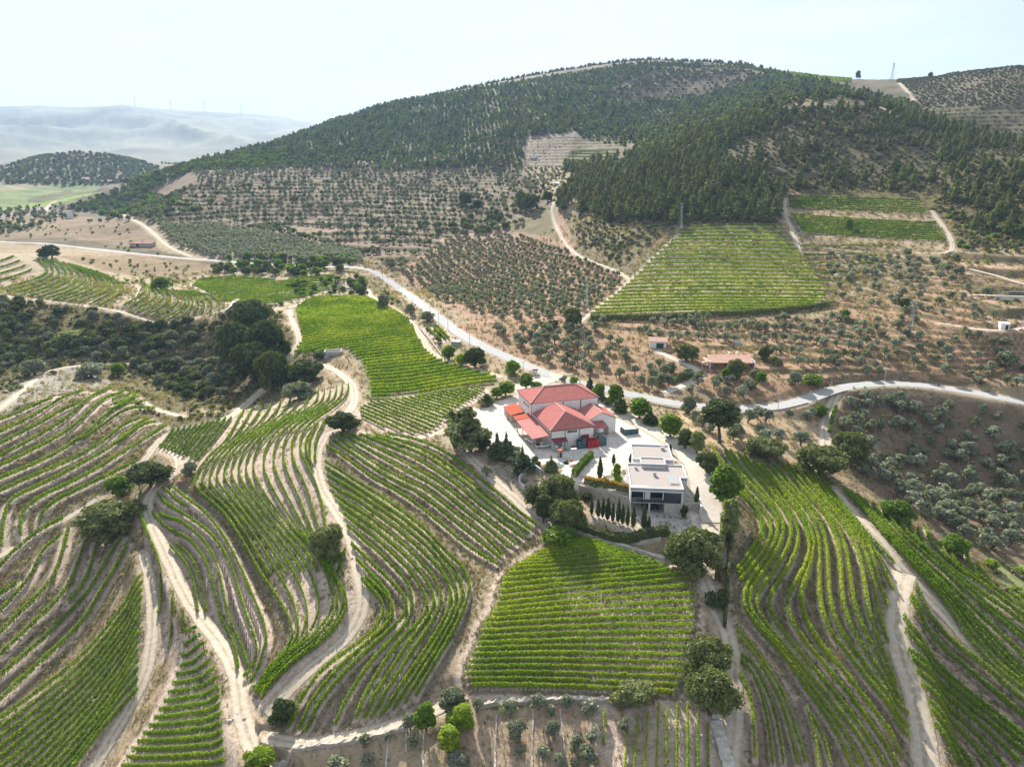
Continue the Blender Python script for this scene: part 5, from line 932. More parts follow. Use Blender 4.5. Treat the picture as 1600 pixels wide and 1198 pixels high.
scatter([(1540,880),(1620,890),(1620,960),(1560,935)], 'shrub', 1.5, 5, ('lime','scrub','green'), 'small bush on the grassy patch at the right edge', 'bushes on the grassy patch', .4, .5)
scatter([(1400,126),(1420,118),(1620,95),(1620,220),(1500,200),(1440,180)], 'shrub', 2.4, 5.6, ('heather','scrub','heather'), 'low heather bush on the bare far right hill', 'bushes on the bare hill', .3, .97, rows=[(1450,150),(1580,150)])
scatter([(900,335),(1000,262),(1100,218),(1230,168),(1400,168),(1620,225),(1620,400),(1500,390),(1450,300),(1230,300),(1215,350),(1060,352),(980,400),(900,380)], 'shrub', 2.2, 5.2, ('scrub','heather','oak','scrub'), 'low scrub bush on the near spur', 'scrub on the near spur', .45, .85, hv=.4, mask=[[(1000,425),(1080,352),(1215,352),(1300,470)]])
scatter([(1170,106),(1330,122),(1330,130),(1230,124)], 'round', 3, 9, 'lime', 'yellowish orchard tree along the skyline', 'orchard trees along the skyline', .2, .95)
scatter([(905,612),(945,618),(1000,652),(1060,686),(1100,722),(1135,780),(1148,800),(1120,800),(1095,745),(1075,712),(1040,690),(985,662),(935,632)], 'shrub', 2.6, 3.2, ('green','dark','oak'), 'shrub in the thick tree line beside the drive', 'shrubs in the tree line beside the drive', .4, .75)
scatter([(700,655),(735,640),(760,690),(830,712),(850,735),(820,745),(760,720),(715,700)], 'shrub', 2.2, 3.4, ('dark','oak','olive'), 'dark shrub among the conifers below the yard', 'shrubs among the conifers', .4, .55)
scatter([(820,770),(900,770),(905,825),(860,830),(825,800)], 'shrub', 2.4, 3, ('oak','dark'), 'shrub between the rounded oaks below the yard', 'shrubs between the rounded oaks', .4, .8)
scatter([(870,265),(1000,238),(1080,213),(1200,173),(1420,172),(1400,166),(1240,180),(1100,240),(1010,270),(930,335),(880,335),(862,318),(905,275)], 'pine', 10, 8, ('pine','pine','oak'), 'pine tree in the fold between big hill and spur', 'pine trees in the fold of the hills', .4, .9, wide=(1.1, 1.7))
scatter([(780,262),(905,262),(870,320),(820,340),(800,300)], 'shrub', 2.5, 7, ('scrub','oak','olive'), 'scrub bush on the open slope under the pines', 'scrub on the open slope', .4, .8)
scatter([(824,216),(892,213),(880,240),(868,258),(822,256)], 'shrub', 1.6, 7, ('pale','olive'), 'young olive bush in the pale plot on the wooded hill', 'young bushes in the pale plot', .12, rows=[(830,220),(835,255)])
scatter([(880,335),(1050,352),(1000,400),(960,415),(900,385)], 'shrub', 2.2, 6, ('oak','scrub','dark'), 'scrub bush on the slope left of the steep plot', 'scrub left of the steep plot', .45, .7)
scatter([(190,600),(290,640),(400,605),(420,622),(360,650),(280,660),(220,645)], 'shrub', 1.6, 4, ('scrub','dark','oak'), 'low shrub on the bare lower side of the gully', 'shrubs on the lower side of the gully', .45, .6)
scatter([(1485,395),(1620,410),(1620,500),(1540,500)], 'shrub', 2, 5.5, ('scrub','oak','green'), 'bush on the cut banks at the right edge', 'bushes on the cut banks', .45, .5)
scatter([(0,350),(200,352),(250,400),(120,380),(0,370)], 'shrub', 2, 11, ('scrub','oak','pale'), 'low bush on the straw-coloured field by the far road', 'bushes on the straw field', .45, .35, vr=1)
scatter([(95,402),(340,414),(345,425),(270,440),(200,430)], 'shrub', 1.8, 8, ('scrub','oak','pale'), 'low bush on the straw-coloured field by the far road', 'bushes on the straw field', .45, .4, vr=1)
scatter([(190,440),(300,436),(330,432),(270,446),(240,450)], 'shrub', 2.2, 5, ('oak','green','scrub'), 'bush at the lower edge of the straw field', 'bushes below the straw field', .4, .7)
print('trees', len(T), {k: sum(t['kind'] == k for t in T) for k in SPEC})
# ---- build: the trees that show largest are things of their own, the rest of a kind is one planted mass
byk = {}
for t in T:
    uv, d = project(np.array([[t['x'], t['y'], t['z']]])); t['d'] = float(d[0]); t['px'] = t['h']*F/t['d']; t['on'] = -60 < uv[0, 0] < 1660 and uv[0, 1] < 1290
    fam = {'stone': 'pine', 'fir': 'pine', 'round': 'oak', 'tall': 'oak'}.get(t['kind'], t['kind']); byk.setdefault(fam, []).append(t)
def place(t):
    lod = 0 if t['px'] > 34 else 1 if t['px'] > 9 else 2
    h, tm, cm, _, _ = pmesh(t['kind'], t['v'], lod, t['leaf']); s = t['h']/h; e = empty(t['name'] or NAMES[t['kind']], (t['x'], t['y'], t['z']), t['rz']); e.scale = (s*t['wide'], s*t['wide'], s)
    obj('trunk', tm, e); obj('crown', cm, e); tag(e, t['label'], t['cat'] or CATS[t['kind']], t['group'])
def stuff_gn(name, ts, label):
    """one object whose points each carry a tree of the mass (geometry nodes)"""
    vars_ = sorted({(t['kind'], t['v'], t['leaf'], 1 if t['px'] > 15 else 2) for t in ts}); vi = {k: i for i, k in enumerate(vars_)}
    me = bpy.data.meshes.new(name); me.vertices.add(len(ts)); me.vertices.foreach_set('co', np.array([(t['x'], t['y'], t['z']) for t in ts], np.float32).ravel())
    sc = []; va = []
    for t in ts: k = (t['kind'], t['v'], t['leaf'], 1 if t['px'] > 15 else 2); h = NOM[t['kind']]; s = t['h']/h; sc.append((s*t['wide'], s*t['wide'], s)); va.append(vi[k])
    a = me.attributes.new('size', 'FLOAT_VECTOR', 'POINT'); a.data.foreach_set('vector', np.array(sc, np.float32).ravel()); a = me.attributes.new('turn', 'FLOAT_VECTOR', 'POINT'); a.data.foreach_set('vector', np.array([(0, 0, t['rz']) for t in ts], np.float32).ravel())
    a = me.attributes.new('which', 'INT', 'POINT'); a.data.foreach_set('value', np.array(va, np.int32)); me.update()
    o = obj(name, me); ng = bpy.data.node_groups.new(name, 'GeometryNodeTree'); ng.interface.new_socket('Geometry', in_out='INPUT', socket_type='NodeSocketGeometry'); ng.interface.new_socket('Geometry', in_out='OUTPUT', socket_type='NodeSocketGeometry')
    gi = N(ng, 'NodeGroupInput'); go = N(ng, 'NodeGroupOutput'); ip = N(ng, 'GeometryNodeInstanceOnPoints'); L = ng.links.new; g2i = N(ng, 'GeometryNodeJoinGeometry')
    for (kind, v, leaf, lod) in reversed(vars_):
        h, tm, cm, tr, cr = pmesh(kind, v, lod, leaf)
        V = np.concatenate([tr[0], cr[0]]); Fq = np.concatenate([tr[1], cr[1]+len(tr[0])]); mi = np.concatenate([np.zeros(len(tr[1]), np.int32), np.ones(len(cr[1]), np.int32)])
        po = bpy.data.objects.new(kind, mesh_np(kind, V, Fq, [tm.materials[0], cm.materials[0]], False, mi)); oi = N(ng, 'GeometryNodeObjectInfo'); oi.inputs['Object'].default_value = po; oi.inputs['As Instance'].default_value = True
        L(oi.outputs['Geometry'], g2i.inputs[0])
    def na(n, ty): x = N(ng, 'GeometryNodeInputNamedAttribute', data_type=ty); x.inputs[0].default_value = n; return x
    L(gi.outputs[0], ip.inputs['Points']); L(g2i.outputs[0], ip.inputs['Instance']); ip.inputs['Pick Instance'].default_value = True; L(na('which', 'INT').outputs[0], ip.inputs['Instance Index']); L(na('size', 'FLOAT_VECTOR').outputs[0], ip.inputs['Scale'])
    e2r = N(ng, 'FunctionNodeEulerToRotation'); L(na('turn', 'FLOAT_VECTOR').outputs[0], e2r.inputs[0]); L(e2r.outputs[0], ip.inputs['Rotation']); L(ip.outputs[0], go.inputs[0])
    md = o.modifiers.new('planting', 'NODES'); md.node_group = ng; tag(o, label, name, None, 'stuff')
SN = {'olive': ('olive_grove', 'farther olive trees, too many to count'), 'pine': ('pine_wood', 'far pine wood covering the hills'), 'oak': ('woodland', 'far and shaded leafy trees, too many to count'), 'shrub': ('scrub', 'low scrub bushes over the dry slopes')}
for fam, ts in byk.items():
    ts.sort(key=lambda t: (not t['hero'], not t['on'], -t['px'])); n = 295
    for t in ts[:n]: place(t)
    if len(ts) > n: stuff_gn(SN[fam][0], ts[n:], SN[fam][1])
# ------------------------------------------------------------------ buildings, walls, hedges, vehicles and small things
class MB:
    def __init__(s): s.V = []; s.F = []
    def add(s, V, Fq): b = len(s.V); s.V += [tuple(map(float, v)) for v in V]; s.F += [tuple(b+i for i in f) for f in Fq]; return s
    def box(s, x0, x1, y0, y1, z0, z1, top=0):
        t = top; return s.add([(x0,y0,z0),(x1,y0,z0),(x1,y1,z0),(x0,y1,z0),(x0+t,y0+t,z1),(x1-t,y0+t,z1),(x1-t,y1-t,z1),(x0+t,y1-t,z1)], [(3,2,1,0),(4,5,6,7),(0,1,5,4),(1,2,6,5),(2,3,7,6),(3,0,4,7)])
    def prism(s, pts, off):   # closed polygon of 3-D points extruded by a vector
        n = len(pts); P = [Vector(p) for p in pts]; Q = [p+Vector(off) for p in P]; return s.add(P+Q, [tuple(range(n))[::-1], tuple(range(n, 2*n))]+[(i, (i+1) % n, n+(i+1) % n, n+i) for i in range(n)])
    def cyl(s, a, b, r0, r1=None, k=10):
        r1 = r0 if r1 is None else r1; a = Vector(a); b = Vector(b); d = (b-a).normalized(); u = d.orthogonal().normalized(); w = d.cross(u)
        V = [a+(u*math.cos(t)+w*math.sin(t))*r0 for t in [2*math.pi*i/k for i in range(k)]]+[b+(u*math.cos(t)+w*math.sin(t))*r1 for t in [2*math.pi*i/k for i in range(k)]]
        return s.add(V, [tuple(range(k))[::-1], tuple(range(k, 2*k))]+[(i, (i+1) % k, k+(i+1) % k, k+i) for i in range(k)])
    def build(s, name, mat, parent=None, bevel=0, smooth=False):
        me = bpy.data.meshes.new(name); me.from_pydata(s.V, [], s.F); me.materials.append(mat if not isinstance(mat, str) else MATS[mat]); me.validate(); me.update()
        if smooth: me.polygons.foreach_set('use_smooth', np.ones(len(me.polygons), bool))
        o = obj(name, me, parent)
        if bevel: m = o.modifiers.new('b', 'BEVEL'); m.width = bevel; m.segments = 2; m.limit_method = 'ANGLE'
        return o
def sheetmat(name, a, b_, ang, rough=.9, pitch=.9):
    m = plain(name, a, b_, .7, rough, spec=.04); nt = m.node_tree; b = nt.nodes['Principled BSDF']; L = nt.links.new; tc = N(nt, 'ShaderNodeTexCoord'); mp = N(nt, 'ShaderNodeMapping'); mp.inputs['Rotation'].default_value = (0, 0, ang)
    wv = N(nt, 'ShaderNodeTexWave'); wv.inputs['Scale'].default_value = 1/pitch*1.6; wv.inputs['Distortion'].default_value = .3; L(tc.outputs['Object'], mp.inputs[0]); L(mp.outputs[0], wv.inputs['Vector'])
    bp = N(nt, 'ShaderNodeBump'); bp.inputs['Strength'].default_value = .45; bp.inputs['Distance'].default_value = .06; L(wv.outputs[1], bp.inputs['Height']); L(bp.outputs[0], b.inputs['Normal']); return m
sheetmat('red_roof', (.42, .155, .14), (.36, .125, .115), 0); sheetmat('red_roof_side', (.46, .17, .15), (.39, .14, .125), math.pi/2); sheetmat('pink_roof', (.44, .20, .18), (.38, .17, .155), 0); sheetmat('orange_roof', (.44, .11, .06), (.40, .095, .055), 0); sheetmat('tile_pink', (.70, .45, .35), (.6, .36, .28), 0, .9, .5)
plain('white_wall', (.80, .78, .75), (.72, .70, .67), .6); plain('dark_trim', (.13, .06, .06)); plain('ridge_cap', (.66, .47, .42)); plain('dark_red_roof', (.24, .05, .06), (.17, .04, .05)); plain('steel', (.45, .47, .48), (.35, .37, .38), 1, .35, .7); plain('metal_grey', (.32, .34, .35), (.24, .26, .27), 2, .5)
plain('villa_white', (.62, .63, .64), (.54, .55, .57), .5); plain('roof_gravel', (.37, .33, .31), (.29, .26, .245), 3.5, .95, bump=.4); plain('glass_dark', (.02, .035, .045), (.03, .045, .055), .5, .08, spec=.8); plain('stone', (.50, .45, .39), (.30, .265, .23), 1.4, .9, bump=.8); plain('pale_stone', (.58, .54, .48), (.38, .35, .31), 1.2, .9, bump=.8); plain('concrete', (.48, .47, .45), (.36, .35, .34), .8); plain('dark_void', (.025, .025, .028))
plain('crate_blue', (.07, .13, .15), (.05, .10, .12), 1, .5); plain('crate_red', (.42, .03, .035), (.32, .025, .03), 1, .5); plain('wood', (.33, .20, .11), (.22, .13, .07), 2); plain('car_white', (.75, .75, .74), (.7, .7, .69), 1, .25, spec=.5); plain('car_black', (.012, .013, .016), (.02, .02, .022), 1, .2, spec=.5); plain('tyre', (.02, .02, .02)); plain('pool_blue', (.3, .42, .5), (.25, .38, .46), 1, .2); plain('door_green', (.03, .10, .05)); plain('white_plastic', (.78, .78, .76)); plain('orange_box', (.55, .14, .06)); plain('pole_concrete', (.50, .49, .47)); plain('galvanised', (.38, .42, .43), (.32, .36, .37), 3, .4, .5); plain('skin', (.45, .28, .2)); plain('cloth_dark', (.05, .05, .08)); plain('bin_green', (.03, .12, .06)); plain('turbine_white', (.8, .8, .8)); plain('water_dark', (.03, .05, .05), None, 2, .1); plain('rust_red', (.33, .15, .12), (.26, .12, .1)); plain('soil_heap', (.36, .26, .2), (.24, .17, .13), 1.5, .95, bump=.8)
# ---- winery
WA = R(16.5)
wy = empty('winery_building', (12.0, 204.0, 0), WA); tag(wy, 'big white winery with hipped red roofs and an open pink carport', 'winery')
def wallbox(x0, x1, y0, y1, z1, parent, mat='white_wall', name='wall', z0=-.3): return MB().box(x0, x1, y0, y1, z0, z1).build(name, mat, parent)
def hip(x0, x1, y0, y1, ze, zr, r0, r1, parent, mats=('red_roof', 'red_roof_side'), ov=.45, th=.14, gable_front=False, cap=True):
    """hipped roof, ridge from r0 to r1 (both on the mid line), four solid slopes meeting at their edges"""
    x0 -= ov; x1 += ov; y0 -= ov; y1 += ov; A_, B_, C_, D_ = (x0, y0, ze), (x1, y0, ze), (x1, y1, ze), (x0, y1, ze); E_ = (*r0, zr); F_ = (*r1, zr); rf = MB(); sd_ = MB()
    along_x = abs(r1[0]-r0[0]) > abs(r1[1]-r0[1]); V = [A_, B_, C_, D_, E_, F_]; lo = [(p[0], p[1], p[2]-th) for p in (A_, B_, C_, D_)]
    Fs = [(0, 1, 5, 4), (2, 3, 4, 5), (1, 2, 5), (3, 0, 4)] if along_x else [(1, 2, 5, 4), (3, 0, 4, 5), (0, 1, 4), (2, 3, 5)]
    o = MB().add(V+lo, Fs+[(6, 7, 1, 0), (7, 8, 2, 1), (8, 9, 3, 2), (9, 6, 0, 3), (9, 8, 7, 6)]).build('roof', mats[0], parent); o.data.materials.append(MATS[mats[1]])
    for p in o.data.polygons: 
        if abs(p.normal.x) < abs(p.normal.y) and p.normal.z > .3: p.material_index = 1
    if cap:
        m = MB(); ends = [(A_, E_), (D_, E_), (B_, F_), (C_, F_)] if along_x else [(A_, E_), (B_, E_), (D_, F_), (C_, F_)]
        for a, b in ends+[(E_, F_)]: m.cyl((a[0], a[1], a[2]+.03), (b[0], b[1], b[2]+.03), .13, k=6)
        m.build('ridge_cap', 'ridge_cap', o)
    MB().box(x0-.06, x1+.06, y0-.09, y0-.01, ze-.28, ze-.02).box(x0-.09, x0-.01, y0, y1, ze-.28, ze-.02).box(x1+.01, x1+.09, y0, y1, ze-.28, ze-.02).build('gutter', 'dark_trim', o); return o
wallbox(0, 14.2, 0, 17.0, 5.85, wy); hip(0, 14.2, 0, 16.4, 6.0, 9.6, (6.6, 5.6), (6.6, 14.6), wy)
wallbox(-.7, 22.8, 17.05, 32, 8.85, wy); hip(-.7, 22.8, 17.6, 32, 9.0, 12.1, (6.2, 24.8), (17.2, 24.8), wy)
wallbox(15.2, 25, 7.6, 17.0, 4.85, wy)
o = MB().add([(14.7,7.0,5),(20,7.0,7.4),(25.5,7.0,5),(14.7,17,5),(20,17,7.4),(25.5,17,5),(14.7,7.0,4.85),(20,7.0,7.25),(25.5,7.0,4.85),(14.7,17,4.85),(20,17,7.25),(25.5,17,4.85)], [(0,1,4,3),(1,2,5,4),(6,9,10,7),(7,10,11,8),(0,6,7,1),(1,7,8,2),(3,9,6,0),(2,8,11,5)]).build('roof', 'pink_roof', wy); o.data.materials.append(MATS['red_roof']); o.data.polygons[1].material_index = 1  # sunlit left slope painted pinker, right slope in the darker red
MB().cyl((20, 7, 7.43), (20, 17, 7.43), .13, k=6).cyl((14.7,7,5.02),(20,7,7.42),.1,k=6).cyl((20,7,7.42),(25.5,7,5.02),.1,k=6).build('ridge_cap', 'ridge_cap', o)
MB().prism([(15.2,7.6,4.8),(20,7.6,7.1),(25,7.6,4.8)], (0,.25,0)).build('gable', 'white_wall', wy)
for x in (0, 4.6, 9.3, 14.2): MB().box(x-.09, x+.09, -.1, -.005, 0, 5.8).build('downpipe', 'dark_trim', wy)
for x in (10.2, 16.5, 22.8): MB().box(x-.12, x+.12, 16.93, 17.04, 5, 8.8).build('downpipe', 'dark_trim', wy)
MB().box(25.005, 25.1, 7.6, 7.8, 0, 4.8).build('downpipe', 'dark_trim', wy); MB().box(-.8, -.705, 17.1, 17.3, 0, 8.8).build('downpipe', 'dark_trim', wy)
w_ = MB().box(5.4, 8.6, -.05, .02, 4.6, 5.3).build('window', 'glass_dark', wy); MB().box(5.3, 8.7, -.09, -.052, 4.5, 4.6).build('sill', 'concrete', w_)
for x in (2.2, 4.4, 6.6): w_ = MB().box(-.78, -.68, 18+x, 19.2+x, 6.5, 7.2).build('window', 'glass_dark', wy)
d_ = MB().box(1.2, 3.6, -.05, .02, 0, 3).build('door', 'metal_grey', wy); d_ = MB().box(10, 12.6, -.05, .02, 0, 3.4).build('door', 'crate_red', wy); MB().box(18, 21, 7.54, 7.62, 0, 3.2).build('door', 'metal_grey', wy)
cr_ = MB().prism([(-6.1,-.1,3.7),(-.1,-.1,4.4),(-.1,16.6,4.4),(-6.1,16.6,3.7)], (0,0,.14)).build('carport_roof', 'pink_roof', wy)
for y in (.3, 5.5, 10.8, 16.2): MB().cyl((-5.7, y, -.2), (-5.7, y, 3.75), .12).build('post', 'metal_grey', cr_)
cr_ = MB().prism([(-6.1,16.8,3.8),(-.1,16.8,4.5),(-.8,20.6,4.55),(-6.1,20.6,3.85)], (0,0,.14)).build('carport_roof', 'orange_roof', wy)
for y in (17.2, 20.3): MB().cyl((-5.7, y, -.2), (-5.7, y, 3.85), .1).build('post', 'metal_grey', cr_)
aw = MB().prism([(.2,-.12,3.2),(4.9,-.12,3.2),(4.9,-2.0,2.5),(.2,-2.0,2.5)], (0,0,.12)).build('awning', 'dark_red_roof', wy); MB().cyl((4.7,-1.9,0),(4.7,-1.9,2.5),.07).build('post', 'metal_grey', aw); MB().cyl((.3,-1.9,0),(.3,-1.9,2.5),.07).build('post', 'metal_grey', aw)
cn = MB().prism([(14.4,7.4,4.4),(20.6,7.4,4.4),(20.6,3.2,3.6),(14.4,3.2,3.6)], (0,0,.12)).build('canopy', 'red_roof_side', wy)
for x in (14.8, 20.2): MB().cyl((x, 3.5, 0), (x, 3.5, 3.65), .1).build('post', 'metal_grey', cn)
def wpos(x, y, z=0): c, s = math.cos(WA), math.sin(WA); return (12+x*c-y*s, 204+x*s+y*c, z)
sh = empty('storage_shed', wpos(-5.4, 25.2), WA); tag(sh, 'small lean-to shed with an orange roof left of the winery', 'shed'); MB().box(0, 4.2, 0, 8.5, -.2, 2.7).build('wall', 'stone', sh); MB().prism([(-.3,-.4,2.75),(4.6,-.4,3.5),(4.6,9,3.5),(-.3,9,2.75)], (0,0,.12)).build('roof', 'orange_roof', sh); MB().box(-.05, .02, 2, 4, 0, 2.1).build('door', 'wood', sh)
# things standing by the winery
def crate():
    m = MB().box(0, 1.2, 0, 1.0, 0, .12).box(0, 1.2, 0, .05, .12, .8).box(0, 1.2, .95, 1, .12, .8).box(0, .05, .05, .95, .12, .8).box(1.15, 1.2, .05, .95, .12, .8); m.box(-.04, 1.24, -.04, .0, .72, .82).box(-.04, 1.24, 1.0, 1.04, .72, .82); return m
def crates(x0, y0, nx, ny, nzs, mat, where, group):
    first = None
    for i in range(nx):
        for j in range(ny):
            for k_ in range(nzs if isinstance(nzs, int) else nzs[i]):
                p = wpos(x0+i*1.3, y0-j*1.12, .0+k_*.84)
                if first is None: o = crate().build('crate', mat); first = o
                else: o = first.copy(); C.objects.link(o)
                o.location = p; o.rotation_euler = (0, 0, WA+random.uniform(-.02, .02)); tag(o, where, 'crate', group)
crates(8.0, -1.9, 2, 2, [3, 4], 'crate_blue', 'dark blue-green harvest crate stacked left of the red ones', 'blue-green crates left of the red ones')
crates(10.9, -2.2, 3, 2, 3, 'crate_red', 'red harvest crate stacked against the winery front', 'red crates against the winery front')
crates(15.0, -1.6, 2, 2, [4, 3], 'crate_blue', 'dark blue-green harvest crate stacked right of the red ones', 'blue-green crates right of the red ones')
crates(26.5, 5.8, 4, 3, 2, 'crate_blue', 'dark crate in the low block at the right end of the winery', 'dark crates at the right end')
o = MB().box(0, 4.6, 0, 2.6, 0, .06).box(.2, 1.2, .3, 1.2, .06, .1).build('tarpaulin', 'concrete'); o.location = wpos(26.8, 4.0, 1.72); o.rotation_euler = (.02, .03, WA); tag(o, 'pale sheet lying over the dark crates at the winery end', 'tarpaulin')
def tank(x, y, r, h, mat, label, legs=0):
    e = empty('storage_tank', wpos(x, y), WA); tag(e, label, 'tank'); MB().cyl((0,0,legs),(0,0,legs+h),r,k=20).build('body', mat, e, .04, False); MB().cyl((0,0,legs+h),(0,0,legs+h+.3),r,.15,20).build('lid', mat, e)
    for a in range(4 if legs else 0): MB().cyl((r*.75*math.cos(a*1.57+.8), r*.75*math.sin(a*1.57+.8), 0), (r*.75*math.cos(a*1.57+.8), r*.75*math.sin(a*1.57+.8), legs), .07, k=6).build('leg', 'metal_grey', e)
tank(18.2, 4.8, 1.3, 1.3, 'white_plastic', 'squat white tank raised on legs under the red canopy', 2.0); tank(.7, -2.9, .75, 1.9, 'steel', 'upright steel tank at the left end of the winery front'); tank(2.7, -2.6, .9, 1.2, 'steel', 'low steel tank beside the upright one'); tank(4.4, -2.7, .8, 1.1, 'metal_grey', 'low grey tank nearest the middle of the winery front'); tank(21.4, 6.0, .55, 2.4, 'wood', 'brown upright barrel tank beside the canopy')
for i, (x, y, a) in enumerate([(6.2, -1.6, .2), (6.9, -2.9, .7), (7.2, -1.3, 1.2)]): o = MB().box(0, 1.2, 0, .1, 0, .12).box(0, 1.2, .45, .55, 0, .12).box(0, 1.2, .9, 1, 0, .12).box(0, .1, 0, 1, .12, .15).box(.28, .38, 0, 1, .12, .15).box(.56, .66, 0, 1, .12, .15).box(.84, .94, 0, 1, .12, .15).box(1.1, 1.2, 0, 1, .12, .15).build('pallet', 'wood'); o.location = wpos(x, y, .02); o.rotation_euler = (0, 0, a); tag(o, 'wooden pallet lying between the tanks and the crates', 'pallet', 'pallets by the winery front')
def vehicle(name, loc, rz, mat, label, cat, kind):
    e = empty(name, loc, rz); tag(e, label, cat); Ln = 5.1 if kind == 'pickup' else 4.2; W2 = .88
    prof = [(-Ln/2,.4),(-Ln/2,.95),(-.35,.98),(-.3,1.0)] if kind == 'pickup' else [(-Ln/2,.4),(-Ln/2,.9)]
    body = [(-Ln/2,.38),(Ln/2-.1,.38),(Ln/2,.6),(Ln/2-.15,.88),(1.35,1.02),(-Ln/2,.98)]
    MB().prism([(x, -W2, z) for x, z in body], (0, 2*W2, 0)).build('body', mat, e, .06)
    cab = [(1.35,1.02),(.65,1.66),(-.75,1.68),(-.95,1.0)] if kind == 'pickup' else [(1.3,1.0),(.5,1.48),(-1.2,1.46),(-2.0,.97)]
    c = MB().prism([(x, -W2+.1, z) for x, z in cab], (0, 2*W2-.2, 0)).build('cab', mat, e, .06)
    cx = sum(x for x, z in cab)/4; cz = sum(z for x, z in cab)/4; win = [(cx+(x-cx)*.86, cz+(z-cz)*.72) for x, z in cab]
    MB().prism([(x, -W2+.07, z) for x, z in win], (0, 2*W2-.14, 0)).build('side_window', 'glass_dark', c)
    a, b = cab[0], cab[1]; MB().add([(a[0]-.06,-W2+.2,a[1]+.08),(a[0]-.06,W2-.2,a[1]+.08),(b[0]+.06,W2-.22,b[1]-.02),(b[0]+.06,-W2+.22,b[1]-.02)], [(0,1,2,3)]).build('windscreen', 'glass_dark', c)
    if kind == 'pickup': MB().box(-Ln/2+.1, -1.05, -W2+.1, W2-.1, .9, .995).build('load_bed', 'dark_void', e)
    for x in (-Ln/2+.85, Ln/2-.9):
        for s in (-1, 1): w = MB().cyl((x, s*W2-.12*s, .35), (x, s*W2+.02*s, .35), .35, k=16).build('wheel', 'tyre', e); MB().cyl((x, s*W2+.021*s, .35), (x, s*W2+.03*s, .35), .2, k=12).build('rim', 'steel', w)
    for s in (-1, 1): MB().box(Ln/2-.06, Ln/2+.01, s*.62-.17, s*.62+.17, .62, .78).build('headlight', 'white_plastic', e)
    return e
p = at(848, 696); vehicle('pickup_truck', (p[0]+.3, p[1], 0), WA-.05, 'car_white', 'white double-cab pickup parked in front of the carport', 'pickup truck', 'pickup')
p = at(829, 689); vehicle('parked_car', (p[0], p[1]+.6, 0), R(120), 'car_white', 'white car half hidden under the pink carport', 'car', 'car')
def small(u, v, name, label, cat): x, y, z = at(u, v); e = empty(name, (x, y, z), WA); tag(e, label, cat); return e
e = small(875, 713, 'site_cabin', 'small grey cabin with an orange lid alone on the yard edge', 'cabin'); MB().box(-.6, .6, -.6, .6, 0, 2.0).build('wall', 'metal_grey', e, .03); MB().box(-.7, .7, -.7, .7, 2.0, 2.5, .12).build('roof', 'orange_box', e); MB().box(-.3, .3, -.63, -.602, .1, 1.7).build('door', 'glass_dark', e)
e = small(896, 714, 'yard_lamp', 'yard lamp with flat white heads in front of the winery', 'lamp'); MB().cyl((0,0,0),(0,0,2.9),.06,k=8).build('pole', 'galvanised', e); MB().box(-.9, .9, -.35, .35, 2.9, 3.02).build('lamp_head', 'white_plastic', e)
def heap(u, v, r, h, mat, label, cat, name, n=9):
    x, y, z = at(u, v); m = MB(); rr = random.Random(int(u*v)); K = 14; Rn = 5; V = []
    for i in range(Rn):
        t = i/(Rn-1)
        for k_ in range(K): a = 2*math.pi*k_/K; q = r*(1-t)**.8*(1+rr.uniform(-.18, .18)); V.append((q*math.cos(a), q*math.sin(a)*.8, h*(t**.8)*(1+rr.uniform(-.1, .1))-.15*(i == 0)))
    V.append((0, 0, h)); Fq = [(i*K+k_, i*K+(k_+1) % K, (i+1)*K+(k_+1) % K, (i+1)*K+k_) for i in range(Rn-1) for k_ in range(K)]; m.add(V, Fq); o = m.build(name, mat); o.location = (x, y, z); tag(o, label, cat); return o
heap(872, 728, 1.9, 1.1, 'white_plastic', 'white covered heap on the ground below the yard lamp', 'heap', 'covered_heap'); heap(884, 724, 1.1, .7, 'dark_void', 'small dark heap right of the white covered one', 'heap', 'scrap_heap'); heap(897, 729, 1.6, .6, 'soil_heap', 'low earth heap near the curved green hedge', 'heap', 'earth_heap'); heap(890, 719, 1.3, .5, 'wood', 'low brown timber heap between lamp and hedge', 'heap', 'timber_heap')
# concrete pit
def wall_path(px, h, th, mat, name, label, cat, base=None, step=1.2, jag=0, kind=None, group=None, drop=.4, parent=None):
    W_ = resample(w2(px) if not isinstance(px, np.ndarray) else px, step); d = np.gradient(W_, axis=0); d /= np.maximum(np.hypot(*d.T), 1e-6)[:, None]; nn = np.stack([-d[:, 1], d[:, 0]], 1); z = hgt(W_[:, 0], W_[:, 1]) if base is None else np.full(len(W_), base, float); V = []; n = len(W_)
    jj = rng.uniform(-jag, jag, (n, 4)); 
    for i in range(n):
        a = W_[i]-nn[i]*(th/2+jj[i, 0]*.5); b = W_[i]+nn[i]*(th/2+jj[i, 1]*.5); V += [(a[0], a[1], z[i]-drop), (b[0], b[1], z[i]-drop), (b[0], b[1], z[i]+h+jj[i, 2]), (a[0], a[1], z[i]+h+jj[i, 3])]
    Fq = [(4*i+k_, 4*i+(k_+1) % 4, 4*i+4+(k_+1) % 4, 4*i+4+k_) for i in range(n-1) for k_ in range(4)]+[(3, 2, 1, 0), (4*n-4, 4*n-3, 4*n-2, 4*n-1)]
    o = MB().add(V, [f[::-1] for f in Fq]).build(name, mat, parent)
    if label: tag(o, label, cat, group, kind)
    return o
wall_path([(845,741),(835,733),(828,735),(812,750),(811,757),(820,765)], 1.6, .45, 'concrete', 'concrete_pit', 'U-shaped pale concrete pit wall below the yard', 'pit wall', drop=1.5)
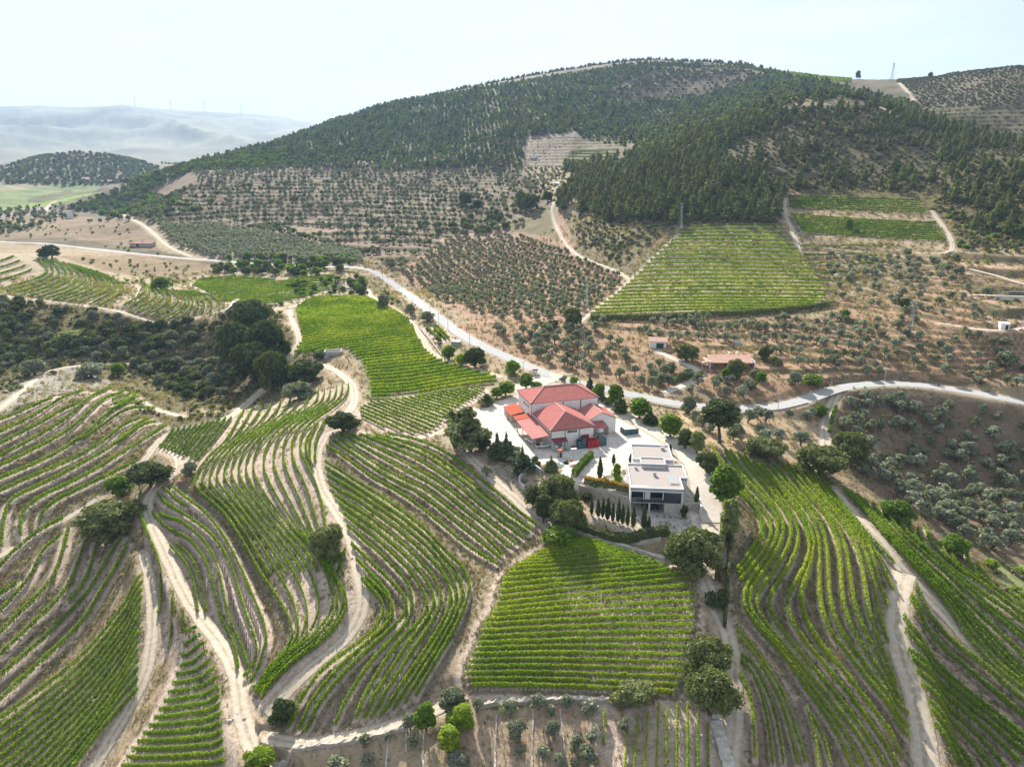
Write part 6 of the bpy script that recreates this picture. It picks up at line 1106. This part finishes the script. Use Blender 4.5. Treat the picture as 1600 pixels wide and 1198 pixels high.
# ---- villa
VA = R(-5); VX, VY = 30.8, 168.0
vl = empty('villa', (VX, VY, 0), VA); tag(vl, 'modern flat-roofed white villa with a glazed front over a garage', 'villa')
TZ = 3.8
def flat(poly, z, parent, par=.38, t=.28, deep=.3):
    n = len(poly); o = MB().add([(x, y, z) for x, y in poly]+[(x, y, z-deep) for x, y in poly], [tuple(range(n)), tuple(range(n, 2*n))[::-1]]+[(i, n+i, n+(i+1) % n, (i+1) % n) for i in range(n)]).build('roof', 'roof_gravel', parent); m = MB()
    for i in range(n):
        a = Vector(poly[i]); b = Vector(poly[(i+1) % n]); d = (b-a).normalized(); nn = Vector((-d.y, d.x)); a2 = a-d*.0; q = [a2, b, b+nn*t, a2+nn*t]
        m.prism([(p.x, p.y, z-.32-.001*i) for p in q], (0, 0, par+.32+.002*i))
    m.build('parapet', 'villa_white', o); return o
flat([(0,0),(13.6,0),(13.6,7),(15.5,7),(15.5,15.5),(0,15.5)], TZ, vl)
MB().box(0, .3, 0, 15.5, -.3, TZ-.33).build('wall', 'villa_white', vl); MB().box(0, .28, -.0, .3, -3.3, -.3).build('column', 'villa_white', vl); MB().box(.3, 15.5, 15.2, 15.5, -.3, TZ-.33).build('wall', 'villa_white', vl); MB().box(13.3, 13.6, .3, 7, -.2, TZ-.33).build('wall', 'villa_white', vl); MB().box(13.6, 15.5, 7, 7.3, -3.2, TZ-.33).build('wall', 'villa_white', vl); MB().box(15.2, 15.5, 7.3, 15.2, -1, TZ-.33).build('wall', 'villa_white', vl)
MB().box(13.1, 13.6, -.02, .3, -3.3, TZ-.33).build('column', 'villa_white', vl); MB().box(.3, 13.1, .0, .3, 3.0, TZ-.33).build('lintel', 'villa_white', vl); MB().box(.3, 13.3, .3, 15.2, -.35, -.05).build('floor_slab', 'villa_white', vl); MB().box(.3, 13.1, 3.2, 3.4, -.05, 3.4).build('back_wall', 'glass_dark', vl)
MB().box(.35, 13.1, .1, .16, -.05, .75).build('balustrade', 'glass_dark', vl)
for x0_, x1_ in ((8.6, 13.0),): g = MB().box(x0_, x1_, .18, .26, .75, 2.98).build('window', 'glass_dark', vl)
for x in (8.35, 3.4): MB().box(x, x+.22, .18, .45, -.05, 3.0).build('mullion', 'villa_white', vl)
MB().box(3.9, 5.2, .9, 1.0, .0, 2.6).build('curtain', 'white_plastic', vl); MB().box(8.9, 13.1, .02, .5, -3.3, -.05).build('stone_front', 'pale_stone', vl); MB().box(4.9, 5.3, .1, .5, -3.3, -.35).build('column', 'villa_white', vl); MB().box(.3, 8.9, 5.2, 5.5, -3.3, -.35).build('garage_wall', 'stone', vl); MB().box(8.9, 9.2, .5, 5.2, -3.3, -.35).build('garage_wall', 'stone', vl)
MB().box(.3, 4.6, .3, 1.2, TZ+.005, TZ+.36).build('roof_upstand', 'villa_white', vl)
flat([(2,18.8),(13.3,18.8),(13.3,29.9),(2,29.9)], TZ, vl); MB().box(2, 13.3, 18.8, 29.9, -.3, TZ-.33).build('wall', 'villa_white', vl); MB().box(3.9, 10.5, 13.6, 18.1, -.2, TZ+.62).build('wall', 'villa_white', vl); flat([(3.8,13.5),(10.6,13.5),(10.6,18.2),(3.8,18.2)], TZ+.95, vl, .3, .22); MB().box(10.6, 12.9, 15.5, 18.8, -.2, 2.9).build('wall', 'dark_void', vl)
for (x, y, s, h) in ((7.0, 8.6, .38, .9), (2.3, 12.6, .32, .6), (11.2, 27.2, .5, .7)): q = MB().box(x-s, x+s, y-s, y+s, TZ, TZ+h).build('chimney', 'concrete', vl); MB().box(x-s-.1, x+s+.1, y-s-.1, y+s+.1, TZ+h, TZ+h+.12).build('cap', 'metal_grey', q)
q = MB().prism([(10.2,3.6,TZ+.35),(12.4,3.6,TZ+.35),(12.4,6.2,TZ+1.5),(10.2,6.2,TZ+1.5)], (0, .02, .1)).build('solar_panel', 'white_plastic', vl); MB().cyl((10.4,6,TZ),(10.4,6,TZ+1.4),.05,k=6).cyl((12.2,6,TZ),(12.2,6,TZ+1.4),.05,k=6).build('frame', 'metal_grey', q)  # panel coloured white to stand for the reflection off its tilt
def vpos(x, y, z): c, s = math.cos(VA), math.sin(VA); return (VX+x*c-y*s, VY+x*s+y*c, z)
vehicle('parked_car', vpos(5.6, 2.5, -3.08), VA+math.pi, 'car_black', 'black car parked in the open garage under the villa', 'car', 'car')
o = MB().box(0, 1.6, 0, .9, 0, .45, .05).box(0, 1.6, .8, .95, .45, .8).build('garden_bench', 'white_plastic'); o.location = vpos(-2.6, 14.5, 0); tag(o, 'white bench on the terrace beside the villa wall', 'bench')
wall_path([(905,765),(912,768),(940,775),(983,787)], 3.15, .5, 'stone', 'retaining_wall', 'stone retaining wall below the orange-topped hedge', 'wall', base=-3.1)
wall_path([(1067,793),(1080,792),(1093,793)], 3.0, .45, 'stone', 'garden_wall', 'short stone wall right of the villa garage', 'wall', base=-3.1)
wall_path([(1093,784),(1095,800)], 2.6, .4, 'villa_white', 'gate_pillar', 'white rendered wall end beside the villa drive', 'wall', base=-2.6)
wall_path([(902,831),(930,840),(960,849),(982,853),(1000,859),(1020,868),(1040,876)], .9, .9, 'pale_stone', 'stone_wall', 'pale curved stone wall above the square vine block', 'wall', jag=.12)
wall_path([(982,847),(1010,848),(1032,846)], .8, .6, 'pale_stone', 'stone_wall', 'short second stone wall just above the curved one', 'wall', jag=.1)
wall_path([(742,1107),(775,1100),(810,1097),(860,1096),(900,1094),(960,1094),(1000,1098)], .8, .8, 'stone', 'dry_stone_wall', 'tumbled dry stone wall at the foot of the square block', 'wall', jag=.3, step=.7)
wall_path([(430,1200),(455,1182),(500,1173),(560,1163),(600,1153),(638,1143)], .9, .7, 'stone', 'dry_stone_wall', 'long curved dry stone wall at the bottom edge', 'wall', jag=.28, step=.7)
wall_path([(1118,1110),(1124,1140),(1132,1170),(1142,1210)], .5, 2.2, 'pale_stone', 'rubble_wall', 'broad rubble bank beside the thin vine rows', 'wall', jag=.35, step=.6)
for i, (pxs, lb) in enumerate([([(776,1118),(774,1160),(773,1210)],'first low stone edging strip right of the yellow-green trees'),([(833,1108),(832,1160),(831,1210)],'second low stone edging strip, between tall and narrow olives'),([(875,1108),(880,1150),(886,1210)],'third low stone edging strip, beside the dark olive'),([(607,1158),(602,1210)],'stone edging below the long curved wall'),([(662,1150),(660,1210)],'stone edging left of the second yellow-green tree'),([(636,1145),(634,1175)],'short stone edging at the end of the curved wall')]): wall_path(pxs, .16, .3, 'pale_stone', 'stone_edging', lb, 'edging', jag=.12, step=.8, group='stone edgings in the bottom strips')
wall_path([(354,492),(362,481),(371,470)], 1.2, 3.0, 'pale_stone', 'stone_platform', 'pale stone platform at the end of the far arched vines', 'platform', jag=.1)
wall_path([(208,473),(214,462),(220,450)], .8, .8, 'pale_stone', 'stone_wall', 'short pale wall between the two arched vine plots', 'wall', jag=.1)
wall_path([(655,512),(672,532),(690,556)], .8, .5, 'stone', 'stone_wall', 'low wall below the three short vine rows', 'wall', jag=.1)
wall_path([(1555,462),(1575,463),(1600,464),(1640,465)], 2.0, .5, 'white_wall', 'long_low_wall', 'long white concrete wall at the right edge', 'wall', base=None)
wall_path([(1566,452),(1600,453),(1640,455)], .4, .4, 'concrete', 'water_channel', 'thin concrete channel above the long white wall', 'channel')
for i, pxs in enumerate([[(470,425),(560,427)], [(300,446),(360,440),(430,436)], [(420,452),(440,440)], [(560,418),(570,424),(620,457),(690,510),(760,548),(800,565)][:0] or [(480,455),(560,452)]]): wall_path(pxs, .9, .5, 'stone', 'field_wall', ['dark field wall under the roadside trees','thin wall across the flat vine field','short wall beside the tree in the flat vine field','wall behind the bright green block'][i], 'wall', jag=.1)
# low parapet of the road on its valley side
wall_path([(1000,628),(1050,638),(1110,646),(1170,648),(1220,644),(1262,634)], .5, .3, 'pale_stone', 'road_parapet', 'low pale parapet along the outer edge of the road', 'parapet', jag=.03)
# hedges
def hedge(px, h, wd, leafs, label, name='hedge', size=.15, per=900, base=None, top=None, cat='hedge'):
    W_ = smooth(resample(w2(px), .6), 3); n = len(W_); s = np.concatenate([[0], np.cumsum(np.hypot(*np.diff(W_, axis=0).T))]); Ln = s[-1]; N_ = int(Ln*per/3); q = rng.uniform(0, Ln, N_); x = np.interp(q, s, W_[:, 0]); y = np.interp(q, s, W_[:, 1])
    d = np.gradient(W_, axis=0); d /= np.maximum(np.hypot(*d.T), 1e-6)[:, None]; nx = np.interp(q, s, -d[:, 1]); ny = np.interp(q, s, d[:, 0]); f = rng.uniform(0, 1, N_); P = np.zeros((N_, 3)); Nn = np.zeros((N_, 3)); z = hgt(x, y) if base is None else np.full(N_, base, float); sd_ = np.where(rng.uniform(0, 1, N_) < .5, -1, 1); tp = f < .34; hh = rng.uniform(.03, 1, N_)*h
    off = np.where(tp, rng.uniform(-.5, .5, N_)*wd, sd_*wd/2+rng.uniform(-.12, .06, N_)); zz = np.where(tp, h+rng.uniform(-.12, .08, N_), hh); P[:, 0] = x+nx*off; P[:, 1] = y+ny*off; P[:, 2] = z+zz+.12*np.sin(q*1.7)
    Nn[:, 0] = np.where(tp, 0, nx*sd_); Nn[:, 1] = np.where(tp, 0, ny*sd_); Nn[:, 2] = np.where(tp, 1, .2); Nn += rng.normal(size=(N_, 3))*.45; V, Fq = leaves(P, Nn, size*rng.uniform(.7, 1.3, N_)); mi = np.where(zz > h*.86, 1, 0).astype(np.int32) if top else None
    e = obj(name, mesh_np(name, V, Fq, [LM[leafs]]+([LM[top]] if top else []), False, mi)); tag(e, label, cat); return e
LM['orange'] = leafmat('orange_leaf', (.42, .17, .02), (.36, .27, .03), .4, .05, .7)
hedge([(913,763),(925,765),(955,770),(983,777)], 2.0, 1.3, 'oak', 'clipped dark hedge with an orange top left of the villa', base=0, top='orange'); hedge([(896,750),(904,738),(914,724),(924,713)], 2.0, 1.4, 'green', 'curved clipped green hedge sloping down from the yard', base=0)
hedge([(704,657),(703,672),(706,686),(712,700)], 1.8, 1.2, 'green', 'short curved hedge at the mouth of the winery track'); hedge([(897,824),(925,834),(960,844),(990,846),(1020,842),(1045,840)], 2.2, 1.8, 'dark', 'long dark ivy hedge along the wire fence below the court')
hedge([(1108,846),(1122,852)], 2.2, 1.8, 'dark', 'short piece of dark hedge right of the large oak'); hedge([(1130,822),(1128,850),(1124,880),(1121,910)], 2.4, 1.2, 'oak', 'tall climbing hedge running down beside the bare strip'); hedge([(1147,825),(1140,870),(1136,915),(1132,980)], 2.0, .5, 'oak', 'thin tall green hedge row right of the bare strip'); hedge([(1050,600),(1062,590),(1080,587),(1098,584)], 1.1, 1.0, 'green', 'low hedge along the farmhouse drive', size=.2, per=420); hedge([(1306,640),(1300,655),(1296,680)], 1.4, .9, 'green', 'narrow green hedge beside the side track', size=.2, per=420)
hedge([(922,500),(1000,499),(1100,494),(1200,489),(1296,478)], 2.4, 2.4, 'oak', 'dark hedge along the foot of the steep terraced plot', size=.3, per=260)
def fence(px, h, step, label):
    W_ = resample(w2(px), step); e = empty('wire_fence', (W_[0][0], W_[0][1], float(hgt(*W_[0])))); tag(e, label, 'fence'); o0 = np.array(e.location); m = MB()
    for i, (x, y) in enumerate(W_): z = float(hgt(x, y)); MB().cyl(Vector((x, y, z-.3))-e.location, Vector((x, y, z+h))-e.location, .05, k=6).build('post', 'galvanised', e)
    for hh in (.5, 1.2, h-.05):
        for i in range(len(W_)-1): a = Vector((*W_[i], float(hgt(*W_[i]))+hh))-e.location; b = Vector((*W_[i+1], float(hgt(*W_[i+1]))+hh))-e.location; m.cyl(a, b, .012, k=4)
    m.build('wire', 'galvanised', e)
fence([(902,829),(925,838),(960,847),(985,849),(1015,847),(1045,844)], 2.4, 3.0, 'tall wire fence with thin posts in front of the ivy hedge'); fence([(1108,848),(1125,856)], 2.4, 3.0, 'end of the wire fence right of the large oak'); 
# ---- other houses
def house(px_l, px_r, depth, h, roofmat, name, label, cat, rz=None, pitch=.35, ov=.4, wall='white_wall', door=None, chim=0, wins=0, mono=False):
    a = np.array(at(*px_l)); b = np.array(at(*px_r)); d = b[:2]-a[:2]; wd = np.hypot(*d); ang = math.atan2(d[1], d[0]); e = empty(name, (a[0], a[1], min(a[2], b[2])), ang); tag(e, label, cat)
    MB().box(0, wd, 0, depth, -1.2, h).build('wall', wall, e); rz_ = h+pitch*depth/2; th = .16
    if mono: MB().prism([(-ov,-ov,h+.02),(wd+ov,-ov,h+.02),(wd+ov,depth+ov,h+pitch),(-ov,depth+ov,h+pitch)], (0,0,th)).build('roof', roofmat, e)
    else:
        MB().prism([(0,0,h),(0,depth/2,rz_),(0,depth,h)], (wd, 0, 0)).build('gable', wall, e); s = pitch*ov; y0, y1 = -ov, depth+ov
        r = MB().add([(-ov,y0,h-s+.03),(wd+ov,y0,h-s+.03),(wd+ov,depth/2,rz_+.03),(-ov,depth/2,rz_+.03),(-ov,y1,h-s+.03),(wd+ov,y1,h-s+.03)]+[(-ov,y0,h-s+.03+th),(wd+ov,y0,h-s+.03+th),(wd+ov,depth/2,rz_+.03+th),(-ov,depth/2,rz_+.03+th),(-ov,y1,h-s+.03+th),(wd+ov,y1,h-s+.03+th)], [(6,7,8,9),(9,8,11,10),(0,3,2,1),(3,4,5,2),(0,1,7,6),(4,10,11,5),(0,6,9,3),(3,9,10,4),(1,2,8,7),(2,5,11,8)]).build('roof', roofmat, e)
        for c in range(chim): x = wd*(.55+.2*c); MB().box(x-.4, x+.4, depth*.62, depth*.62+.7, rz_-.6, rz_+1.0).build('chimney', 'white_wall', r)
    if door: x0, x1, m_ = door; dd = MB().box(wd*x0, wd*x1, -.05, .02, 0, 2.3).build('door', m_, e)
    for i in range(wins): x = wd*(i+.5)/wins; w = MB().box(x-.5, x+.5, -.06, .02, 1.0, 2.1).build('window', 'glass_dark', e); MB().box(x-.6, x+.6, -.1, -.062, .9, 1.0).build('sill', 'concrete', w)
    return e
house((1014,543), (1041,543), 6.5, 3.0, 'tile_pink', 'cottage', 'small white cottage with a pink tiled roof and green doors', 'cottage', door=(.42, .84, 'door_green'))
e = house((1110,576), (1172,575), 10, 3.0, 'tile_pink', 'farmhouse', 'long farmhouse with a pink tiled roof above the road', 'farmhouse', wall='rust_red', chim=2, wins=4, pitch=.32, ov=.9); MB().box(-.3, .02, -.2, 5.6, -1, 3.4).build('end_wall', 'white_wall', e); MB().prism([(-3.4,.5,2.4),(-.35,.5,3.0),(-.35,7,3.0),(-3.4,7,2.4)], (0,0,.14)).build('lean_to_roof', 'tile_pink', e); MB().cyl((-3.2,.7,-.5),(-3.2,.7,2.4),.12).build('post', 'white_wall', e); MB().box(17.8, 18.1, -.5, 5, -1, 3.3).build('end_wall', 'white_wall', e)
x, y, z = at(1152, 536); o = MB().cyl((0,0,-.5),(0,0,.6),1.7,k=28).cyl((0,0,.6),(0,0,.63),1.5,k=28).build('pool', 'pool_blue'); o.location = (x, y, z+.3); tag(o, 'round light blue pool behind the farmhouse', 'pool')
house((1563,514), (1577,514), 3.5, 2.8, 'white_wall', 'pump_house', 'tiny white flat-roofed hut with a dark door at right edge', 'hut', door=(.55, .85, 'dark_void'), mono=True, pitch=.1, ov=.15)
house((527,447), (536,447), 3.5, 2.6, 'tile_pink', 'garden_shed', 'tiny white shed beyond the bright green block', 'shed', pitch=.6); house((705,541), (718,541), 3, 2.2, 'crate_blue', 'garden_shed', 'small blue-grey shed beside the three short vine rows', 'shed', wall='metal_grey', mono=True, pitch=.2, ov=.1)
house((203,385), (238,386), 6, 3.0, 'rust_red', 'ruined_barn', 'low ruined stone barn with a red roof above the far road', 'barn', wall='stone', pitch=.3, door=(.3, .4, 'dark_void')); house((128,283), (142,283), 12, 5, 'tile_pink', 'farm_building', 'left far house at the foot of the small wooded hill', 'house'); house((160,285), (174,286), 10, 4, 'tile_pink', 'farm_building', 'right far house at the foot of the small wooded hill', 'house'); house((1094,103), (1111,104), 10, 5, 'white_wall', 'hilltop_building', 'long white building on top of the big hill', 'building', mono=True, pitch=.2); house((827,247), (836,247), 5, 3, 'white_wall', 'hut', 'white hut beside the pale plot on the wooded hill', 'hut', mono=True, pitch=.1); house((865,289), (876,289), 4, 2.5, 'white_wall', 'hut', 'white hut below the small hillside terraces', 'hut', mono=True, pitch=.1); house((278,757), (301,752), 3.2, 1.7, 'wood', 'stone_hut', 'low brown ruined hut where the tan track forks', 'hut', wall='rust_red', mono=True, pitch=.3, ov=.1)
x, y, z = at(110, 341); e = empty('water_tower', (x, y, z), .2); tag(e, 'white blocky tower beside the straw knoll', 'tower'); MB().box(-3, 3, -2.5, 2.5, -1, 9).build('wall', 'white_wall', e); MB().box(-3.3, 3.3, -2.8, 2.8, 9, 9.6).build('roof', 'concrete', e)
x, y, z = at(520, 556); e = empty('water_tank', (x, y, z), .05); tag(e, 'small open white concrete tank at the head of the curved track', 'water tank'); MB().box(-4, 4, -.2, .2, -1.5, 2.2).box(-4, 4, 3.6, 4, -1.5, 2.2).box(-4, -3.6, .2, 3.6, -1.5, 2.2).box(3.6, 4, .2, 3.6, -1.5, 2.2).build('wall', 'concrete', e); MB().box(-3.6, 3.6, .2, 3.6, 0, 1.4).build('water', 'water_dark', e); MB().box(-3.9, -1.6, -1.4, -.2, -1.5, 1.4).build('step', 'concrete', e)
x, y, z = at(150, 1091); e = empty('stone_well', (x, y, z+.05)); tag(e, 'small round white-rimmed well among the straight vine rows', 'well'); m = MB(); K = 20; V = [(r*math.cos(2*math.pi*k_/K), r*math.sin(2*math.pi*k_/K), h_) for r, h_ in ((1.0,-.3),(1.0,.5),(.7,.5),(.7,-.3)) for k_ in range(K)]; m.add(V, [(i*K+k_, i*K+(k_+1) % K, (i+1)*K+(k_+1) % K, (i+1)*K+k_) for i in range(3) for k_ in range(K)]); m.build('rim', 'white_wall', e); MB().cyl((0,0,-.2),(0,0,.15),.72,k=20).build('water', 'dark_void', e)
# ---- poles, pylons, turbines
def tall(u, v, top, name): x, y, z = at(u, v); _, d = project(np.array([[x, y, z]])); return x, y, z, (v-top)*float(d[0])/F/math.cos(math.atan2(CAMZ-z, math.hypot(x, y)))
def pole(u, v, top, label, arm=1, mat='pole_concrete', r=.13, name='utility_pole', group=None):
    x, y, z, h = tall(u, v, top, 0); e = empty(name, (x, y, z), .3); tag(e, label, 'utility pole', group); MB().cyl((0,0,-.5),(0,0,h),r*1.4,r*.8,8).build('pole', mat, e)
    if arm: MB().box(-.9, .9, -.06, .06, h-.35, h-.22).build('cross_arm', mat, e)
    for s in (-.8, 0, .8): MB().cyl((s,0,h-.22),(s,0,h+.0),.06,k=6).build('insulator', 'steel', e)
    return (x, y, z+h)
P1 = pole(906, 603, 564, 'slim grey mast rising behind the ridge of the winery', r=.16); P2 = pole(916, 486, 437, 'tall concrete pole at the foot of the slanting farm track', r=.22)
for i, (u, v, t) in enumerate([(598,437,421),(623.5,459,442),(644,471,458),(672,490,480),(685.6,505,490),(700,516,499),(734,541,521),(817.5,582,565),(1214.7,643,617),(1382.5,592,563),(187,389,378),(117,381,369),(16,378,367),(203,347,336),(1595,516,494)]):
    pole(u, v, t, ['thin pole at the top of the straight road','second thin pole down the straight road','third thin pole down the straight road','pole at the middle of the straight road','pole beside the two olives on the road bank','pole above the three short vine rows','pole above the dark round tree by the road','pole at the yard end of the straight road','pole on the outer side of the bend near the umbrella pine','pole above the shadowed bend on the right','pole above the straw field at far left','pole under the straw knoll at far left','pole at the left edge beside the far road','pole on the track up to the silvery grove','pole beside the tiny hut at the right edge'][i], r=.1)
e = None
for k_, dx in enumerate((-.8, 0, .8)):
    m = MB(); a = Vector(P1)+Vector((dx, 0, 0)); b = Vector(P2)+Vector((dx, 0, 0)); pr = a
    for i in range(1, 17): t = i/16; q = a.lerp(b, t)-Vector((0, 0, 4*2.5*t*(1-t))); m.cyl(pr, q, .018, k=4); pr = q
    o = m.build('power_line', 'steel'); tag(o, 'thin wire from the winery mast to the tall concrete pole', 'wire', 'wires between mast and pole')
def pylon(u, v, top, label, wb=2.0, r=.06):
    x, y, z, h = tall(u, v, top, 0); e = empty('lattice_tower', (x, y, z), .5); tag(e, label, 'pylon'); m = MB(); n = 9
    for i in range(n):
        z0, z1 = h*i/n, h*(i+1)/n; a = wb*(1-.82*i/n)/2; b = wb*(1-.82*(i+1)/n)/2; A4 = [(-a,-a,z0),(a,-a,z0),(a,a,z0),(-a,a,z0)]; B4 = [(-b,-b,z1),(b,-b,z1),(b,b,z1),(-b,b,z1)]
        for k_ in range(4): m.cyl(A4[k_], B4[k_], r, k=4); m.cyl(A4[k_], B4[(k_+1) % 4], r*.7, k=4); m.cyl(B4[k_], B4[(k_+1) % 4], r*.6, k=4)
    m.build('mast', 'galvanised', e)
    for s, zz in ((h*.13, h*.97), (h*.10, h*.84)): MB().cyl((-s,0,zz),(s,0,zz),r*1.3,k=4).cyl((-s,0,zz),(0,0,zz+.6),r,k=4).cyl((s,0,zz),(0,0,zz+.6),r,k=4).build('cross_arm', 'galvanised', e)
pylon(1421, 520, 471, 'grey lattice tower on the olive slope at right'); pylon(1063, 361, 318, 'lattice tower at the corner of the pine wood', 2.4, .07); pylon(1393, 128, 101, 'faint tall pylon on the skyline', 5, .13)
for u, t, lb in ((214, 151, 'tallest faint wind turbine on the far ridge, leftmost'), (268, 157, 'second faint wind turbine on the far ridge'), (320, 157, 'third faint wind turbine on the far ridge'), (378, 162, 'fourth and smallest wind turbine on the far ridge')):
    d = rays((u, 170))[0]; a = math.atan2(d[0], d[1]); i_ = int(np.interp(a, azs, np.arange(NA))); j_ = int(np.argmax(EL[i_])); x, y, z = GX[i_, j_], GY[i_, j_], HG[i_, j_]; uv, dp = project(np.array([[x, y, z]])); h = (uv[0, 1]-t)*dp[0]/F*.8; e = empty('wind_turbine', (x, y, z), 0); tag(e, lb, 'wind turbine', 'wind turbines on the far ridge'); MB().cyl((0,0,-10),(0,0,h),4.5,3,8).build('tower', 'turbine_white', e); MB().box(-3, 3, -5, 5, h-2, h+3).build('nacelle', 'turbine_white', e)
    for b_ in range(3): t_ = b_*2.094+u; MB().cyl((0,-5,h),(h*.5*math.sin(t_),-5,h+h*.5*math.cos(t_)),2.6,.8,4).build('blade', 'turbine_white', e)
# ---- someone walking along the road, and the sign by the yard
def person(u, v, label):
    x, y, z = at(u, v); J = [(0,0,.95,.14),(0,0,1.2,.15),(0,0,1.42,.13),(0,0,1.55,.06),(0,0,1.68,.10),(0,0,1.76,.08),(.1,0,.9,.1),(.12,.12,.5,.07),(.12,.05,.08,.05),(.12,.2,.04,.04),(-.1,0,.9,.1),(-.12,-.1,.5,.07),(-.12,-.25,.1,.05),(-.12,-.12,.04,.04),(.22,0,1.4,.06),(.27,-.05,1.12,.045),(.26,.08,.88,.035),(-.22,0,1.4,.06),(-.27,.05,1.12,.045),(-.26,.18,.9,.035)]
    Ed = [(0,1),(1,2),(2,3),(3,4),(4,5),(0,6),(6,7),(7,8),(8,9),(0,10),(10,11),(11,12),(12,13),(2,14),(14,15),(15,16),(2,17),(17,18),(18,19)]
    me = bpy.data.meshes.new('person'); me.from_pydata([j[:3] for j in J], Ed, []); o = obj('person', me, None, (x, y, z+.25)); md = o.modifiers.new('skin', 'SKIN'); 
    if not me.skin_vertices: 
        bpy.context.view_layer.objects.active = o
    for i, j in enumerate(J): me.skin_vertices[0].data[i].radius = (j[3], j[3])
    me.skin_vertices[0].data[0].use_root = True; o.modifiers.new('s', 'SUBSURF').levels = 1; me.materials.append(MATS['cloth_dark']); tag(o, label, 'person')
person(1466, 606, 'person in dark clothes walking along the curving road')
x, y, z = at(836, 585); e = empty('road_sign', (x, y, z), .3); tag(e, 'red and white sign board by the road above the yard', 'sign'); MB().cyl((-.9,0,0),(-.9,0,2.2),.05,k=6).build('post', 'galvanised', e); MB().cyl((.9,0,0),(.9,0,2.2),.05,k=6).build('post', 'galvanised', e); MB().box(-1.2, 1.2, -.04, .04, .5, 1.6).build('panel', 'white_plastic', e); MB().box(-1.2, 1.2, -.045, .045, 1.6, 2.2).build('header', 'crate_red', e)
rb = random.Random(5)
for i in range(46):  # loose boulders at the foot of the banks
    u, v = rb.choice([(360,1105),(450,1180),(690,1110),(1120,1130),(575,1000),(780,790),(560,870),(430,900)]); u += rb.uniform(-25, 25); v += rb.uniform(-30, 30); x, y, z = at(u, v); s = rb.uniform(.2, .5); V = []
    bm_ = MB(); K = 7
    for a in range(4):
        for k_ in range(K): t = 2*math.pi*k_/K; r = s*(.7, 1, .85, .35)[a]*rb.uniform(.75, 1.15); V.append((r*math.cos(t), r*math.sin(t), s*(-.3, .1, .55, .85)[a]))
    bm_.add(V, [(a*K+k_, a*K+(k_+1) % K, (a+1)*K+(k_+1) % K, (a+1)*K+k_) for a in range(3) for k_ in range(K)]+[tuple(3*K+k_ for k_ in range(K))]); o = bm_.build('boulder', 'pale_stone'); o.location = (x, y, z); tag(o, 'loose pale rock lying on the ground beside a vineyard bank', 'rock', 'loose rocks beside the banks')
# ------------------------------------------------------------------ the air
m = bpy.data.materials.new('haze'); m.use_nodes = True; nt = m.node_tree; nt.nodes.clear(); pv = N(nt, 'ShaderNodeVolumePrincipled'); pv.inputs['Color'].default_value = (.46, .68, 1, 1); pv.inputs['Density'].default_value = HAZE; pv.inputs['Anisotropy'].default_value = .2; ou = N(nt, 'ShaderNodeOutputMaterial'); nt.links.new(pv.outputs[0], ou.inputs['Volume'])
if HAZE > 0:
    zb = float(HG.min())-1; o = MB().box(-16500, 16500, -400, 16500, zb, float(HG.max())+190).build('haze', m); tag(o, 'pale summer haze filling the valley air', None, None, 'stuff')
